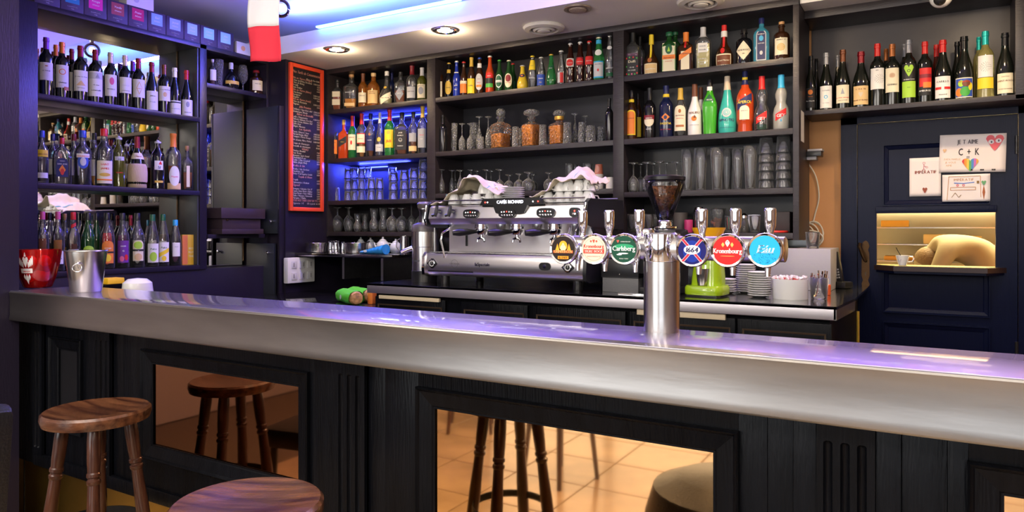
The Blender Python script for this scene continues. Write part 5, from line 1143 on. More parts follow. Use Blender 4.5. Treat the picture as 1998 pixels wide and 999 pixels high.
# back bay 1
row_back([
 (658.5, 155, 20, 'square', CL, (.55, 'dkamber'), ('knob', 'black'), [P('r', .43, .6, .8, 'cream'), P('r', .18, .36, .8, 'cream')], 'square bottle with two cream labels'),
 (686, 145.8, 28, 'square', CL, (.28, 'amber'), ('cork', 'cork'), [P('r', .08, .17, .75, 'tan'), TT('WOODFORD', .45, .22, W_)], 'clear square bourbon with low tan label'),
 (708.5, 144, 19, 'spirit', 'amber', None, ('band', 'brown'), [P('r', .16, .44, .9, 'cream'), TT('ABERLOUR', .34, .24, K_)], 'amber whisky with cream label and blue neck'),
 (729, 143, 24, 'spirit', 'amber', None, ('cork', 'tan'), [P('r', .1, .48, .95, 'tan'), TT('MONKEY', .42, .22, 'brown'), TT('SHOULDER', .37, .22, 'brown')], 'amber whisky with big tan label'),
 (755, 139.6, 31, 'bulb', CL, (.2, 'straw'), ('screw', 'white'), [P('slant', .1, .3, .7, 'cream'), TT('VIEILLE PRUNE', .19, .18, K_), ('po', 'o', -.1, .48, .56, .2, 'gold')], 'round-bellied clear brandy with tilted cream label'),
 (782, 141, 22, 'square', CL, (.4, 'dkamber'), ('cork', 'black'), [P('d', .1, .5, .78, 'grey'), TT('JACK', .3, .3, W_)], 'square bottle with grey shield label'),
 (804, 129, 22, 'spirit', CL, (.45, 'clear'), ('band', 'dkred'), [P('r', .12, .42, .8, 'ltgrey'), TT('DON PAPA', .28, .26, K_)], 'ornate clear rum with burgundy cap'),
 (823.6, 132.6, 20, 'spirit', 'olive', None, ('band', 'silver'), [P('r', .1, .5, .85, 'cream'), ('po', 'o', 0, .2, .42, .5, 'grey'), TT('DIPLOMATICO', .44, .18, K_)], 'green rum with portrait label'),
 (765, 142, 14, 'bord', 'navy', None, ('foil', 'navy'), [], 'dark slim bottle', .12)], 4.02, 2.237, 'top left spirit shelf', 'spirits on the top left back shelf')
row_back([
 (653, 235, 16.5, 'spirit', CL, (.5, 'brown'), ('band', 'dkgreen'), [P('r', .15, .5, .9, 'orange'), TT('Four Roses', .42, .24, 'navy', .2), ('po', 'o', 0, .24, .36, .3, 'red')], 'bourbon with orange rose label and green cap'),
 (671, 234, 19, 'square', 'orange', None, ('screw', 'gold'), [P('slant', .36, .52, .85, 'black'), TT('Walker', .42, .26, Gd, .2)], 'red-amber square whisky with diagonal black label'),
 (688, 226.6, 18, 'spirit', 'green', None, ('band', 'red'), [P('r', .2, .56, .95, 'cream'), TT('JAMESON', .48, .28, 'dkred'), ('po', 'o', 0, .32, .42, .2, 'red')], 'green whiskey with cream label and red cap'),
 (706, 222, 20, 'spirit', CL, (.5, 'amber'), ('band', 'red'), [P('r', .32, .55, .9, 'red'), P('r', .34, .53, .82, 'cream'), TT("Ballantine's", .42, .24, 'red', .3), P('r', .12, .26, .9, 'cream')], 'whisky with red-edged cream labels'),
 (723.5, 222, 19, 'spirit', CL, (.3, 'dkamber'), ('screw', 'navy'), [P('r', .15, .5, .9, 'navy'), TT('BENJAMIN', .38, .2, W_), ('po', 'd', 0, .48, .56, .25, 'copper')], 'clear bottle with navy label'),
 (741.5, 220, 18, 'cone', CL, (.4, 'clear'), ('band', 'silver'), [P('r', .12, .28, .95, 'ltgrey'), TT('TITAN', .2, .3, 'navy'), ('po', 'o', 0, .34, .44, .4, 'gold')], 'clear cone-shouldered vodka with silver neck'),
 (760.5, 214, 21, 'spirit', 'green', None, ('band', 'red'), [P('r', .18, .56, .95, 'yellow'), TT('J&B', .29, .72, 'red'), ('po', 'o', 0, .46, .54, .3, 'gold'), TT('RARE', .21, .16, 'red')], 'green whisky with bold yellow label and red cap'),
 (784.7, 220, 26, 'square', CL, (.5, 'dkamber'), ('screw', 'black'), [P('r', .12, .58, .86, 'black'), TT('JACK', .5, .28, W_), TT("DANIEL'S", .44, .24, W_), ('ring', .35, .24, .28, 'white'), TT('No.7', .33, .2, W_), TT('WHISKEY', .2, .22, W_)], 'square whiskey with black and white label'),
 (806.7, 219, 19, 'spirit', CL, (.4, 'dkamber'), ('screw', 'black'), [P('r', .08, .2, .9, 'tan'), P('r', .3, .5, .8, 'grey')], 'amber spirit with low tan label'),
 (824.8, 207, 20, 'spirit', CL, (.3, 'clear'), ('band', 'gold'), [P('r', .13, .52, .9, 'grey'), TT('Havana', .38, .3, 'red', .3), TT('CLUB', .3, .2, W_)], 'clear rum with grey label and gold cap')], 4.02, 1.87, 'whisky shelf under it', 'whiskies on the second left back shelf')
# back bay 2: small bottles
row_back([
 (858, 116.6, 16, 'beer', 'brown', None, ('crown', 'red'), [P('r', .06, .44, .85, 'cream'), TT('PELF', .2, .26, K_), P('slant', .62, .74, .5, 'cream')], 'dark beer with cream label and red cap'),
 (876, 122.5, 15.5, 'beer', 'black', None, ('crown', 'gold'), [P('o', .1, .48, .9, 'gold'), TT('GUINNESS', .28, .27, K_), P('r', .70, .80, .5, 'gold')], 'black stout with gold oval label'),
 (891, 119, 15, 'beer', 'blue', None, ('crown', 'white'), [TT('1664', .3, .5, W_), TT('Blanc', .2, .36, W_, .3), P('r', .66, .69, .6, 'white')], 'bright blue beer with white cap'),
 (905, 120.5, 15, 'beer', 'brown', None, ('crown', 'red'), [P('r', .1, .44, .95, 'orange'), ('po', 'r', 0, .36, .44, .95, 'cream'), TT('Grisette', .37, .2, K_)], 'brown beer with orange label and red cap'),
 (920, 112.7, 16.5, 'beer', 'brown', None, ('band', 'gold'), [P('r', .06, .44, .95, 'yellow'), TT('Leffe', .24, .46, 'navy', .2)], 'abbey beer with gold foil neck'),
 (936, 112.7, 16.5, 'beer', 'brown', None, ('crown', 'blue'), [P('o', .12, .56, .95, 'ltgrey'), TT('ALE', .4, .36, 'dkred'), TT('PALE', .3, .36, 'red'), ('po', 'r', 0, .2, .26, .6, 'orange'), P('r', .72, .84, .5, 'white')], 'brown ale with blue cap and ragged label'),
 (956, 109, 17.5, 'beer', 'orange', None, ('crown', 'white'), [P('arch', .16, .55, .9, 'red'), TT('MORT', .44, .3, W_), ('po', 'r', 0, .26, .40, .85, 'black'), ('po', 'r', 0, .16, .26, .85, 'green')], 'red cherry beer with red and green label'),
 (974.5, 117, 16, 'beer', 'dkgreen', None, ('crown', 'green'), [P('o', .14, .54, .85, 'white'), P('o', .17, .51, .72, 'dkgreen'), ('po', 'r', 0, .3, .37, .85, 'white'), TT('Heineken', .315, .25, K_)], 'green lager with round white-ringed label'),
 (993, 117.6, 17.5, 'beer', 'dkgreen', None, ('crown', 'cream'), [P('o', .12, .56, .9, 'cream'), P('o', .3, .52, .6, 'dkred'), TT('LA FORTE', .26, .28, 'red')], 'green beer with cream and red oval label'),
 (1019.7, 128, 22, 'orangina', 'oran', None, ('crown', 'white'), [P('o', .5, .64, .5, 'navy'), ('po', 'o', 0, .54, .60, .2, 'orange'), TT('orangina', .2, .2, 'yellow', .2)], 'bulb-shaped orange soda bottle'),
 (1039, 109, 17, 'pell', CL, (.6, 'clear'), ('crown', 'yellow'), [P('r', .56, .86, .8, 'yellow'), TT('Schweppes', .68, .18, 'navy', .3), TT('INDIAN TONIC', .3, .18, W_)], 'clear tonic with yellow neck label'),
 (1056, 111.7, 18, 'coke', CL, (.6, 'clear'), ('crown', 'white'), [P('r', .08, .42, .98, 'blue'), TT('Canada', .28, .36, W_, .3), TT('Dry', .16, .3, 'yellow', .3)], 'clear soda with blue label'),
 (1075.6, 106, 19, 'perrier', 'green', None, ('crown', 'gold'), [P('slant', .52, .62, .7, 'dkgreen'), TT('Perrier', .55, .24, W_, .1)], 'plump green mineral water bottle'),
 (1095, 99, 18, 'coke', CL, (.35, 'clear'), ('crown', 'white'), [P('r', .08, .36, .7, 'ltgrey'), ('po', 'r', .25, .08, .36, .35, 'red'), TT('Coke', .2, .24, 'red', .2)], 'clear contour bottle with red and silver label'),
 (1113, 84.4, 17.5, 'coke', 'cola', None, ('crown', 'silver'), [P('r', .42, .62, .98, 'white'), ('po', 'o', 0, .43, .6, .8, 'red'), TT('Coca-Cola', .5, .28, W_, .3)], 'cola with white and red label and silver cap'),
 (1132, 81.5, 17.5, 'coke', 'cola', None, ('crown', 'silver'), [P('r', .42, .62, .98, 'dkred'), ('po', 'o', 0, .44, .6, .85, 'red'), TT('Coca-Cola', .5, .3, W_, .3)], 'cola with red label and silver cap'),
 (1150, 80, 17.5, 'coke', 'cola', None, ('crown', 'red'), [P('r', .42, .62, .98, 'red'), TT('Coca-Cola', .5, .3, W_, .3)], 'cola with red label and red cap'),
 (1168.7, 72, 22, 'pell', 'green', None, ('crown', 'cream'), [P('r', .07, .44, .98, 'sky'), P('r', .1, .41, .9, 'ltgrey'), TT('S.PELLEGRINO', .36, .22, 'navy'), ('po', 'd', 0, .2, .28, .2, 'red'), P('o', .56, .70, .6, 'white'), P('r', .83, .92, .45, 'sky')], 'green water bottle with pale blue label'),
 (1190, 67.4, 17, 'pell', CL, (.4, 'clear'), ('crown', 'silver'), [TT('BADOIT', .24, .5, W_, .2, 1.9), P('o', .66, .74, .6, 'white'), P('r', .08, .16, .8, 'dkgreen')], 'clear water bottle with white lettering'),
 (1001, 124, 15, 'beer', 'dkgreen', None, ('crown', 'red'), [P('r', .1, .4, .9, 'dkgreen')], 'green beer', .09)], 4.01, 2.237, 'beer and soda shelf', 'small bottles on the beer and soda shelf')
# back bay 3
row_back([
 (1235, 61, 29, 'square', CL, (.5, 'purple'), ('band', 'black'), [P('r', .03, .44, .85, 'black'), TT('Dolfi', .30, .5, 'cream'), TT('CRÈME', .19, .22, W_), TT('DE CASSIS', .13, .22, W_)]+[('po', 'o', x, z, z+.035, .1, c) for x, z, c in ((-.7, .05, 'red'), (-.4, .04, 'green'), (0, .045, 'pink'), (.4, .04, 'green'), (.7, .06, 'red'), (-.72, .2, 'green'), (.72, .2, 'red'), (-.7, .37, 'red'), (-.3, .39, 'green'), (.2, .39, 'red'), (.66, .37, 'green'))], 'square liqueur with dark berry-patterned label'),
 (1271, 68.5, 33, 'bulb', 'brown', None, ('band', 'yellow'), [P('r', .03, .28, .8, 'cream'), P('r', .05, .26, .7, 'tan'), TT('Grand Marnier', .13, .2, W_, .1), ('po', 'o', -.1, .30, .42, .25, 'copper'), P('r', .42, .75, .1, 'yellow')], 'pot-bellied liqueur with yellow cap and ribbon'),
 (1306, 63.5, 30, 'rect', 'dkgreen', None, ('knob', 'dkgreen'), [P('r', .06, .74, .85, 'cream'), ('po', 'r', -.79, .08, .70, .03, 'green'), ('po', 'r', .79, .08, .70, .03, 'green'), ('po', 'o', 0, .46, .70, .46, 'dkgreen'), ('po', 'tri', 0, .52, .64, .2, 'lime'), ('po', 'r', 0, .34, .44, .85, 'orange'), TT('Jägermeister'.replace('ä', 'a'), .365, .26, 'dkred', .1, 1.5), TT('56 KRÄUTER'.replace('Ä', 'A'), .28, .16, 'red')], 'flat green herbal liqueur with orange-banded white label'),
 (1338.5, 64, 30, 'square', 'brown', None, ('band', 'orange'), [P('r', .04, .5, .55, 'cream'), ('po', 'slant', 0, .36, .50, .8, 'orange'), TT('COINTREAU', .42, .2, 'navy', .1), P('r', .58, .76, .12, 'red')], 'square brown orange liqueur with orange cap'),
 (1372, 54, 31, 'rect', CL, (.6, 'straw'), ('band', 'silver'), [P('r', .40, .62, .6, 'white'), TT('DOLCE', .53, .24, 'navy'), TT('limoncello', .45, .22, 'navy'), TT('distillerie', .24, .26, W_, .2), TT('ARTIGIANALE', .17, .18, W_), TT('BREGA', .12, .2, W_)], 'clear flat bottle of pale yellow liqueur with white tag'),
 (1413, 50, 37, 'bulb', 'brown', None, ('band', 'red'), [P('r', .03, .30, .85, 'cream'), P('r', .05, .27, .76, 'brown'), TT('Grand Marnier', .13, .22, 'cream', .1), ('po', 'o', -.1, .31, .45, .22, 'red'), P('r', .46, .76, .1, 'red'), P('r', .72, .86, .4, 'white')], 'pot-bellied liqueur with red cap and ribbon'),
 (1452, 57, 33, 'stout', 'black', None, ('screw', 'black'), [P('d', .12, .64, .98, 'cream'), TT("HENDRICK'S", .37, .28, K_), TT('GIN', .28, .2, K_)], 'stout black gin bottle with diamond label'),
 (1486, 36, 31, 'rect', 'sky', None, ('screw', 'navy'), [P('arch', .06, .72, .62, 'ltgrey'), P('arch', .08, .70, .52, 'navy'), TT('BOMBAY', .62, .22, W_, 0, .9), ('po', 'o', 0, .48, .60, .28, 'sky'), TT('SAPPHIRE', .42, .2, W_, 0, .9), ('po', 'o', 0, .18, .27, .2, 'ltgrey')], 'tall sky blue gin bottle with navy cap'),
 (1525, 43, 33, 'stout', 'brown', None, ('cork', 'cork'), [P('r', .14, .56, .8, 'cream'), ('ring', .33, .38, .46, 'gold'), ('po', 'd', 0, .22, .44, .4, 'tan'), TT('MONKEY 47', .5, .2, K_)], 'short brown apothecary gin bottle with cork'),
 (1248.5, 68.5, 18, 'square', CL, (.5, 'purple'), ('band', 'black'), [], 'clear liqueur with black cap', .1),
 (1317.6, 60, 24, 'rect', 'dkgreen', None, ('knob', 'dkgreen'), [], 'green flat bottle', .11)], 4.02, 2.237, 'top right shelf', 'liqueurs on the top right back shelf')
row_back([
 (1232.4, 177, 22, 'syrup', 'brown', None, ('screw', 'black'), [P('arch', .1, .6, .85, 'yellow'), ('po', 'arch', 0, .12, .57, .7, 'orange'), TT('KAHLUA', .42, .3, 'dkred'), P('r', .76, .82, .5, 'yellow')], 'dark coffee liqueur with yellow arched label'),
 (1267.6, 172.6, 25, 'spirit', 'black', None, ('band', 'black'), [P('o', .24, .46, .8, 'olive' if 0 else 'cream'), ('po', 'r', 0, .38, .46, .85, 'dkred'), TT('BAILEYS', .39, .28, W_), TT('ORIGINAL', .18, .2, W_)], 'black cream liqueur with dark red banner'),
 (1300, 168, 28, 'spirit', 'navy', None, ('band', 'navy'), [P('d', .32, .46, .6, 'orange'), ('po', 'o', 0, .35, .42, .22, 'navy'), TT('PASSOÃ'.replace('Ã', 'A'), .25, .44, 'yellow'), TT('FRUIT DE LA PASSION', .15, .16, 'red'), P('r', .78, .84, .5, 'yellow')], 'dark blue bottle with orange diamond and yellow lettering'),
 (1327.8, 172.6, 26, 'syrup', CL, (.5, 'clear'), ('band', 'gold'), [P('arch', .12, .64, .92, 'cream'), TT('Bardesiane', .42, .3, 'dkred', .1), TT('AMARETTO', .36, .2, 'red'), ('po', 'o', 0, .48, .56, .2, 'copper'), ('po', 'r', 0, .20, .24, .6, 'copper')], 'clear bottle with cream arched label and gold cap'),
 (1355.6, 165, 28, 'malibu', 'white', None, ('band', 'brown'), [TT('MALIBU', .42, .46, 'brown'), P('o', .28, .38, .36, 'orange'), ('po', 'tri', .1, .34, .40, .2, 'brown'), TT('CARIBBEAN RUM', .2, .18, 'grey')], 'opaque white coconut rum with brown cap'),
 (1385, 156, 29, 'facet', 'lime', None, ('screw', 'black'), [P('tri', .60, .74, .7, 'dkgreen'), TT('MIDORI', .615, .24, W_, 0, 1), P('r', .8, .87, .36, 'white')], 'bright green faceted melon liqueur'),
 (1419, 149.4, 36, 'cone', 'teal', None, ('band', 'beige'), [P('o', .28, .44, .5, 'ltgrey'), ('ring', .36, .28, .34, 'teal'), ('ring', .36, .14, .2, 'teal'), TT('HPNOTIQ', .21, .42, 'navy'), P('r', .1, .105, .8, 'navy')], 'turquoise cone-shaped liqueur with silver spiral'),
 (1453.7, 137, 35, 'aperol', 'orange', None, ('band', 'navy'), [P('slant', .42, .55, .9, 'navy'), TT('APEROL', .455, .46, 'yellow', .1), P('arch', .2, .42, .55, 'cream'), TT('APERITIVO', .33, .16, 'navy'), P('r', .84, .88, .3, 'yellow')], 'tall orange-red aperitif with navy banner'),
 (1486.7, 149.4, 31, 'gourd', CL, (.11, 'dkgreen'), ('band', 'red'), [P('slant', .19, .31, .7, 'red'), TT('GET', .2, .56, W_, .1), TT('27', .13, .4, W_, .1)], 'clear gourd-shaped mint liqueur with red cap'),
 (1524.4, 146.7, 33, 'gourd', 'frost', None, ('band', 'sky'), [P('slant', .22, .34, .66, 'red'), TT('GET', .23, .56, W_, .1), TT('31', .15, .4, 'sky', .1)], 'frosted gourd-shaped mint liqueur with blue cap'),
 (1245, 182, 18, 'syrup', 'brown', None, ('screw', 'black'), [P('r', .1, .5, .8, 'yellow')], 'second coffee liqueur', .1),
 (1367.6, 171, 20, 'malibu', 'white', None, ('band', 'brown'), [], 'second white bottle with brown cap', .11)], 4.02, 1.87, 'second right shelf', 'liqueurs on the second right back shelf')
# shelf above the door
def dots(x=0, z=.42): return ('ring', z, .12, .62, 'black', 6, x)
row_back([
 (1581.8, 110, 23, 'burg', 'wine', None, ('foil', 'black'), [P('r', .07, .42, .9, 'black'), ('po', 'o', 0, .3, .39, .4, 'orange'), TT('La Chapelle', .18, .3, W_, .3), TT('ORANGE', .26, .18, 'orange')], 'wine with black label and orange disc'),
 (1612, 104, 28, 'burg', 'wine', None, ('foil', 'grey'), [P('r', .04, .42, .9, W_), ('ring', .23, .16, .26, 'sky'), TT('DOMAINE', .33, .24, 'grey'), TT('Le Cairn', .12, .24, 'grey', .3)], 'wine with white label and small blue ring'),
 (1644.6, 98, 30, 'burg', 'wine', None, ('foil', 'brown'), [P('r', .1, .40, .9, 'cream'), ('po', 'tri', 0, .25, .35, .25, 'grey'), TT('LA TOUR SARAZINE', .18, .2, 'red'), TT('COTES DU RHONE', .14, .14, K_)], 'embossed wine with cream label and red line'),
 (1680, 101.7, 35, 'burg', 'wine', None, ('foil', 'dkred'), [P('r', .05, .38, .9, 'tan'), TT('CÔTE-RÔTIE', .31, .24, 'brown'), ('po', 'heart', 0, .18, .27, .25, 'beige'), TT('BRUNE ET BLONDE', .12, .2, 'brown')], 'wine with wide tan label and burgundy capsule'),
 (1712, 86, 31, 'bord', 'wine', None, ('foil', 'red'), [P('r', .27, .60, .92, W_), ('ring', .43, .12, .62, 'black', 6, .3), TT('Minha', .56, .16, K_, 0, .5)], 'red wine with dotted circle label and red capsule'),
 (1741, 87, 31, 'bord', 'wine', None, ('foil', 'copper'), [P('r', .21, .60, .92, 'cream'), ('ring', .48, .30, .34, 'copper'), ('ring', .48, .18, .24, 'copper'), ('ring', .48, .05, .12, 'copper'), TT('CHAKU', .32, .34, K_)], 'wine with copper spiral label'),
 (1773.4, 79, 31, 'bord', 'wine', None, ('foil', 'grey'), [P('r', .1, .62, .92, 'lime'), ('po', 'r', 0, .35, .62, .92, 'black'), ('po', 'heart', 0, .42, .60, .6, 'lime'), ('ring', .51, .14, .2, 'black'), TT('Artisan Love', .37, .26, W_, .3), TT('Syrah', .25, .16, 'dkgreen')], 'wine with green heart on black and lime label'),
 (1804.6, 82, 31, 'bord', 'wine', None, ('foil', 'red'), [P('r', .12, .56, .9, 'black'), ('po', 'r', .1, .26, .56, .8, 'red'), ('po', 'r', .1, .4, .46, .8, 'dkred'), ('po', 'r', .3, .24, .33, .5, 'orange'), TT('AMBURGE', .18, .34, W_)], 'wine with red, orange and black block label'),
 (1839.5, 79, 36, 'burg', 'wine', None, ('foil', 'red'), [P('r', .05, .40, .9, W_), TT('CARILLO', .30, .34, K_), ('po', 'r', -.5, .19, .23, .35, 'red'), ('po', 'r', .5, .19, .23, .35, 'red'), TT('Monastrell', .1, .2, K_, .2)], 'sloping wine with white label and red dashes'),
 (1881, 72, 39, 'burg', 'wine', None, ('foil', 'black'), [P('r', .03, .34, .95, 'cream'), ('po', 'r', 0, .045, .325, .9, 'blue'), ('po', 'o', -.5, .05, .18, .4, 'orange'), ('po', 'o', .1, .05, .2, .5, 'green'), ('po', 'o', .62, .14, .26, .22, 'yellow'), ('po', 'o', -.3, .2, .3, .3, 'lime'), ('po', 'o', .2, .2, .3, .4, 'brown'), TT('Gariguette', .27, .26, 'red', .1)], 'black wine with colourful painted garden label'),
 (1922.5, 62, 35, 'bord', 'yellow', None, ('foil', 'teal'), [P('r', .31, .63, .92, W_), dots(0, .46), P('r', .14, .3, .98, 'yellow')], 'white wine with dotted circle label and teal capsule'),
 (1961, 65, 37, 'burg', 'wine', None, ('foil', 'black'), [P('r', .05, .36, .92, 'cream'), TT('CHATEAU', .3, .18, 'brown'), TT('SAINT-ROCH', .23, .3, 'brown'), TT('COTES DU RHONE', .11, .18, 'brown')], 'broad dark wine with beige label at the shelf end'),
 (1592.7, 115, 16, 'burg', 'wine', None, ('foil', 'black'), [], 'slim black-capsuled wine', .08),
 (1634, 109, 16, 'burg', 'wine', None, ('foil', 'grey'), [], 'grey-capsuled wine', .09),
 (1729, 96, 22, 'bord', 'wine', None, ('foil', 'copper'), [], 'brown-capsuled wine', .09),
 (1764.7, 87, 22, 'bord', 'wine', None, ('foil', 'grey'), [], 'grey-blue-capsuled wine', .09),
 (1827, 88, 26, 'burg', 'redglass', None, ('foil', 'red'), [], 'red-capsuled wine', .08),
 (1867.6, 82, 26, 'burg', 'wine', None, ('foil', 'black'), [], 'tall black wine', .08),
 (1910, 73, 24, 'bord', 'yellow', None, ('foil', 'teal'), [], 'teal-capsuled white wine', .08)], 4.18, 1.98, 'shelf over door', 'wines on the shelf over the door')
# dark bottles on the decanter shelf
for px, yt, w_, Y, lb in ((864, 225, 17, 4.0, 'slim black bottle at the left end of the decanter shelf'), (881, 229, 14, 4.14, 'black bottle behind the tall glass on the decanter shelf'), (1189, 192, 16, 4.0, 'slim black bottle at the right end of the decanter shelf')):
    T = T_at(px, Y); bottle((X_at(px, Y), Y, S2+.0005), 0, rad_at(w_, px, T), Z_at(yt, T)-S2, 'bord', 'black', None, ('foil', 'black'), [], lb, None)
# tea boxes on top of the left unit
edges = [67, 118, 164, 209, 250, 288, 324, 359, 391, 424, 456]
cols = [('grey', (.25, .2, .25)), ('sky', (.02, .25, .45)), ('magenta', (.75, .02, .35)), ('rust', (.35, .06, .07)), ('crimson', (.55, .01, .12)), ('pale blue', (.25, .45, .75)), ('soft blue', (.3, .45, .7)), ('light cyan', (.35, .6, .75)), ('aqua', (.3, .7, .75)), ('ice blue', (.35, .7, .8))]
for i in range(10):
    ya, yb = Y_at(edges[i], XL-.01), Y_at(edges[i+1], XL-.01)
    t = thing('tea_box', 'violet-black tea box with %s label, %s from left on the shelf top' % (cols[i][0], ORD[i]), 'box', (XL-.01, (ya+yb)/2, 2.5505), 0, 'tea boxes on top of the left unit')
    w2 = (yb-ya)/2-.0015
    obj('box_body', MB().box(-.11, 0, -w2, w2, 0, .125, .0015), mat('violet_black_card', (.035, .022, .055), .5), t)
    f = lambda x, z: (.0006, x, z); mb = MB(); patch(mb, f, -w2*.62, w2*.62, .045, .115); pl_ = obj('label', mb, paint(cols[i][1], .6), t, smooth=False)
    mb = MB(); f = lambda x, z: (.001, x, z)
    text(mb, ['Thé', 'Menthe', 'Rouge', 'Vanille', 'Fraise', 'Earl', 'Jasmin', 'Vert', 'Citron', 'Anis'][i], f, 0, .085, .018, 'c', w2*.9, .3); text(mb, 'Infusion', f, 0, .065, .013, 'c', w2*.8, .3)
    obj('lettering', mb, paint((.8, .78, .85)), t, smooth=False)
    mb = MB(); text(mb, 'DAMMANN', f, 0, .022, .011, 'c', w2*1.1, 0, .02); text(mb, 'THES', f, 0, .011, .008, 'c', w2*.6); obj('lettering', mb, paint((.5, .48, .58)), t, smooth=False)
for k, (pa, pb, z, lb) in enumerate(((247, 300, 2.676, 'white carton lying on top of the tea boxes'), (462, 497, 2.5505, 'white carton standing at the end of the tea boxes'), (498, 512, 2.5505, 'small white box beside the high cubby top'))):
    ya, yb = Y_at(pa, XL-.02), Y_at(pb, XL-.02)
    t = thing('white_carton', lb, 'box', (XL-.02, (ya+yb)/2, z), R(0)); w2 = (yb-ya)/2
    obj('carton', MB().box(-.08, 0, -w2, w2, 0, (.075, .085, .06)[k], .002), paint((.72, .70, .68), .5), t)
    mb = MB(); f = lambda x, z: (.0006, x, z); ring(mb, f, -w2*.3, .045, .0, .018, 20); obj('print', mb, paint((.5, .48, .6) if k == 0 else (.8, .4, .15)), t, smooth=False)

# ================================================================== ESPRESSO MACHINE
def espresso():
    Y0 = 3.20; xl, xr_ = X_at(833, Y0), X_at(1141, Y0); cx = (xl+xr_)/2; hw = (xr_-xl)/2
    t = thing('espresso_machine', 'large three-group steel espresso machine with black sides on the back counter', 'coffee machine', (cx, Y0, CZ))
    zt = lambda y, px=1000: Z_at(y, T_at(px, Y0))-CZ
    D = .46
    # lower body
    lo = [(-.004, .065), (-.016, .085), (-.012, .15), (0, .172), (.10, .175), (D, .175), (D, .055), (.02, .05)]
    ST = mat('satin_machine_steel', (.78, .75, .75), .3, 1, bump=.015, bscale=60, stretch=(.4, 6, 6))
    obj('lower_body', MB().prism(lo, -hw, hw, 'x'), ST, t, angle=50)
    for s in (-1, 1):
        obj('side_cap', MB().prism([(-.02, .055), (-.026, .085), (-.02, .155), (0, .18), (D+.01, .18), (D+.01, .045), (.02, .042)], s*hw, s*(hw+.018), 'x'), BLKPL if s > 0 else CHROME, t, angle=50)
    obj('drip_grate', MB().box(-hw+.02, hw-.02, .01, .13, .175, .178, .001), CHROME, t)
    for k in range(30): obj('grate_bar', MB().box(-hw+.03+k*(2*hw-.06)/29-.003, -hw+.03+k*(2*hw-.06)/29+.003, .015, .125, .178, .180), STEEL, t, smooth=False)
    for x in (-hw+.09, hw-.06):
        for y in (.05, D-.06): obj('foot', MB().lathe([(.022, 0), (.024, .003), (.024, .06), (.02, .07)], 20, (x, y, 0)), BLKPL, t)
    # splash back
    obj('backsplash', MB().box(-hw+.01, hw-.01, .20, .215, .178, .36), ST, t, smooth=False)
    obj('rear_body', MB().box(-hw+.01, hw-.01, .215, D, .178, .42, .01), BLKPL, t)
    obj('level_slot', MB().box(-hw+.125, -hw+.14, .196, .2, .21, .31, .003), BLKPL, t)
    # upper body
    zb, zu = zt(437, 840), zt(401, 840)
    up = [(.005, zb+.012), (-.004, zb+.03), (.012, zu-.012), (.03, zu), (D-.02, zu+.004), (D, zu-.03), (D, zb), (.02, zb-.002)]
    obj('upper_body', MB().prism(up, -hw+.012, hw-.006, 'x'), ST, t, angle=40)
    sp = [(.0, zb-.008), (-.014, zb+.03), (.004, zu+.002), (.04, zu+.022), (D, zu+.025), (D+.015, zu-.03), (D+.01, zb-.03), (.05, zb-.02)]
    for s in (-1, 1):
        obj('side_panel', MB().prism(sp, s*(hw-.006), s*(hw+.014), 'x'), BLKPL, t, angle=40)
        obj('chrome_trim', MB().tube([(s*(hw+.004), -.0, zb-.002), (s*(hw+.004), -.015, zb+.03), (s*(hw+.004), .002, zu)], .006, 8), CHROME, t)
    obj('side_arm', MB().prism([(.22, .16), (.34, .16), (.16, .36), (.03, .36)], hw-.002, hw+.012, 'x'), BLKPL, t)
    obj('cup_rail', MB().tube([(-hw+.01, .02, zu+.025), (hw-.01, .02, zu+.025)], .004, 8).tube([(-hw+.01, D-.01, zu+.035), (hw-.01, D-.01, zu+.035)], .004, 8), CHROME, t)
    # front face frame (slightly sloping)
    fy = lambda z: -.004+(z-(zb+.03))/(zu-.012-(zb+.03))*.016
    ff = lambda off: (lambda x, z: (x, fy(z)-off, z))
    X = lambda px: X_at(px, Y0)-cx
    # centre crown with lettering
    xa, xb = X(937), X(1060)
    cr = obj('crown', MB().prism([(xa, zu-.006), (xa+.02, zu+.03), (xb-.02, zu+.03), (xb, zu-.006), (X(1030), zu-.008), (X(1024), zu-.046), (X(1016), zu-.052), (X(976), zu-.052), (X(968), zu-.046), (X(963), zu-.008)], -.006, .03), BLKPL, t, smooth=False)
    fc = lambda x, z: (x, -.0066, z)
    WL = mat('lit_white_letters', (.9, .9, .95), .4, emit=(.85, .85, 1), estr=2.2)
    mb = MB(); text(mb, 'CAFÉS RICHARD', fc, X(996), zu+.003, .022, 'c', .175, 0, .04); obj('lettering', mb, WL, cr, smooth=False)
    mb = MB(); text(mb, 'ALESSIO', fc, X(996), zu-.046, .014, 'c', .07, 0, .03); obj('lettering', mb, CHROME, cr, smooth=False)
    RL = mat('red_indicator', (1, .05, .03), .4, emit=(1, .03, .02), estr=9); WLED = mat('white_indicator', (1, 1, 1), .4, emit=(1, .95, .9), estr=5)
    for px, m_ in ((948, RL), (952.5, WLED), (1041, WLED), (1051, RL)): obj('indicator_lamp', MB().sphere((X(px), -.007, zu+.010), .0035, 10), m_, cr)
    mb = MB(); text(mb, 'S2', ff(.0008), X(1028), zb+.040, .032, 'c', .06, .1, .04); obj('badge', mb, CHROME, t, smooth=False)
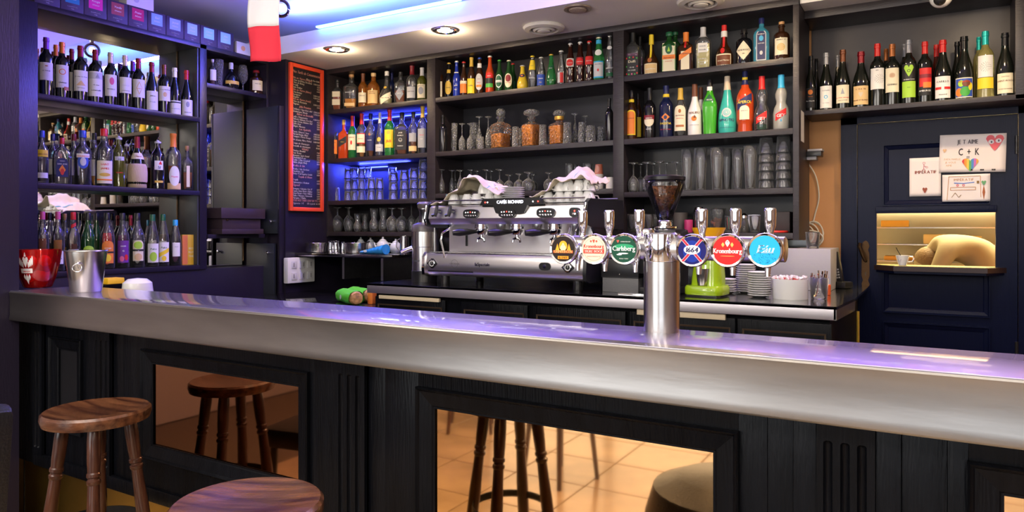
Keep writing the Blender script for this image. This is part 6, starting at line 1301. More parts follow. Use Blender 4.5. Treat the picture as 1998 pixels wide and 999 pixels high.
    # keypads
    for px, pz, w2, nb in ((920, 417, .047, 6), (990.6, 416, .05, 6), (1065.8, 415, .05, 6), (1122, 414, .027, 1)):
        x, z = X(px), zt(pz, px); n = 20; pts = []
        hh = .0235
        for i in range(n):
            a = 2*math.pi*i/n; pts.append((x+math.copysign(abs(math.cos(a))**.55, math.cos(a))*w2, z+math.copysign(abs(math.sin(a))**.75, math.sin(a))*hh))
        kp = obj('keypad', MB().prism(pts, -.012, .012), BLKPL, t, angle=50)
        mb = MB()
        if nb > 1:
            for k in range(5): mb.box(x-.031+k*.0155-.0065, x-.031+k*.0155+.0065, -.0145, -.012, z-.016+abs(k-2)*.001, z-.007, .002)
            obj('button', mb, CHROME, kp)
            for k in range(5): obj('indicator_lamp', MB().sphere((x-.03+k*.015, -.0125, z+.008-abs(k-2)*.001), .0028, 8), RL if k == 2 else WLED, kp)
        else:
            obj('button', mb.box(x-.01, x+.01, -.0145, -.012, z-.014, z-.004, .002), CHROME, kp); obj('indicator_lamp', MB().sphere((x+.003, -.0125, z+.006), .004, 8), RL, kp)
    # steam knobs
    for px in (858, 884):
        x, z = X(px), zt(412, px)
        k = obj('steam_knob', MB().cyl((x, -.03, z), .011, .03, 16, 'y').tube([(x, -.024, z+.028), (x, -.03, z), (x-.004, -.036, z-.03)], [.008, .012, .008], 10).tube([(x-.004, -.03, z-.02), (x-.028, -.034, z-.024)], [.007, .008], 10), BLKPL, t)
    # groups with portafilters
    for px in (926, 996, 1070):
        x = X(px); z = zb
        g = obj('group_head', MB().lathe([(.036, z+.004), (.036, z-.012), (.038, z-.014), (.038, z-.028), (.034, z-.032), (.0001, z-.032)], 28, (x, .07, 0)), CHROME, t)
        h = obj('portafilter', MB().lathe([(.034, z-.03), (.034, z-.045), (.028, z-.058), (.0001, z-.06)], 24, (x, .07, 0)), CHROME, t)
        obj('handle', MB().tube([(x-.02, .045, z-.042), (x-.05, -.0, z-.044), (x-.075, -.035, z-.046), (x-.10, -.06, z-.048)], [.009, .018, .020, .014], 14), BLKPL, h)
        obj('spout', MB().lathe([(.010, z-.055), (.010, z-.075)], 12, (x, .07, 0)).tube([(x-.02, .062, z-.098), (x-.018, .064, z-.082), (x, .066, z-.074), (x+.018, .068, z-.082), (x+.02, .07, z-.098)], [.007, .008, .009, .008, .007], 10), CHROME, h)
        obj('boiler_pipe', MB().lathe([(.028, z+.0), (.028, z-.02), (.018, z-.04), (.018, z-.06)], 16, (x+.09, .13, 0)), STEEL, t)
    x = X(868); obj('steam_wand', MB().tube([(x+.02, .06, zb), (x+.018, .02, zb-.025), (x-.015, -.005, zb-.05), (x-.02, -.01, zb-.09), (x+.002, -.01, zb-.165), (x+.005, -.01, zb-.185)], .0055, 10), CHROME, t)
    x = X(1120); obj('steam_wand', MB().tube([(x, .06, zb), (x+.0, .02, zb-.04), (x+.01, -.005, zb-.08), (x+.002, -.01, zb-.15)], .0055, 10), CHROME, t)
    obj('water_pipe', MB().tube([(X(1105), .05, zb-.01), (X(1105), .03, zb-.05), (X(1095), .02, zb-.06)], .007, 10), CHROME, t)
    # lower front: gauges, lettering, button
    f = lambda x, z: (x, -.0166-.0+max(0, (z-.085))*.06, z)
    for px, py in ((847, 514.6), (1111, 522.5)):
        x = X(px); z = .118
        gd = obj('gauge', MB().prism([(x-.035, z), (x-.006, z+.027), (x+.006, z+.027), (x+.035, z), (x+.006, z-.027), (x-.006, z-.027)], -.020, -.010), BLKPL, t, smooth=False)
        obj('gauge_ring', MB().lathe([(.022, -.020), (.022, -.025), (.018, -.026), (.018, -.022)], 28, (x, 0, z), axis='y', closed=True), CHROME, gd)
        mb = MB(); f2 = lambda a, b: (x+a, -.0215, z+b); ring(mb, f2, 0, 0, .012, .0165, 28); patch(mb, f2, -.001, .001, -.002, .012)
        mb.v = [v for v in mb.v]; obj('gauge_dial', mb, paint((.8, .8, .8)), gd, smooth=False)
    x = X(1066); n = 20
    pts = [(x+math.copysign(abs(math.cos(2*math.pi*i/n))**.6, math.cos(2*math.pi*i/n))*.033, .12+math.sin(2*math.pi*i/n)*.020) for i in range(n)]
    kb = obj('power_switch', MB().prism(pts, -.019, -.01), BLKPL, t, angle=50); obj('button', MB().cyl((x, -.023, .12), .009, .005, 16, 'y'), CHROME, kb)
    f = lambda x, z: (x, -.0158, z)
    mb = MB(); text(mb, 'laSpaziale', f, X(944), .112, .025, 'c', .105, 0, .03); obj('lettering', mb, CHROME, t, smooth=False)
    mb = MB(); text(mb, 'CAFÉS RICHARD', f, X(890), .117, .009, 'c', .07); ring(mb, f, X(890), .12, .021, .0222, 28); obj('lettering', mb, paint((.15, .13, .14)), t, smooth=False)
    mb = MB()
    for k in range(44): mb.box(-hw+.02+k*.0068, -hw+.02+k*.0068+.0035, -.0155, -.01, .074, .081)
    obj('vent_slot', mb, BLKPL, t, smooth=False)['kind'] = 'stuff'
    return t, cx, Y0, hw, zu+CZ
em, ecx, EY, ehw, EZ = espresso()
EZ += .006
# cups on the machine
def cup(x, y, z, rz, label, group, inv=True, s=1.0):
    t = thing('coffee_cup', label, 'cup', (x, y, z), rz, group)
    p = [(.02*s, 0), (.021*s, .003*s), (.031*s, .03*s), (.034*s, .055*s)]
    pr = hollow(p, .003, .005, 24)
    mb = MB().lathe(pr, 24); hb = MB().tube([(.030*s, 0, .045*s), (.046*s, 0, .046*s), (.052*s, 0, .034*s), (.044*s, 0, .020*s), (.027*s, 0, .018*s)], .0035*s, 8)
    if inv:
        for m_ in (mb, hb): m_.v = [(a, b, .055*s-c) for a, b, c in m_.v]; m_.f = [q[::-1] for q in m_.f]
    a = obj('cup_bowl', mb, WHITEC, t); b = obj('handle', hb, WHITEC, t); KIDS[t.name] = [a, b]
    return t
c0 = None
def put(x, y, z, rz, label, group):
    global c0
    if c0 is None: c0 = cup(x, y, z, rz, label, group); return c0
    return copy_tree(c0, (x, y, z), rz, label, group)
rr = random.Random(11)
lcups = [(886, .07, 0, 'front left'), (912, .08, 0, 'second in front'), (930, .07, 0, 'third in front'), (955, .09, 0, 'fourth in front'), (900, .16, 0, 'back left'), (925, .17, 0, 'back middle'), (950, .18, 0, 'back right'), (972, .11, 0, 'next to the plates'), (944, .12, .056, 'upper one'), (958, .12, .056, 'upper right one')]
for px, dy, dz, w_ in lcups: put(X_at(px, EY+dy), EY+dy, EZ+dz, rr.uniform(-1.4, .3), 'white coffee cup upside down under the left tea towel, %s' % w_, 'cups at the left on the coffee machine')
for j, px in enumerate((1070, 1092, 1110, 1130, 1148)):
    put(X_at(px, EY+.09), EY+.09, EZ, rr.uniform(-2.2, -.8), 'white coffee cup, %s from left in the lower row under the right towel' % ORD[j], 'cups at the right on the coffee machine')
    if j: put(X_at(px, EY+.09), EY+.09, EZ+.0555, rr.uniform(-2.2, -.8), 'white coffee cup, %s from left in the upper row by the right towel' % ORD[j-1], 'cups at the right on the coffee machine')
for j, px in enumerate((1080, 1104, 1128, 1150)):
    for k in (0, 1): put(X_at(px, EY+.19), EY+.19, EZ+.0555*k, rr.uniform(0, 3), 'white coffee cup in the back row under the right towel, %s from left, %s' % (ORD[j], ('lower', 'upper')[k]), 'cups at the right on the coffee machine')
# saucers stack on the machine
for k in range(6):
    tag(obj('saucer', MB().lathe([(.03, 0), (.034, .001), (.062, .008), (.063, .010), (.04, .005), (.0001, .004)], 32), WHITEC, loc=(X_at(1001, EY+.09), EY+.09, EZ+.022+k*.0105)), 'white saucer, %s from the bottom in the stack on the coffee machine' % ORD[k], 'saucer', 'saucers on the coffee machine')
tag(obj('saucer', MB().lathe([(.03, 0), (.034, .001), (.062, .010), (.063, .022), (.04, .021), (.0001, .012)], 32), WHITEC, loc=(X_at(1001, EY+.09), EY+.09, EZ)), 'deep white saucer at the very bottom of the stack on the machine', 'saucer', 'saucers on the coffee machine')
# tea towels
def towel(px0, px1, top, label, seed, folds, hang=0):
    rr = random.Random(seed); n, m_ = 44, 22; vs = []; ph = [rr.uniform(0, 6) for _ in range(8)]
    xa, xb = X_at(px0, EY+.08), X_at(px1, EY+.08)
    for j in range(m_+1):
        v = j/m_; y = EY+.02+v*.25
        for i in range(n+1):
            u = i/n; x = xa+(xb-xa)*u
            z = top(u, v)
            z += .010*math.sin(u*folds+v*4+ph[0])+.007*math.sin(u*folds*2.1-v*7+ph[1])+.004*math.sin(v*23+u*9+ph[2])
            vs.append((x+.008*math.sin(v*9+ph[3]), y+.012*math.sin(u*11+ph[4]), max(z, 0)+EZ))
    mb = MB().add(vs, [(j*(n+1)+i, j*(n+1)+i+1, (j+1)*(n+1)+i+1, (j+1)*(n+1)+i) for j in range(m_) for i in range(n)])
    o = obj('tea_towel', mb, CLOTH, angle=180); md = o.modifiers.new('thick', 'SOLIDIFY'); md.thickness = .003
    tag(o, label, 'towel')
    # teal stripe woven along one edge
    for uu in (.30, .72) if folds > 12 else (.25, .8):
        i = int(uu*n); st = MB(); sv = []
        for j in range(m_//2+2):
            for di in (0, 1):
                p = vs[j*(n+1)+i+di]; sv.append((p[0]-(.006 if di else 0), p[1]-.002, p[2]+.0028))
        st.add(sv, [(2*j, 2*j+1, 2*j+3, 2*j+2) for j in range(m_//2+1)]); obj('woven_stripe', st, paint((.18, .42, .40), .9), o, smooth=False)
    return o
def lin(u, pts):
    for (a, b), (c, d) in zip(pts, pts[1:]):
        if u <= c: 
            k = (u-a)/(c-a); k = k*k*(3-2*k); return b+(d-b)*k
    return pts[-1][1]
towel(848, 984, lambda u, v: lin(u, [(0, -.02), (.12, .01), (.30, .072), (.42, .082), (.5, .15), (.62, .135), (.8, .10), (1, .055)])*(1-.25*(v-.5)**2), 'cream tea towel with teal stripes heaped over the left cups', 4, 10)
towel(1046, 1160, lambda u, v: lin(u, [(0, .02), (.12, .07), (.3, .075), (.45, .13), (.62, .165), (.78, .14), (.9, .125), (1, .10)])*(.80+.25*min(1, v*2.4)) if v > .12 else lin(u, [(0, .02), (.12, .055), (.3, .06), (.5, .115), (1, .115)]), 'cream tea towel with teal stripes piled over the right cups', 9, 13)

# ================================================================== OTHER BACK COUNTER THINGS
# juice extractor left of the machine
t = thing('juice_extractor', 'tall steel juice extractor left of the espresso machine', 'juicer', (X_at(829, 3.36), 3.36, CZ))
Tj = T_at(829, 3.36); rj = rad_at(52, 829, Tj); zj = lambda y: Z_at(y, Tj)-CZ
obj('base', MB().lathe([(rj*.98, .0), (rj, .006), (rj, zj(528)), (rj*.9, zj(526))], 36), BLKPL, t)
obj('motor_body', MB().lathe([(rj*.97, zj(528)), (rj*.97, zj(482)), (rj, zj(481)), (rj, zj(452))], 36), STEELV, t)
obj('bowl_cover', MB().lathe([(rj*1.02, zj(452)), (rj*1.02, zj(444)), (rj*.9, zj(438)), (rj*.5, zj(434))], 36), mat('brown_smoked_plastic', (.10, .085, .08), .3), t)
obj('feed_chute', MB().lathe([(rj*.42, zj(436)), (rj*.42, zj(413)), (rj*.5, zj(410)), (rj*.5, zj(407))], 30), STEELV, t)
obj('pusher', MB().lathe([(rj*.5, zj(407)), (rj*.56, zj(405)), (rj*.58, zj(398)), (rj*.45, zj(394)), (.0001, zj(393.5))], 30), MATS['brown_smoked_plastic'], t)
obj('safety_arm', MB().box(rj*1.0, rj*1.12, -.02, .02, zj(520), zj(440), .004), STEEL, t)
obj('spout', MB().tube([(-rj*.9, -.02, zj(484)), (-rj*1.3, -.05, zj(489)), (-rj*1.55, -.07, zj(494))], [.016, .015, .014], 12), CHROME, t)
mb = MB(); f = lambda x, z: ((rj*.97+.001)*math.sin(x/rj-.3), -(rj*.97+.001)*math.cos(x/rj-.3), z); text(mb, 'robot coupe', f, 0, zj(510), .022, 'c', .085, .15); obj('lettering', mb, paint((.12, .12, .13)), t, smooth=False)
# things on the steel side shelf (z 1.178)
SZ = 1.1785
def pan(px, Y, w_, yt, label, handle=0):
    T = T_at(px, Y); r = rad_at(w_, px, T); H = Z_at(yt, T)-SZ
    t = thing('steel_pan', label, 'pan', (X_at(px, Y), Y, SZ), 0)
    obj('pan_bowl', MB().lathe(hollow([(r*.8, 0), (r*.9, .006), (r*.93, H*.7), (r, H)], .002, .003, 32), 32), STEELV, t)
    if handle: obj('handle', MB().tube([(r*.8, 0, H*.95), (r*1.5, -.01, H*1.15)], .005, 8), BLKPL, t)
pan(618, 3.72, 46, 474, 'wide steel pan at the left end of the side shelf'); pan(695, 3.76, 50, 474, 'round steel pan with dark handle in the middle of the side shelf', 1)
for j, (px, yt, w_) in enumerate(((645, 470, 10), (656, 470, 14), (669, 472, 8))):
    Y = 3.74+.03*j; T = T_at(px, Y); r = rad_at(w_, px, T); H = Z_at(yt, T)-SZ
    t = thing('milk_jug', 'small shiny steel milk jug, %s of three between the pans' % ('leftmost', 'middle', 'rightmost')[j], 'jug', (X_at(px, Y), Y, SZ), R(-40), 'small steel milk jugs')
    obj('jug_body', MB().lathe(hollow([(r*.9, 0), (r, .004), (r, H*.4), (r*.75, H*.8), (r*.85, H)], .0012, .003, 24), 24), CHROME, t)
    obj('handle', MB().tube([(r*.8, 0, H*.85), (r*1.5, 0, H*.8), (r*1.5, 0, H*.35), (r*.95, 0, H*.25)], .002, 8), CHROME, t)
for j, (px, yt, w_, Y) in enumerate(((704, 462, 20, 4.0), (723, 463, 22, 3.98), (747, 462, 27, 3.92), (772, 466, 24, 3.86))):
    T = T_at(px, Y); r = rad_at(w_, px, T); H = Z_at(yt, T)-SZ
    t = thing('teapot', 'small white china teapot, %s from left on the steel side shelf' % ORD[j], 'teapot', (X_at(px, Y), Y, SZ), R(20), 'white teapots on the side shelf')
    tm = mat('pale_blue_china', (.50, .54, .57), .15, coat=.4)
    obj('pot_body', MB().lathe([(r*.6, 0), (r*.9, H*.15), (r, H*.38), (r*.85, H*.62), (r*.6, H*.72), (.0001, H*.74)], 28), tm, t)
    obj('lid', MB().lathe([(r*.55, H*.72), (r*.5, H*.8), (r*.15, H*.88), (r*.12, H*.92), (r*.2, H*.96), (.0001, H)], 24), tm, t)
    obj('handle', MB().tube([(r*.8, 0, H*.6), (r*1.4, 0, H*.58), (r*1.4, 0, H*.25), (r*.9, 0, H*.2)], .004, 8), tm, t); obj('spout', MB().tube([(-r*.85, 0, H*.25), (-r*1.2, 0, H*.45), (-r*1.35, 0, H*.65)], [.009, .006, .004], 8), tm, t)
px, Y = 789, 3.72; T = T_at(px, Y); r = rad_at(17, px, T); H = Z_at(460, T)-SZ
t = thing('tall_jug', 'tall straight steel jug at the right end of the side shelf', 'jug', (X_at(px, Y), Y, SZ), R(200))
obj('jug_body', MB().lathe(hollow([(r*1.1, 0), (r*1.1, .004), (r, H*.9), (r*1.03, H)], .0015, .003, 28), 28), STEELV, t); obj('handle', MB().tube([(r, 0, H*.85), (r*1.8, 0, H*.75), (r*1.9, 0, H*.4), (r, 0, H*.15)], .004, 8), STEEL, t)
t = thing('blue_packet', 'crumpled bright blue plastic packet lying in front of the teapots', 'packet', (X_at(731, 3.68), 3.68, SZ), R(-12))
mb = MB(); n = 26; vs = []; L = .125
for i in range(n+1):
    u = i/n
    for j in range(12):
        a = 2*math.pi*j/12; hh = (.010+.022*u)*(1+.10*math.sin(u*40)); ww = .032*(1+.05*math.sin(u*31+1))
        vs.append((-L+2*L*u, ww*math.cos(a), .0005+hh*(1+math.sin(a))))
mb.add(vs, [(i*12+j, i*12+(j+1) % 12, (i+1)*12+(j+1) % 12, (i+1)*12+j) for i in range(n) for j in range(12)]+[tuple(range(12)), tuple(n*12+j for j in range(12))])
obj('packet_film', mb, mat('blue_film', (.02, .24, .65), .2, coat=.5), t, angle=60); 
mb = MB(); patch(mb, lambda x, z: (x, -.034, .02+z), -.08, -.04, -.008, .008, 'o'); obj('label', mb, paint((.7, .75, .8)), t, smooth=False)
# breads in green paper on the low counter
def bread(px, Y, rz, pk, label):
    t = thing('wrapped_bread', label, 'bread', (X_at(px, Y), Y, .9005), rz)
    L, r = .14, .042
    mb = MB(); vs = []; n, k = 14, 16
    for i in range(n+1):
        u = i/n; 
        for j in range(k):
            a = 2*math.pi*j/k; q = 1+.05*math.sin(a*5+u*9)
            if u < .12: q *= .75+u*2
            vs.append((-L+2*L*u, r*1.15*q*math.cos(a), r*1.0+r*q*math.sin(a)))
    mb.add(vs, [(i*k+j, i*k+(j+1) % k, (i+1)*k+(j+1) % k, (i+1)*k+j) for i in range(n) for j in range(k)]+[tuple(range(k))])
    obj('green_paper', mb, mat('green_paper', (.10, .55, .04), .4), t, angle=60)
    obj('loaf', MB().lathe([(.0001, -.02), (r*.9, -.02), (r*.95, L*1.0), (r*.8, L*1.12), (.0001, L*1.16)], 18, (0, 0, r), axis='x'), mat('seeded_bread', (.62, .33, .13), .8, bump=.6, bscale=70, var=.6, vscale=40), t)
    mb = MB(); patch(mb, lambda x, z: (x, -r*1.22, r+z), -.01, .02, -.014, .014, 'o'); obj('label', mb, paint((.6, .6, .65)), t, smooth=False)
bread(680, 3.22, R(-28), 0, 'bread in bright green paper with its seeded end showing, in front'); bread(702, 3.36, R(-24), 0, 'second bread in green paper lying behind the first')
tag(obj('orange_packet', MB().box(-.02, .02, -.02, .02, 0, .07, .006), paint((.75, .2, .04), .4), loc=(X_at(726, 3.26), 3.26, .9005)), 'small orange packet beside the wrapped breads', 'packet')
# grinder
def grinder():
    px, Y = 1297, 3.36; T = T_at(px, Y); x = X_at(px, Y); zz = lambda y: Z_at(y, T)-CZ
    t = thing('coffee_grinder', 'coffee grinder with big clear bean cone behind the beer column', 'grinder', (x, Y, CZ))
    ro = rad_at(78, px, T); rs = rad_at(27, px, T)
    MB_raw('hopper_cone', MB().lathe([(rs, zz(430)), (ro, zz(362)), (ro, zz(350)), (ro-.003, zz(350)), (ro-.003, zz(362)), (rs-.003, zz(430))], 40, closed=True), GLASS2, t)
    obj('hopper_lid', MB().lathe([(ro+.003, zz(352)), (ro+.004, zz(346)), (ro-.01, zz(343)), (.0001, zz(342))], 40), BLKPL, t)
    mb = MB(); rb = random.Random(2); n = 64; vs = []; rows = 26
    for j in range(rows+1):
        u = j/rows; z = zz(428)+(zz(364)-zz(428))*u; r = (rs-.004)+(ro-rs-.002)*u*(zz(364)-zz(428))/(zz(362)-zz(430))
        for i in range(n): 
            a = 2*math.pi*(i+.5*(j % 2))/n; q = r-rb.uniform(0, .0045); vs.append((q*math.cos(a), q*math.sin(a), z))
    mb.add(vs, [(j*n+i, j*n+(i+1) % n, (j+1)*n+(i+1) % n, (j+1)*n+i) for j in range(rows) for i in range(n)]+[tuple(range(n))[::-1], tuple(rows*n+i for i in range(n))])
    o = obj('coffee_beans', mb, mat('roasted_beans', (.42, .15, .06), .4, bump=1, bscale=90, var=.8, vscale=70), t, angle=10); o['kind'] = 'stuff'
    obj('neck_ring', MB().lathe([(rs*1.05, zz(430)), (rs*1.15, zz(432)), (rs*1.15, zz(440)), (rs*1.9, zz(442)), (rs*1.9, zz(445)), (rs*1.0, zz(446))], 32), CHROME, t)
    obj('grinder_body', MB().box(-.075, .085, -.09, .12, .03, zz(447), .02), BLKPL, t); obj('grinder_base', MB().box(-.08, .09, -.14, .14, 0, .035, .01), BLKPL, t)
    obj('doser_rim', MB().lathe([(.042, zz(462)), (.042, zz(449)), (.038, zz(446)), (.0001, zz(445.5))], 30, (-.045, -.13, 0)), CHROME, t)
    obj('doser', MB().lathe([(.035, .10), (.041, .13), (.041, zz(462))], 30, (-.045, -.13, 0)), BLKPL, t)
    mb = MB(); f = lambda x, z: (.0855, x, z); patch(mb, f, -.06, -.03, .06, .10); obj('label', mb, paint((.6, .5, .35)), t, smooth=False)
grinder()
# knock box
xa, xb = X_at(1174, 3.27), X_at(1247, 3.27); kz = lambda y: Z_at(y, T_at(1210, 3.27))
t = thing('knock_box', 'black metal knock box on a grey plinth right of the espresso machine', 'box', ((xa+xb)/2, 3.27, CZ))
w2 = (xb-xa)/2
obj('plinth', MB().box(-w2*.96, w2*.96, 0, .25, 0, kz(542)-CZ, .003), mat('grey_speckled_metal', (.12, .12, .125), .45, bump=.1, bscale=150), t); obj('drawer', MB().box(-w2, w2, -.008, .25, kz(542)-CZ, kz(506)-CZ, .004), BLKPL, t)
obj('screw', MB().sphere((0, -.009, kz(535)-CZ), .0035, 8), CHROME, t)
tag(obj('steel_tray', MB().box(X_at(1212, 3.17), X_at(1285, 3.17), 3.12, 3.20, CZ+.0005, CZ+.012, .005), CHROME), 'thin shiny tray on the counter edge left of the column', 'tray')
# green juicer
def juicer():
    px, Y = 1380, 3.32; T = T_at(px, Y); x = X_at(px, Y); zz = lambda y: Z_at(y, T)-CZ; r = rad_at(78, px, T)
    t = thing('citrus_press', 'lime green citrus press with orange bowl and steel cup', 'juicer', (x, Y, CZ), R(-6))
    GR = mat('lime_green_plastic', (.33, .52, .01), .25, coat=.4)
    zb = zz(556)
    def ring_(s, z, k=4, ox=0, oy=0): return [(math.copysign(abs(math.cos(a))**(2/k), math.cos(a))*s+ox, math.copysign(abs(math.sin(a))**(2/k), math.sin(a))*s+oy, z) for a in [2*math.pi*(i+.5)/24 for i in range(24)]]
    rows = [ring_(r*.98, .008), ring_(r, .014), ring_(r, zb*.8), ring_(r*.93, zb)]
    def loft(rows): return MB().add([v for q in rows for v in q], [(j*24+i, j*24+(i+1) % 24, (j+1)*24+(i+1) % 24, (j+1)*24+i) for j in range(len(rows)-1) for i in range(24)]+[tuple(range(24))[::-1], tuple((len(rows)-1)*24+i for i in range(24))])
    obj('base', loft(rows), GR, t, angle=50); obj('rubber_foot', MB().box(-r*.8, r*.8, -r*.8, r*.8, 0, .008, .002), BLKPL, t)
    obj('motor_body', loft([ring_(r*.80, zb, 3, 0, r*.15), ring_(r*.78, zz(540), 3, 0, r*.2), ring_(r*.70, zz(510), 3, 0, r*.25), ring_(r*.64, zz(485), 2.5, 0, r*.25), ring_(r*.64, zz(466), 2, 0, r*.25)]), GR, t, angle=50)
    OR = mat('orange_bowl_plastic', (.88, .42, .01), .3, coat=.3)
    obj('juice_bowl', MB().lathe(hollow([(r*.60, zz(468)), (r*.66, zz(462)), (r*.84, zz(447)), (r*.86, zz(444))], .004, .006, 36), 36, (0, r*.2, 0)), OR, t)
    obj('reamer', MB().lathe([(r*.3, zz(462)), (r*.28, zz(452)), (r*.1, zz(447)), (.0001, zz(446))], 18, (0, r*.2, 0)), STEEL, t)
    obj('spout', MB().box(-.012, .012, -r*.60, -r*.2, zz(515), zz(508), .004), GR, t)
    c = rad_at(27, px, T)
    obj('collecting_cup', MB().lathe(hollow([(c*.72, zb+.001), (c*.75, zb+.004), (c*.95, zz(530)), (c, zz(523))], .0015, .003, 28), 28, (.0, -r*.62, 0)), STEELV, t)
juicer()
# saucer stacks on the counter
def saucers(px, Y, wpx, ybot, ytop, n, word):
    T = T_at(px, Y); r = rad_at(wpx, px, T); H = (Z_at(ytop, T)-Z_at(ybot, T)); s = H/(n+.6); me = None
    for k in range(n):
        if me is None:
            o = obj('saucer', MB().lathe([(r*.48, 0), (r*.55, .0005), (r*.95, s*.95), (r, s*1.05), (r, s*1.35), (r*.95, s*1.28), (r*.55, s*.4), (.0001, s*.35)], 36), WHITEC); me = o.data
        else: o = bpy.data.objects.new('saucer', me); COL.objects.link(o)
        o.location = (X_at(px, Y), Y, CZ+.0005+k*s); tag(o, 'white saucer in the %s stack beside the green juicer, %s from the bottom' % (word, ORD[k]), 'saucer', 'saucer stacks on the back counter')
saucers(1481.5, 3.36, 47, 572, 521, 11, 'front tall'); saucers(1455, 3.55, 40, 560, 503, 13, 'rear tall'); saucers(1418, 3.48, 38, 566, 536, 6, 'short left')
# sugar bowl
px, Y = 1542, 3.36; T = T_at(px, Y); r = rad_at(70, px, T); H = Z_at(536, T)-Z_at(575, T)
t = thing('sugar_bowl', 'wide white ceramic bowl full of red and white sugar sticks', 'bowl', (X_at(px, Y), Y, CZ))
obj('bowl', MB().lathe(hollow([(r*.98, 0), (r, .004), (r, H)], .004, .006, 40), 40), WHITEC, t)
rr = random.Random(8)
for k in range(34):
    a = rr.uniform(0, 6.28); q = math.sqrt(rr.random())*r*.82
    o = thing('sugar_stick', 'red and white paper sugar stick in the wide white bowl', 'sugar', (X_at(px, Y)+q*math.cos(a), Y+q*math.sin(a), CZ+H-.03), rr.uniform(0, 3), 'sugar sticks in the white bowl')
    if k == 0:
        p1 = obj('paper_wrap', MB().box(-.007, .007, -.004, .004, 0, .032, .001), paint((.55, .03, .02)), o); p2 = obj('paper_end', MB().box(-.008, .008, -.004, .004, .032, .044, .001), paint((.8, .72, .68)), o)
    else:
        for p_ in (p1, p2): c_ = p_.copy(); COL.objects.link(c_); c_.parent = o
    o.rotation_euler = (rr.uniform(-.5, .5), rr.uniform(-.5, .5), rr.uniform(0, 3))
# spoon glass
px, Y = 1598, 3.40; T = T_at(px, Y); r = rad_at(38, px, T); H = Z_at(532, T)-Z_at(573, T)
t = thing('spoon_glass', 'thick clear glass holding a bunch of teaspoons', 'glass', (X_at(px, Y), Y, CZ+.0005))
MB_raw('tumbler', MB().lathe(hollow([(r*.85, 0), (r*.86, .006), (r, H)], .003, .012, 24), 24), GLASS, t)
for k in range(12):
    a = k*2.4; b = Vector((r*.45*math.cos(a), r*.45*math.sin(a), .014)); tp = Vector((r*.85*math.cos(a+.5), r*.85*math.sin(a+.5), H+.012+.010*(k % 3)))
    o = obj('teaspoon', MB().tube([b, b.lerp(tp, .5), tp], [.0028, .0022, .0035], 8), CHROME, loc=(X_at(px, Y), Y, CZ)); tag(o, 'steel teaspoon standing in the spoon glass', 'spoon', 'teaspoons in the glass')
# grey case, tumbler and cable on it, marker, phone
xa, xb = X_at(1500, 3.85), X_at(1621, 3.85); gt = Z_at(486, T_at(1600, 3.85))
tag(obj('grey_case', MB().box(xa, xb, 3.85, 4.2, CZ+.0005, gt, .004), GREYPL), 'plain grey metal case behind the sugar bowl by the orange wall', 'case')
glass_thing(1586, 3.92, gt, Z_at(453, T_at(1586, 3.92))-gt, .036, 'tumbler', 'glass tumbler with coins standing on the grey case', None)
for k in range(7):
    tag(obj('coin', MB().cyl((X_at(1586, 3.92)+.012*math.cos(k*2.2), 3.92+.012*math.sin(k*2.2), gt+.016+k*.0024), .010, .002, 16), BRASS), 'brass coin in the tumbler on the grey case', 'coin', 'coins in the tumbler')
tag(obj('marker_pen', MB().cyl((0, 0, 0), .009, .05, 14, b=.002), paint((.8, .12, .02), .3), loc=(X_at(1617, 3.62), 3.62, CZ)), 'short orange-red marker standing before the grey case', 'marker')
t = thing('cordless_phone', 'black cordless phone standing in its cradle by the door frame', 'phone', (X_at(1642, 4.1), 4.1, CZ), R(-20))
obj('cradle', MB().box(-.045, .045, -.05, .04, 0, .035, .012), BLKPL, t)
mb = MB().box(-.024, .024, -.012, .012, 0, .17, .008); mb.rot(Matrix.Translation((-.01, 0, .02)) @ Matrix.Rotation(R(-10), 4, 'Y')); obj('handset', mb, BLKPL, t)
mb = MB(); [mb.box(-.014+.012*i-.004, -.014+.012*i+.004, -.0135, -.012, .03+.014*j, .038+.014*j) for i in range(3) for j in range(4)]; mb.rot(Matrix.Translation((-.01, 0, .02)) @ Matrix.Rotation(R(-10), 4, 'Y')); obj('keys', mb, paint((.4, .4, .42)), t)
CBL = mat('cream_cable', (.72, .66, .52), .5)
def cable(pts, label, r=.004):
    P_ = [Vector(p) for p in pts]; out = []
    for i in range(len(P_)-1):
        p0, p1, p2, p3 = P_[max(i-1, 0)], P_[i], P_[i+1], P_[min(i+2, len(P_)-1)]
        for k in range(5):
            q = k/5; out.append(.5*((2*p1)+(p2-p0)*q+(2*p0-5*p1+4*p2-p3)*q*q+(3*p1-p0-3*p2+p3)*q**3))
    out.append(P_[-1]); tag(obj('cable', MB().tube(out, r, 7), CBL), label, 'cable', 'cream cables on the orange wall')
wy = BW-.012
def wp(px, py, d=0): Y = wy-d; return (X_at(px, Y), Y, Z_at(py, T_at(px, Y)))
cable([wp(1571, 316), wp(1574, 345), wp(1567, 390), wp(1566, 430), wp(1571, 447)], 'cream cable hanging straight beside the shelf upright')
cable([wp(1575, 316), wp(1592, 345), wp(1598, 385), wp(1590, 420), wp(1585, 440)], 'cream cable bowing out to the right on the orange wall')
for j, (a, b, rx, ry) in enumerate(((1583, 455, 24, 22), (1578, 460, 20, 24), (1588, 458, 18, 26), (1572, 458, 16, 18), (1580, 466, 26, 16))):
    cable([wp(a+rx*math.cos(R(q*40+j*50)), b+ry*math.sin(R(q*40+j*50)), .01+.006*j) for q in range(10)], 'loop of coiled cream cable on the orange wall, %s' % ('outer right', 'tall left', 'tall right', 'small left', 'low wide')[j])
tag(obj('cable_tie', MB().cyl((X_at(1574, wy-.05), wy-.05, Z_at(447, T_at(1574, wy-.05))), .012, .02, 12), BLKPL), 'black tie binding the coiled cables', 'tie')
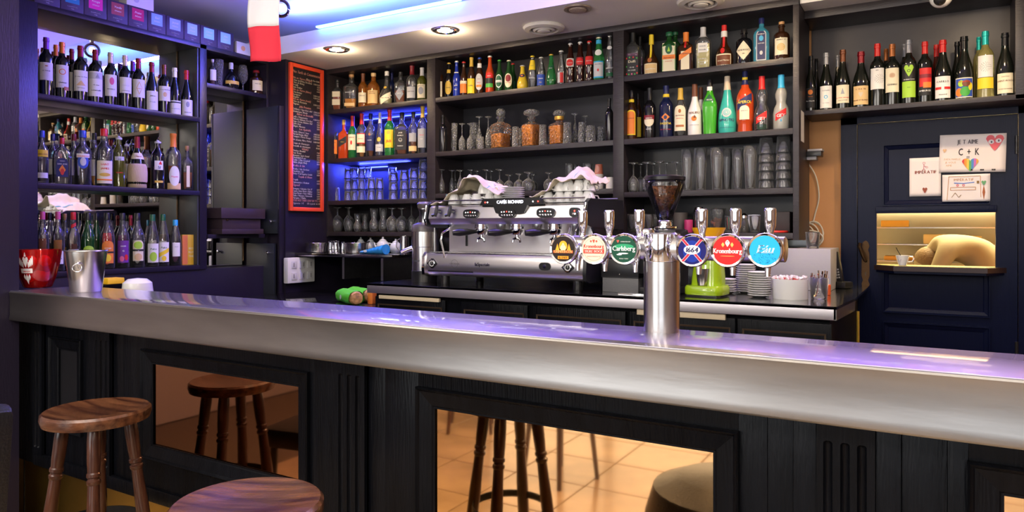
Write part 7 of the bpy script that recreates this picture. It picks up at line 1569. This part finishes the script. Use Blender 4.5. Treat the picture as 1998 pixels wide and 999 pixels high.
t = thing('wall_device', 'small black and grey box with cables on the upright by the orange wall', 'device', (X7+.001, 4.2, Z_at(302, T_at(1570, 4.2))))
obj('body', MB().box(0, .075, -.04, .05, -.014, .014, .003), BLKPL, t); obj('cover', MB().box(.005, .08, -.035, .045, .014, .026, .003), GREYPL, t); obj('plug', MB().box(0, .05, -.03, .04, -.032, -.014, .003), paint((.35, .35, .37)), t)
tag(obj('notice', MB().prism([(-.0, 0), (.001, 0), (.001, .16), (0, .16)], -.10, .0), paint((.7, .68, .66)), loc=(X7+.0015, 4.08, Z_at(278, T_at(1560, 4.05)))), 'narrow white notice taped on the side of the shelf upright', 'paper')
# cup on the hatch ledge
t = thing('coffee_cup', 'white espresso cup with handle and spoon on the hatch ledge', 'cup', (X_at(1761, DY-.045), DY-.045, HZ0+.0025), R(0))
p = [(.018, 0), (.019, .003), (.025, .02), (.033, .052)]
obj('cup_bowl', MB().lathe(hollow(p, .003, .005, 28), 28), WHITEC, t); obj('handle', MB().tube([(.030, 0, .046), (.046, 0, .046), (.052, 0, .034), (.044, 0, .020), (.025, 0, .018)], .0035, 8), WHITEC, t)
mb = MB(); ring(mb, lambda x, z: ((.0275+.0006)*math.sin(x/.0275-.5), -(.0275+.0006)*math.cos(x/.0275-.5), z), 0, .03, .006, .009, 20); obj('print', mb, paint((.45, .4, .42)), t, smooth=False)
tag(obj('teaspoon', MB().tube([(X_at(1761, DY-.045)+.0, DY-.045, HZ0+.035), (X_at(1761, DY-.045)-.03, DY-.05, HZ0+.095)], .002, 8), BLKPL), 'dark thin spoon leaning in the cup on the ledge', 'spoon')

# ================================================================== DRAWINGS on the door
def sheet(x0, x1, z0, z1, label, tilt=0, off=.017, c=(.80, .74, .72)):
    t = thing('childs_drawing', label, 'drawing', ((x0+x1)/2, DY-off, (z0+z1)/2)); t.rotation_euler = (0, tilt, 0)
    w2, h2 = (x1-x0)/2, (z1-z0)/2; n = 10; mb = MB(); vs = []
    for j in range(n+1):
        for i in range(n+1):
            x, z = -w2+2*w2*i/n, -h2+2*h2*j/n; vs.append((x, -.0015*math.sin(i*.9)*math.sin(j*.8), z))
    mb.add(vs, [(j*(n+1)+i, j*(n+1)+i+1, (j+1)*(n+1)+i+1, (j+1)*(n+1)+i) for j in range(n) for i in range(n)])
    o = obj('paper', mb, mat('drawing_paper%s' % (c,), c, .7), t); o.modifiers.new('s', 'SOLIDIFY').thickness = .0004
    return t, w2, h2
def ink(t, fn, col, name='pencil_drawing', off=.0025):
    mb = MB(); fn(mb, lambda x, z: (x, -off, z)); obj(name, mb, paint(col, .6), t, smooth=False)
def stroke(mb, f, pts, w=.0012):
    for (a, b), (c, d) in zip(pts, pts[1:]):
        L = math.hypot(c-a, d-b) or 1; nx, ny = -(d-b)/L*w, (c-a)/L*w
        mb.add([f(a+nx, b+ny), f(a-nx, b-ny), f(c-nx, d-ny), f(c+nx, d+ny)], [(0, 1, 2, 3)])
def dx(px): return X_at(px, DY-.017)
def dz(px, py): return Z_at(py, T_at(px, DY-.017))
t, w2, h2 = sheet(dx(1774.5), dx(1836), dz(1800, 383), dz(1800, 308), 'childs drawing with a small heart at the bottom, left sheet on the door')
ink(t, lambda m, f: text(m, 'IMPÉRATIF', f, .002, h2*.18, .022, 'c', w2*1.35, 0, .02, .12), (.55, .12, .08), 'lettering')
ink(t, lambda m, f: (ring(m, f, -.005, h2*.72, .005, .0065, 14), ring(m, f, .008, h2*.5, .004, .0055, 14), stroke(m, f, [(-.005, h2*.66), (-.006, h2*.42), (-.014, h2*.34)]), stroke(m, f, [(-.006, h2*.42), (.002, h2*.34)]), stroke(m, f, [(-.005, h2*.58), (.006, h2*.52)])), (.55, .15, .2))
ink(t, lambda m, f: patch(m, f, -.012, .010, -h2*.85, -h2*.55, 'heart', 10), (.28, .06, .03), 'heart')
t, w2, h2 = sheet(dx(1838.5), dx(1932), dz(1885, 393), dz(1885, 340), 'childs drawing of a bar counter and a carrot, lower right sheet')
ink(t, lambda m, f: (stroke(m, f, [(-w2*.8, -h2*.9), (-w2*.72, h2*.85), (w2*.6, h2*.85), (w2*.62, -h2*.7)]), stroke(m, f, [(-w2*.65, h2*.05), (-w2*.65, -h2*.15), (w2*.4, -h2*.15), (w2*.4, h2*.05), (-w2*.65, h2*.05)]), text(m, 'IMPÉRATIF', f, -w2*.1, h2*.52, .018, 'c', w2*1.0, 0, 0, .12)), (.5, .25, .1))
ink(t, lambda m, f: stroke(m, f, [(-w2*.5, h2*.38), (-w2*.1, h2*.33), (w2*.35, h2*.4)], .002), (.1, .2, .6)); ink(t, lambda m, f: (ring(m, f, -w2*.35, h2*.2, .003, .006, 10), ring(m, f, -w2*.1, h2*.2, .003, .006, 10)), (.7, .15, .2))
ink(t, lambda m, f: patch(m, f, w2*.68, w2*.80, -h2*.9, h2*.2, 'd', 4), (.35, .10, .03), 'carrot'); ink(t, lambda m, f: patch(m, f, w2*.64, w2*.84, h2*.15, h2*.5, 'heart', 6), (.12, .35, .15), 'carrot_leaves'); ink(t, lambda m, f: (patch(m, f, w2*.45, w2*.55, h2*.3, h2*.5), stroke(m, f, [(-w2*.6, -h2*.7), (-w2*.45, -h2*.35), (-w2*.3, -h2*.7), (-w2*.2, -h2*.5)])), (.25, .15, .05))
t, w2, h2 = sheet(dx(1833), dx(1963), dz(1897, 336), dz(1897, 262), 'large childs drawing with rainbow heart and red heart, topmost on the door', R(1.5), .0215, (.80, .72, .68))
ink(t, lambda m, f: text(m, 'JE T AIME', f, -w2*.15, h2*.50, .030, 'c', w2*.62, 0, .03, .12), (.12, .1, .12), 'lettering'); ink(t, lambda m, f: text(m, 'C + K', f, -w2*.1, -h2*.10, .050, 'c', w2*.62, 0, .02, .2), (.12, .1, .12), 'lettering'); ink(t, lambda m, f: text(m, '=', f, -w2*.12, -h2*.32, .03, 'c'), (.12, .1, .12), 'lettering')
ink(t, lambda m, f: patch(m, f, w2*.40, w2*.93, h2*.10, h2*.92, 'heart', 16), (.72, .12, .14), 'heart'); ink(t, lambda m, f: (patch(m, f, w2*.47, w2*.64, h2*.45, h2*.68, 'o'), patch(m, f, w2*.68, w2*.86, h2*.5, h2*.73, 'o')), (.78, .72, .7), 'eyes', .003); ink(t, lambda m, f: (patch(m, f, w2*.54, w2*.59, h2*.5, h2*.62, 'o', 6), patch(m, f, w2*.75, w2*.8, h2*.56, h2*.68, 'o', 6)), (.1, .08, .1), 'pupils', .0034)
hx0, hx1, hz0, hz1 = -w2*.30, w2*.20, -h2*.95, -h2*.28
for k, c in enumerate([(.65, .06, .05), (.75, .30, .04), (.72, .55, .08), (.12, .40, .12), (.08, .25, .55), (.55, .15, .45), (.75, .35, .06)]):
    a, b = hx0+(hx1-hx0)*k/7, hx0+(hx1-hx0)*(k+1)/7
    def cell(m, f, a=a, b=b):
        hh = (hz1-hz0)/2; cz = (hz0+hz1)/2; hw_ = (hx1-hx0)/2; cx_ = (hx0+hx1)/2; vs = []
        for i in range(5):
            x = a+(b-a)*i/4; q = abs((x-cx_)/hw_); q = min(q, 1); b1 = cz+hh*(.55+.45*math.sqrt(max(0, 1-(2*q-1)**2))); b0 = min(cz+hh*(-1+1.5*q**1.2), b1); vs += [f(x, b0), f(x, b1)]
        m.add(vs, [(2*i, 2*i+2, 2*i+3, 2*i+1) for i in range(4)])
    ink(t, cell, c, 'heart_stripe')
ink(t, lambda m, f: (text(m, 'PAPA MAELLE', f, -w2*.6, -h2*.35, .013, 'c', w2*.5), text(m, 'JE VOUS', f, -w2*.65, -h2*.52, .013, 'c', w2*.4), text(m, 'AIME', f, -w2*.7, -h2*.68, .013, 'c', w2*.3), patch(m, f, -w2*.9, -w2*.78, h2*.05, h2*.25, 'heart', 8)), (.70, .45, .25), 'lettering')
ink(t, lambda m, f: [patch(m, f, x*w2-.004, x*w2+.004, -h2*.92, -h2*.84) for x in (.0, .28, .34, .62, .68)], (.05, .04, .04), 'black_dashes')
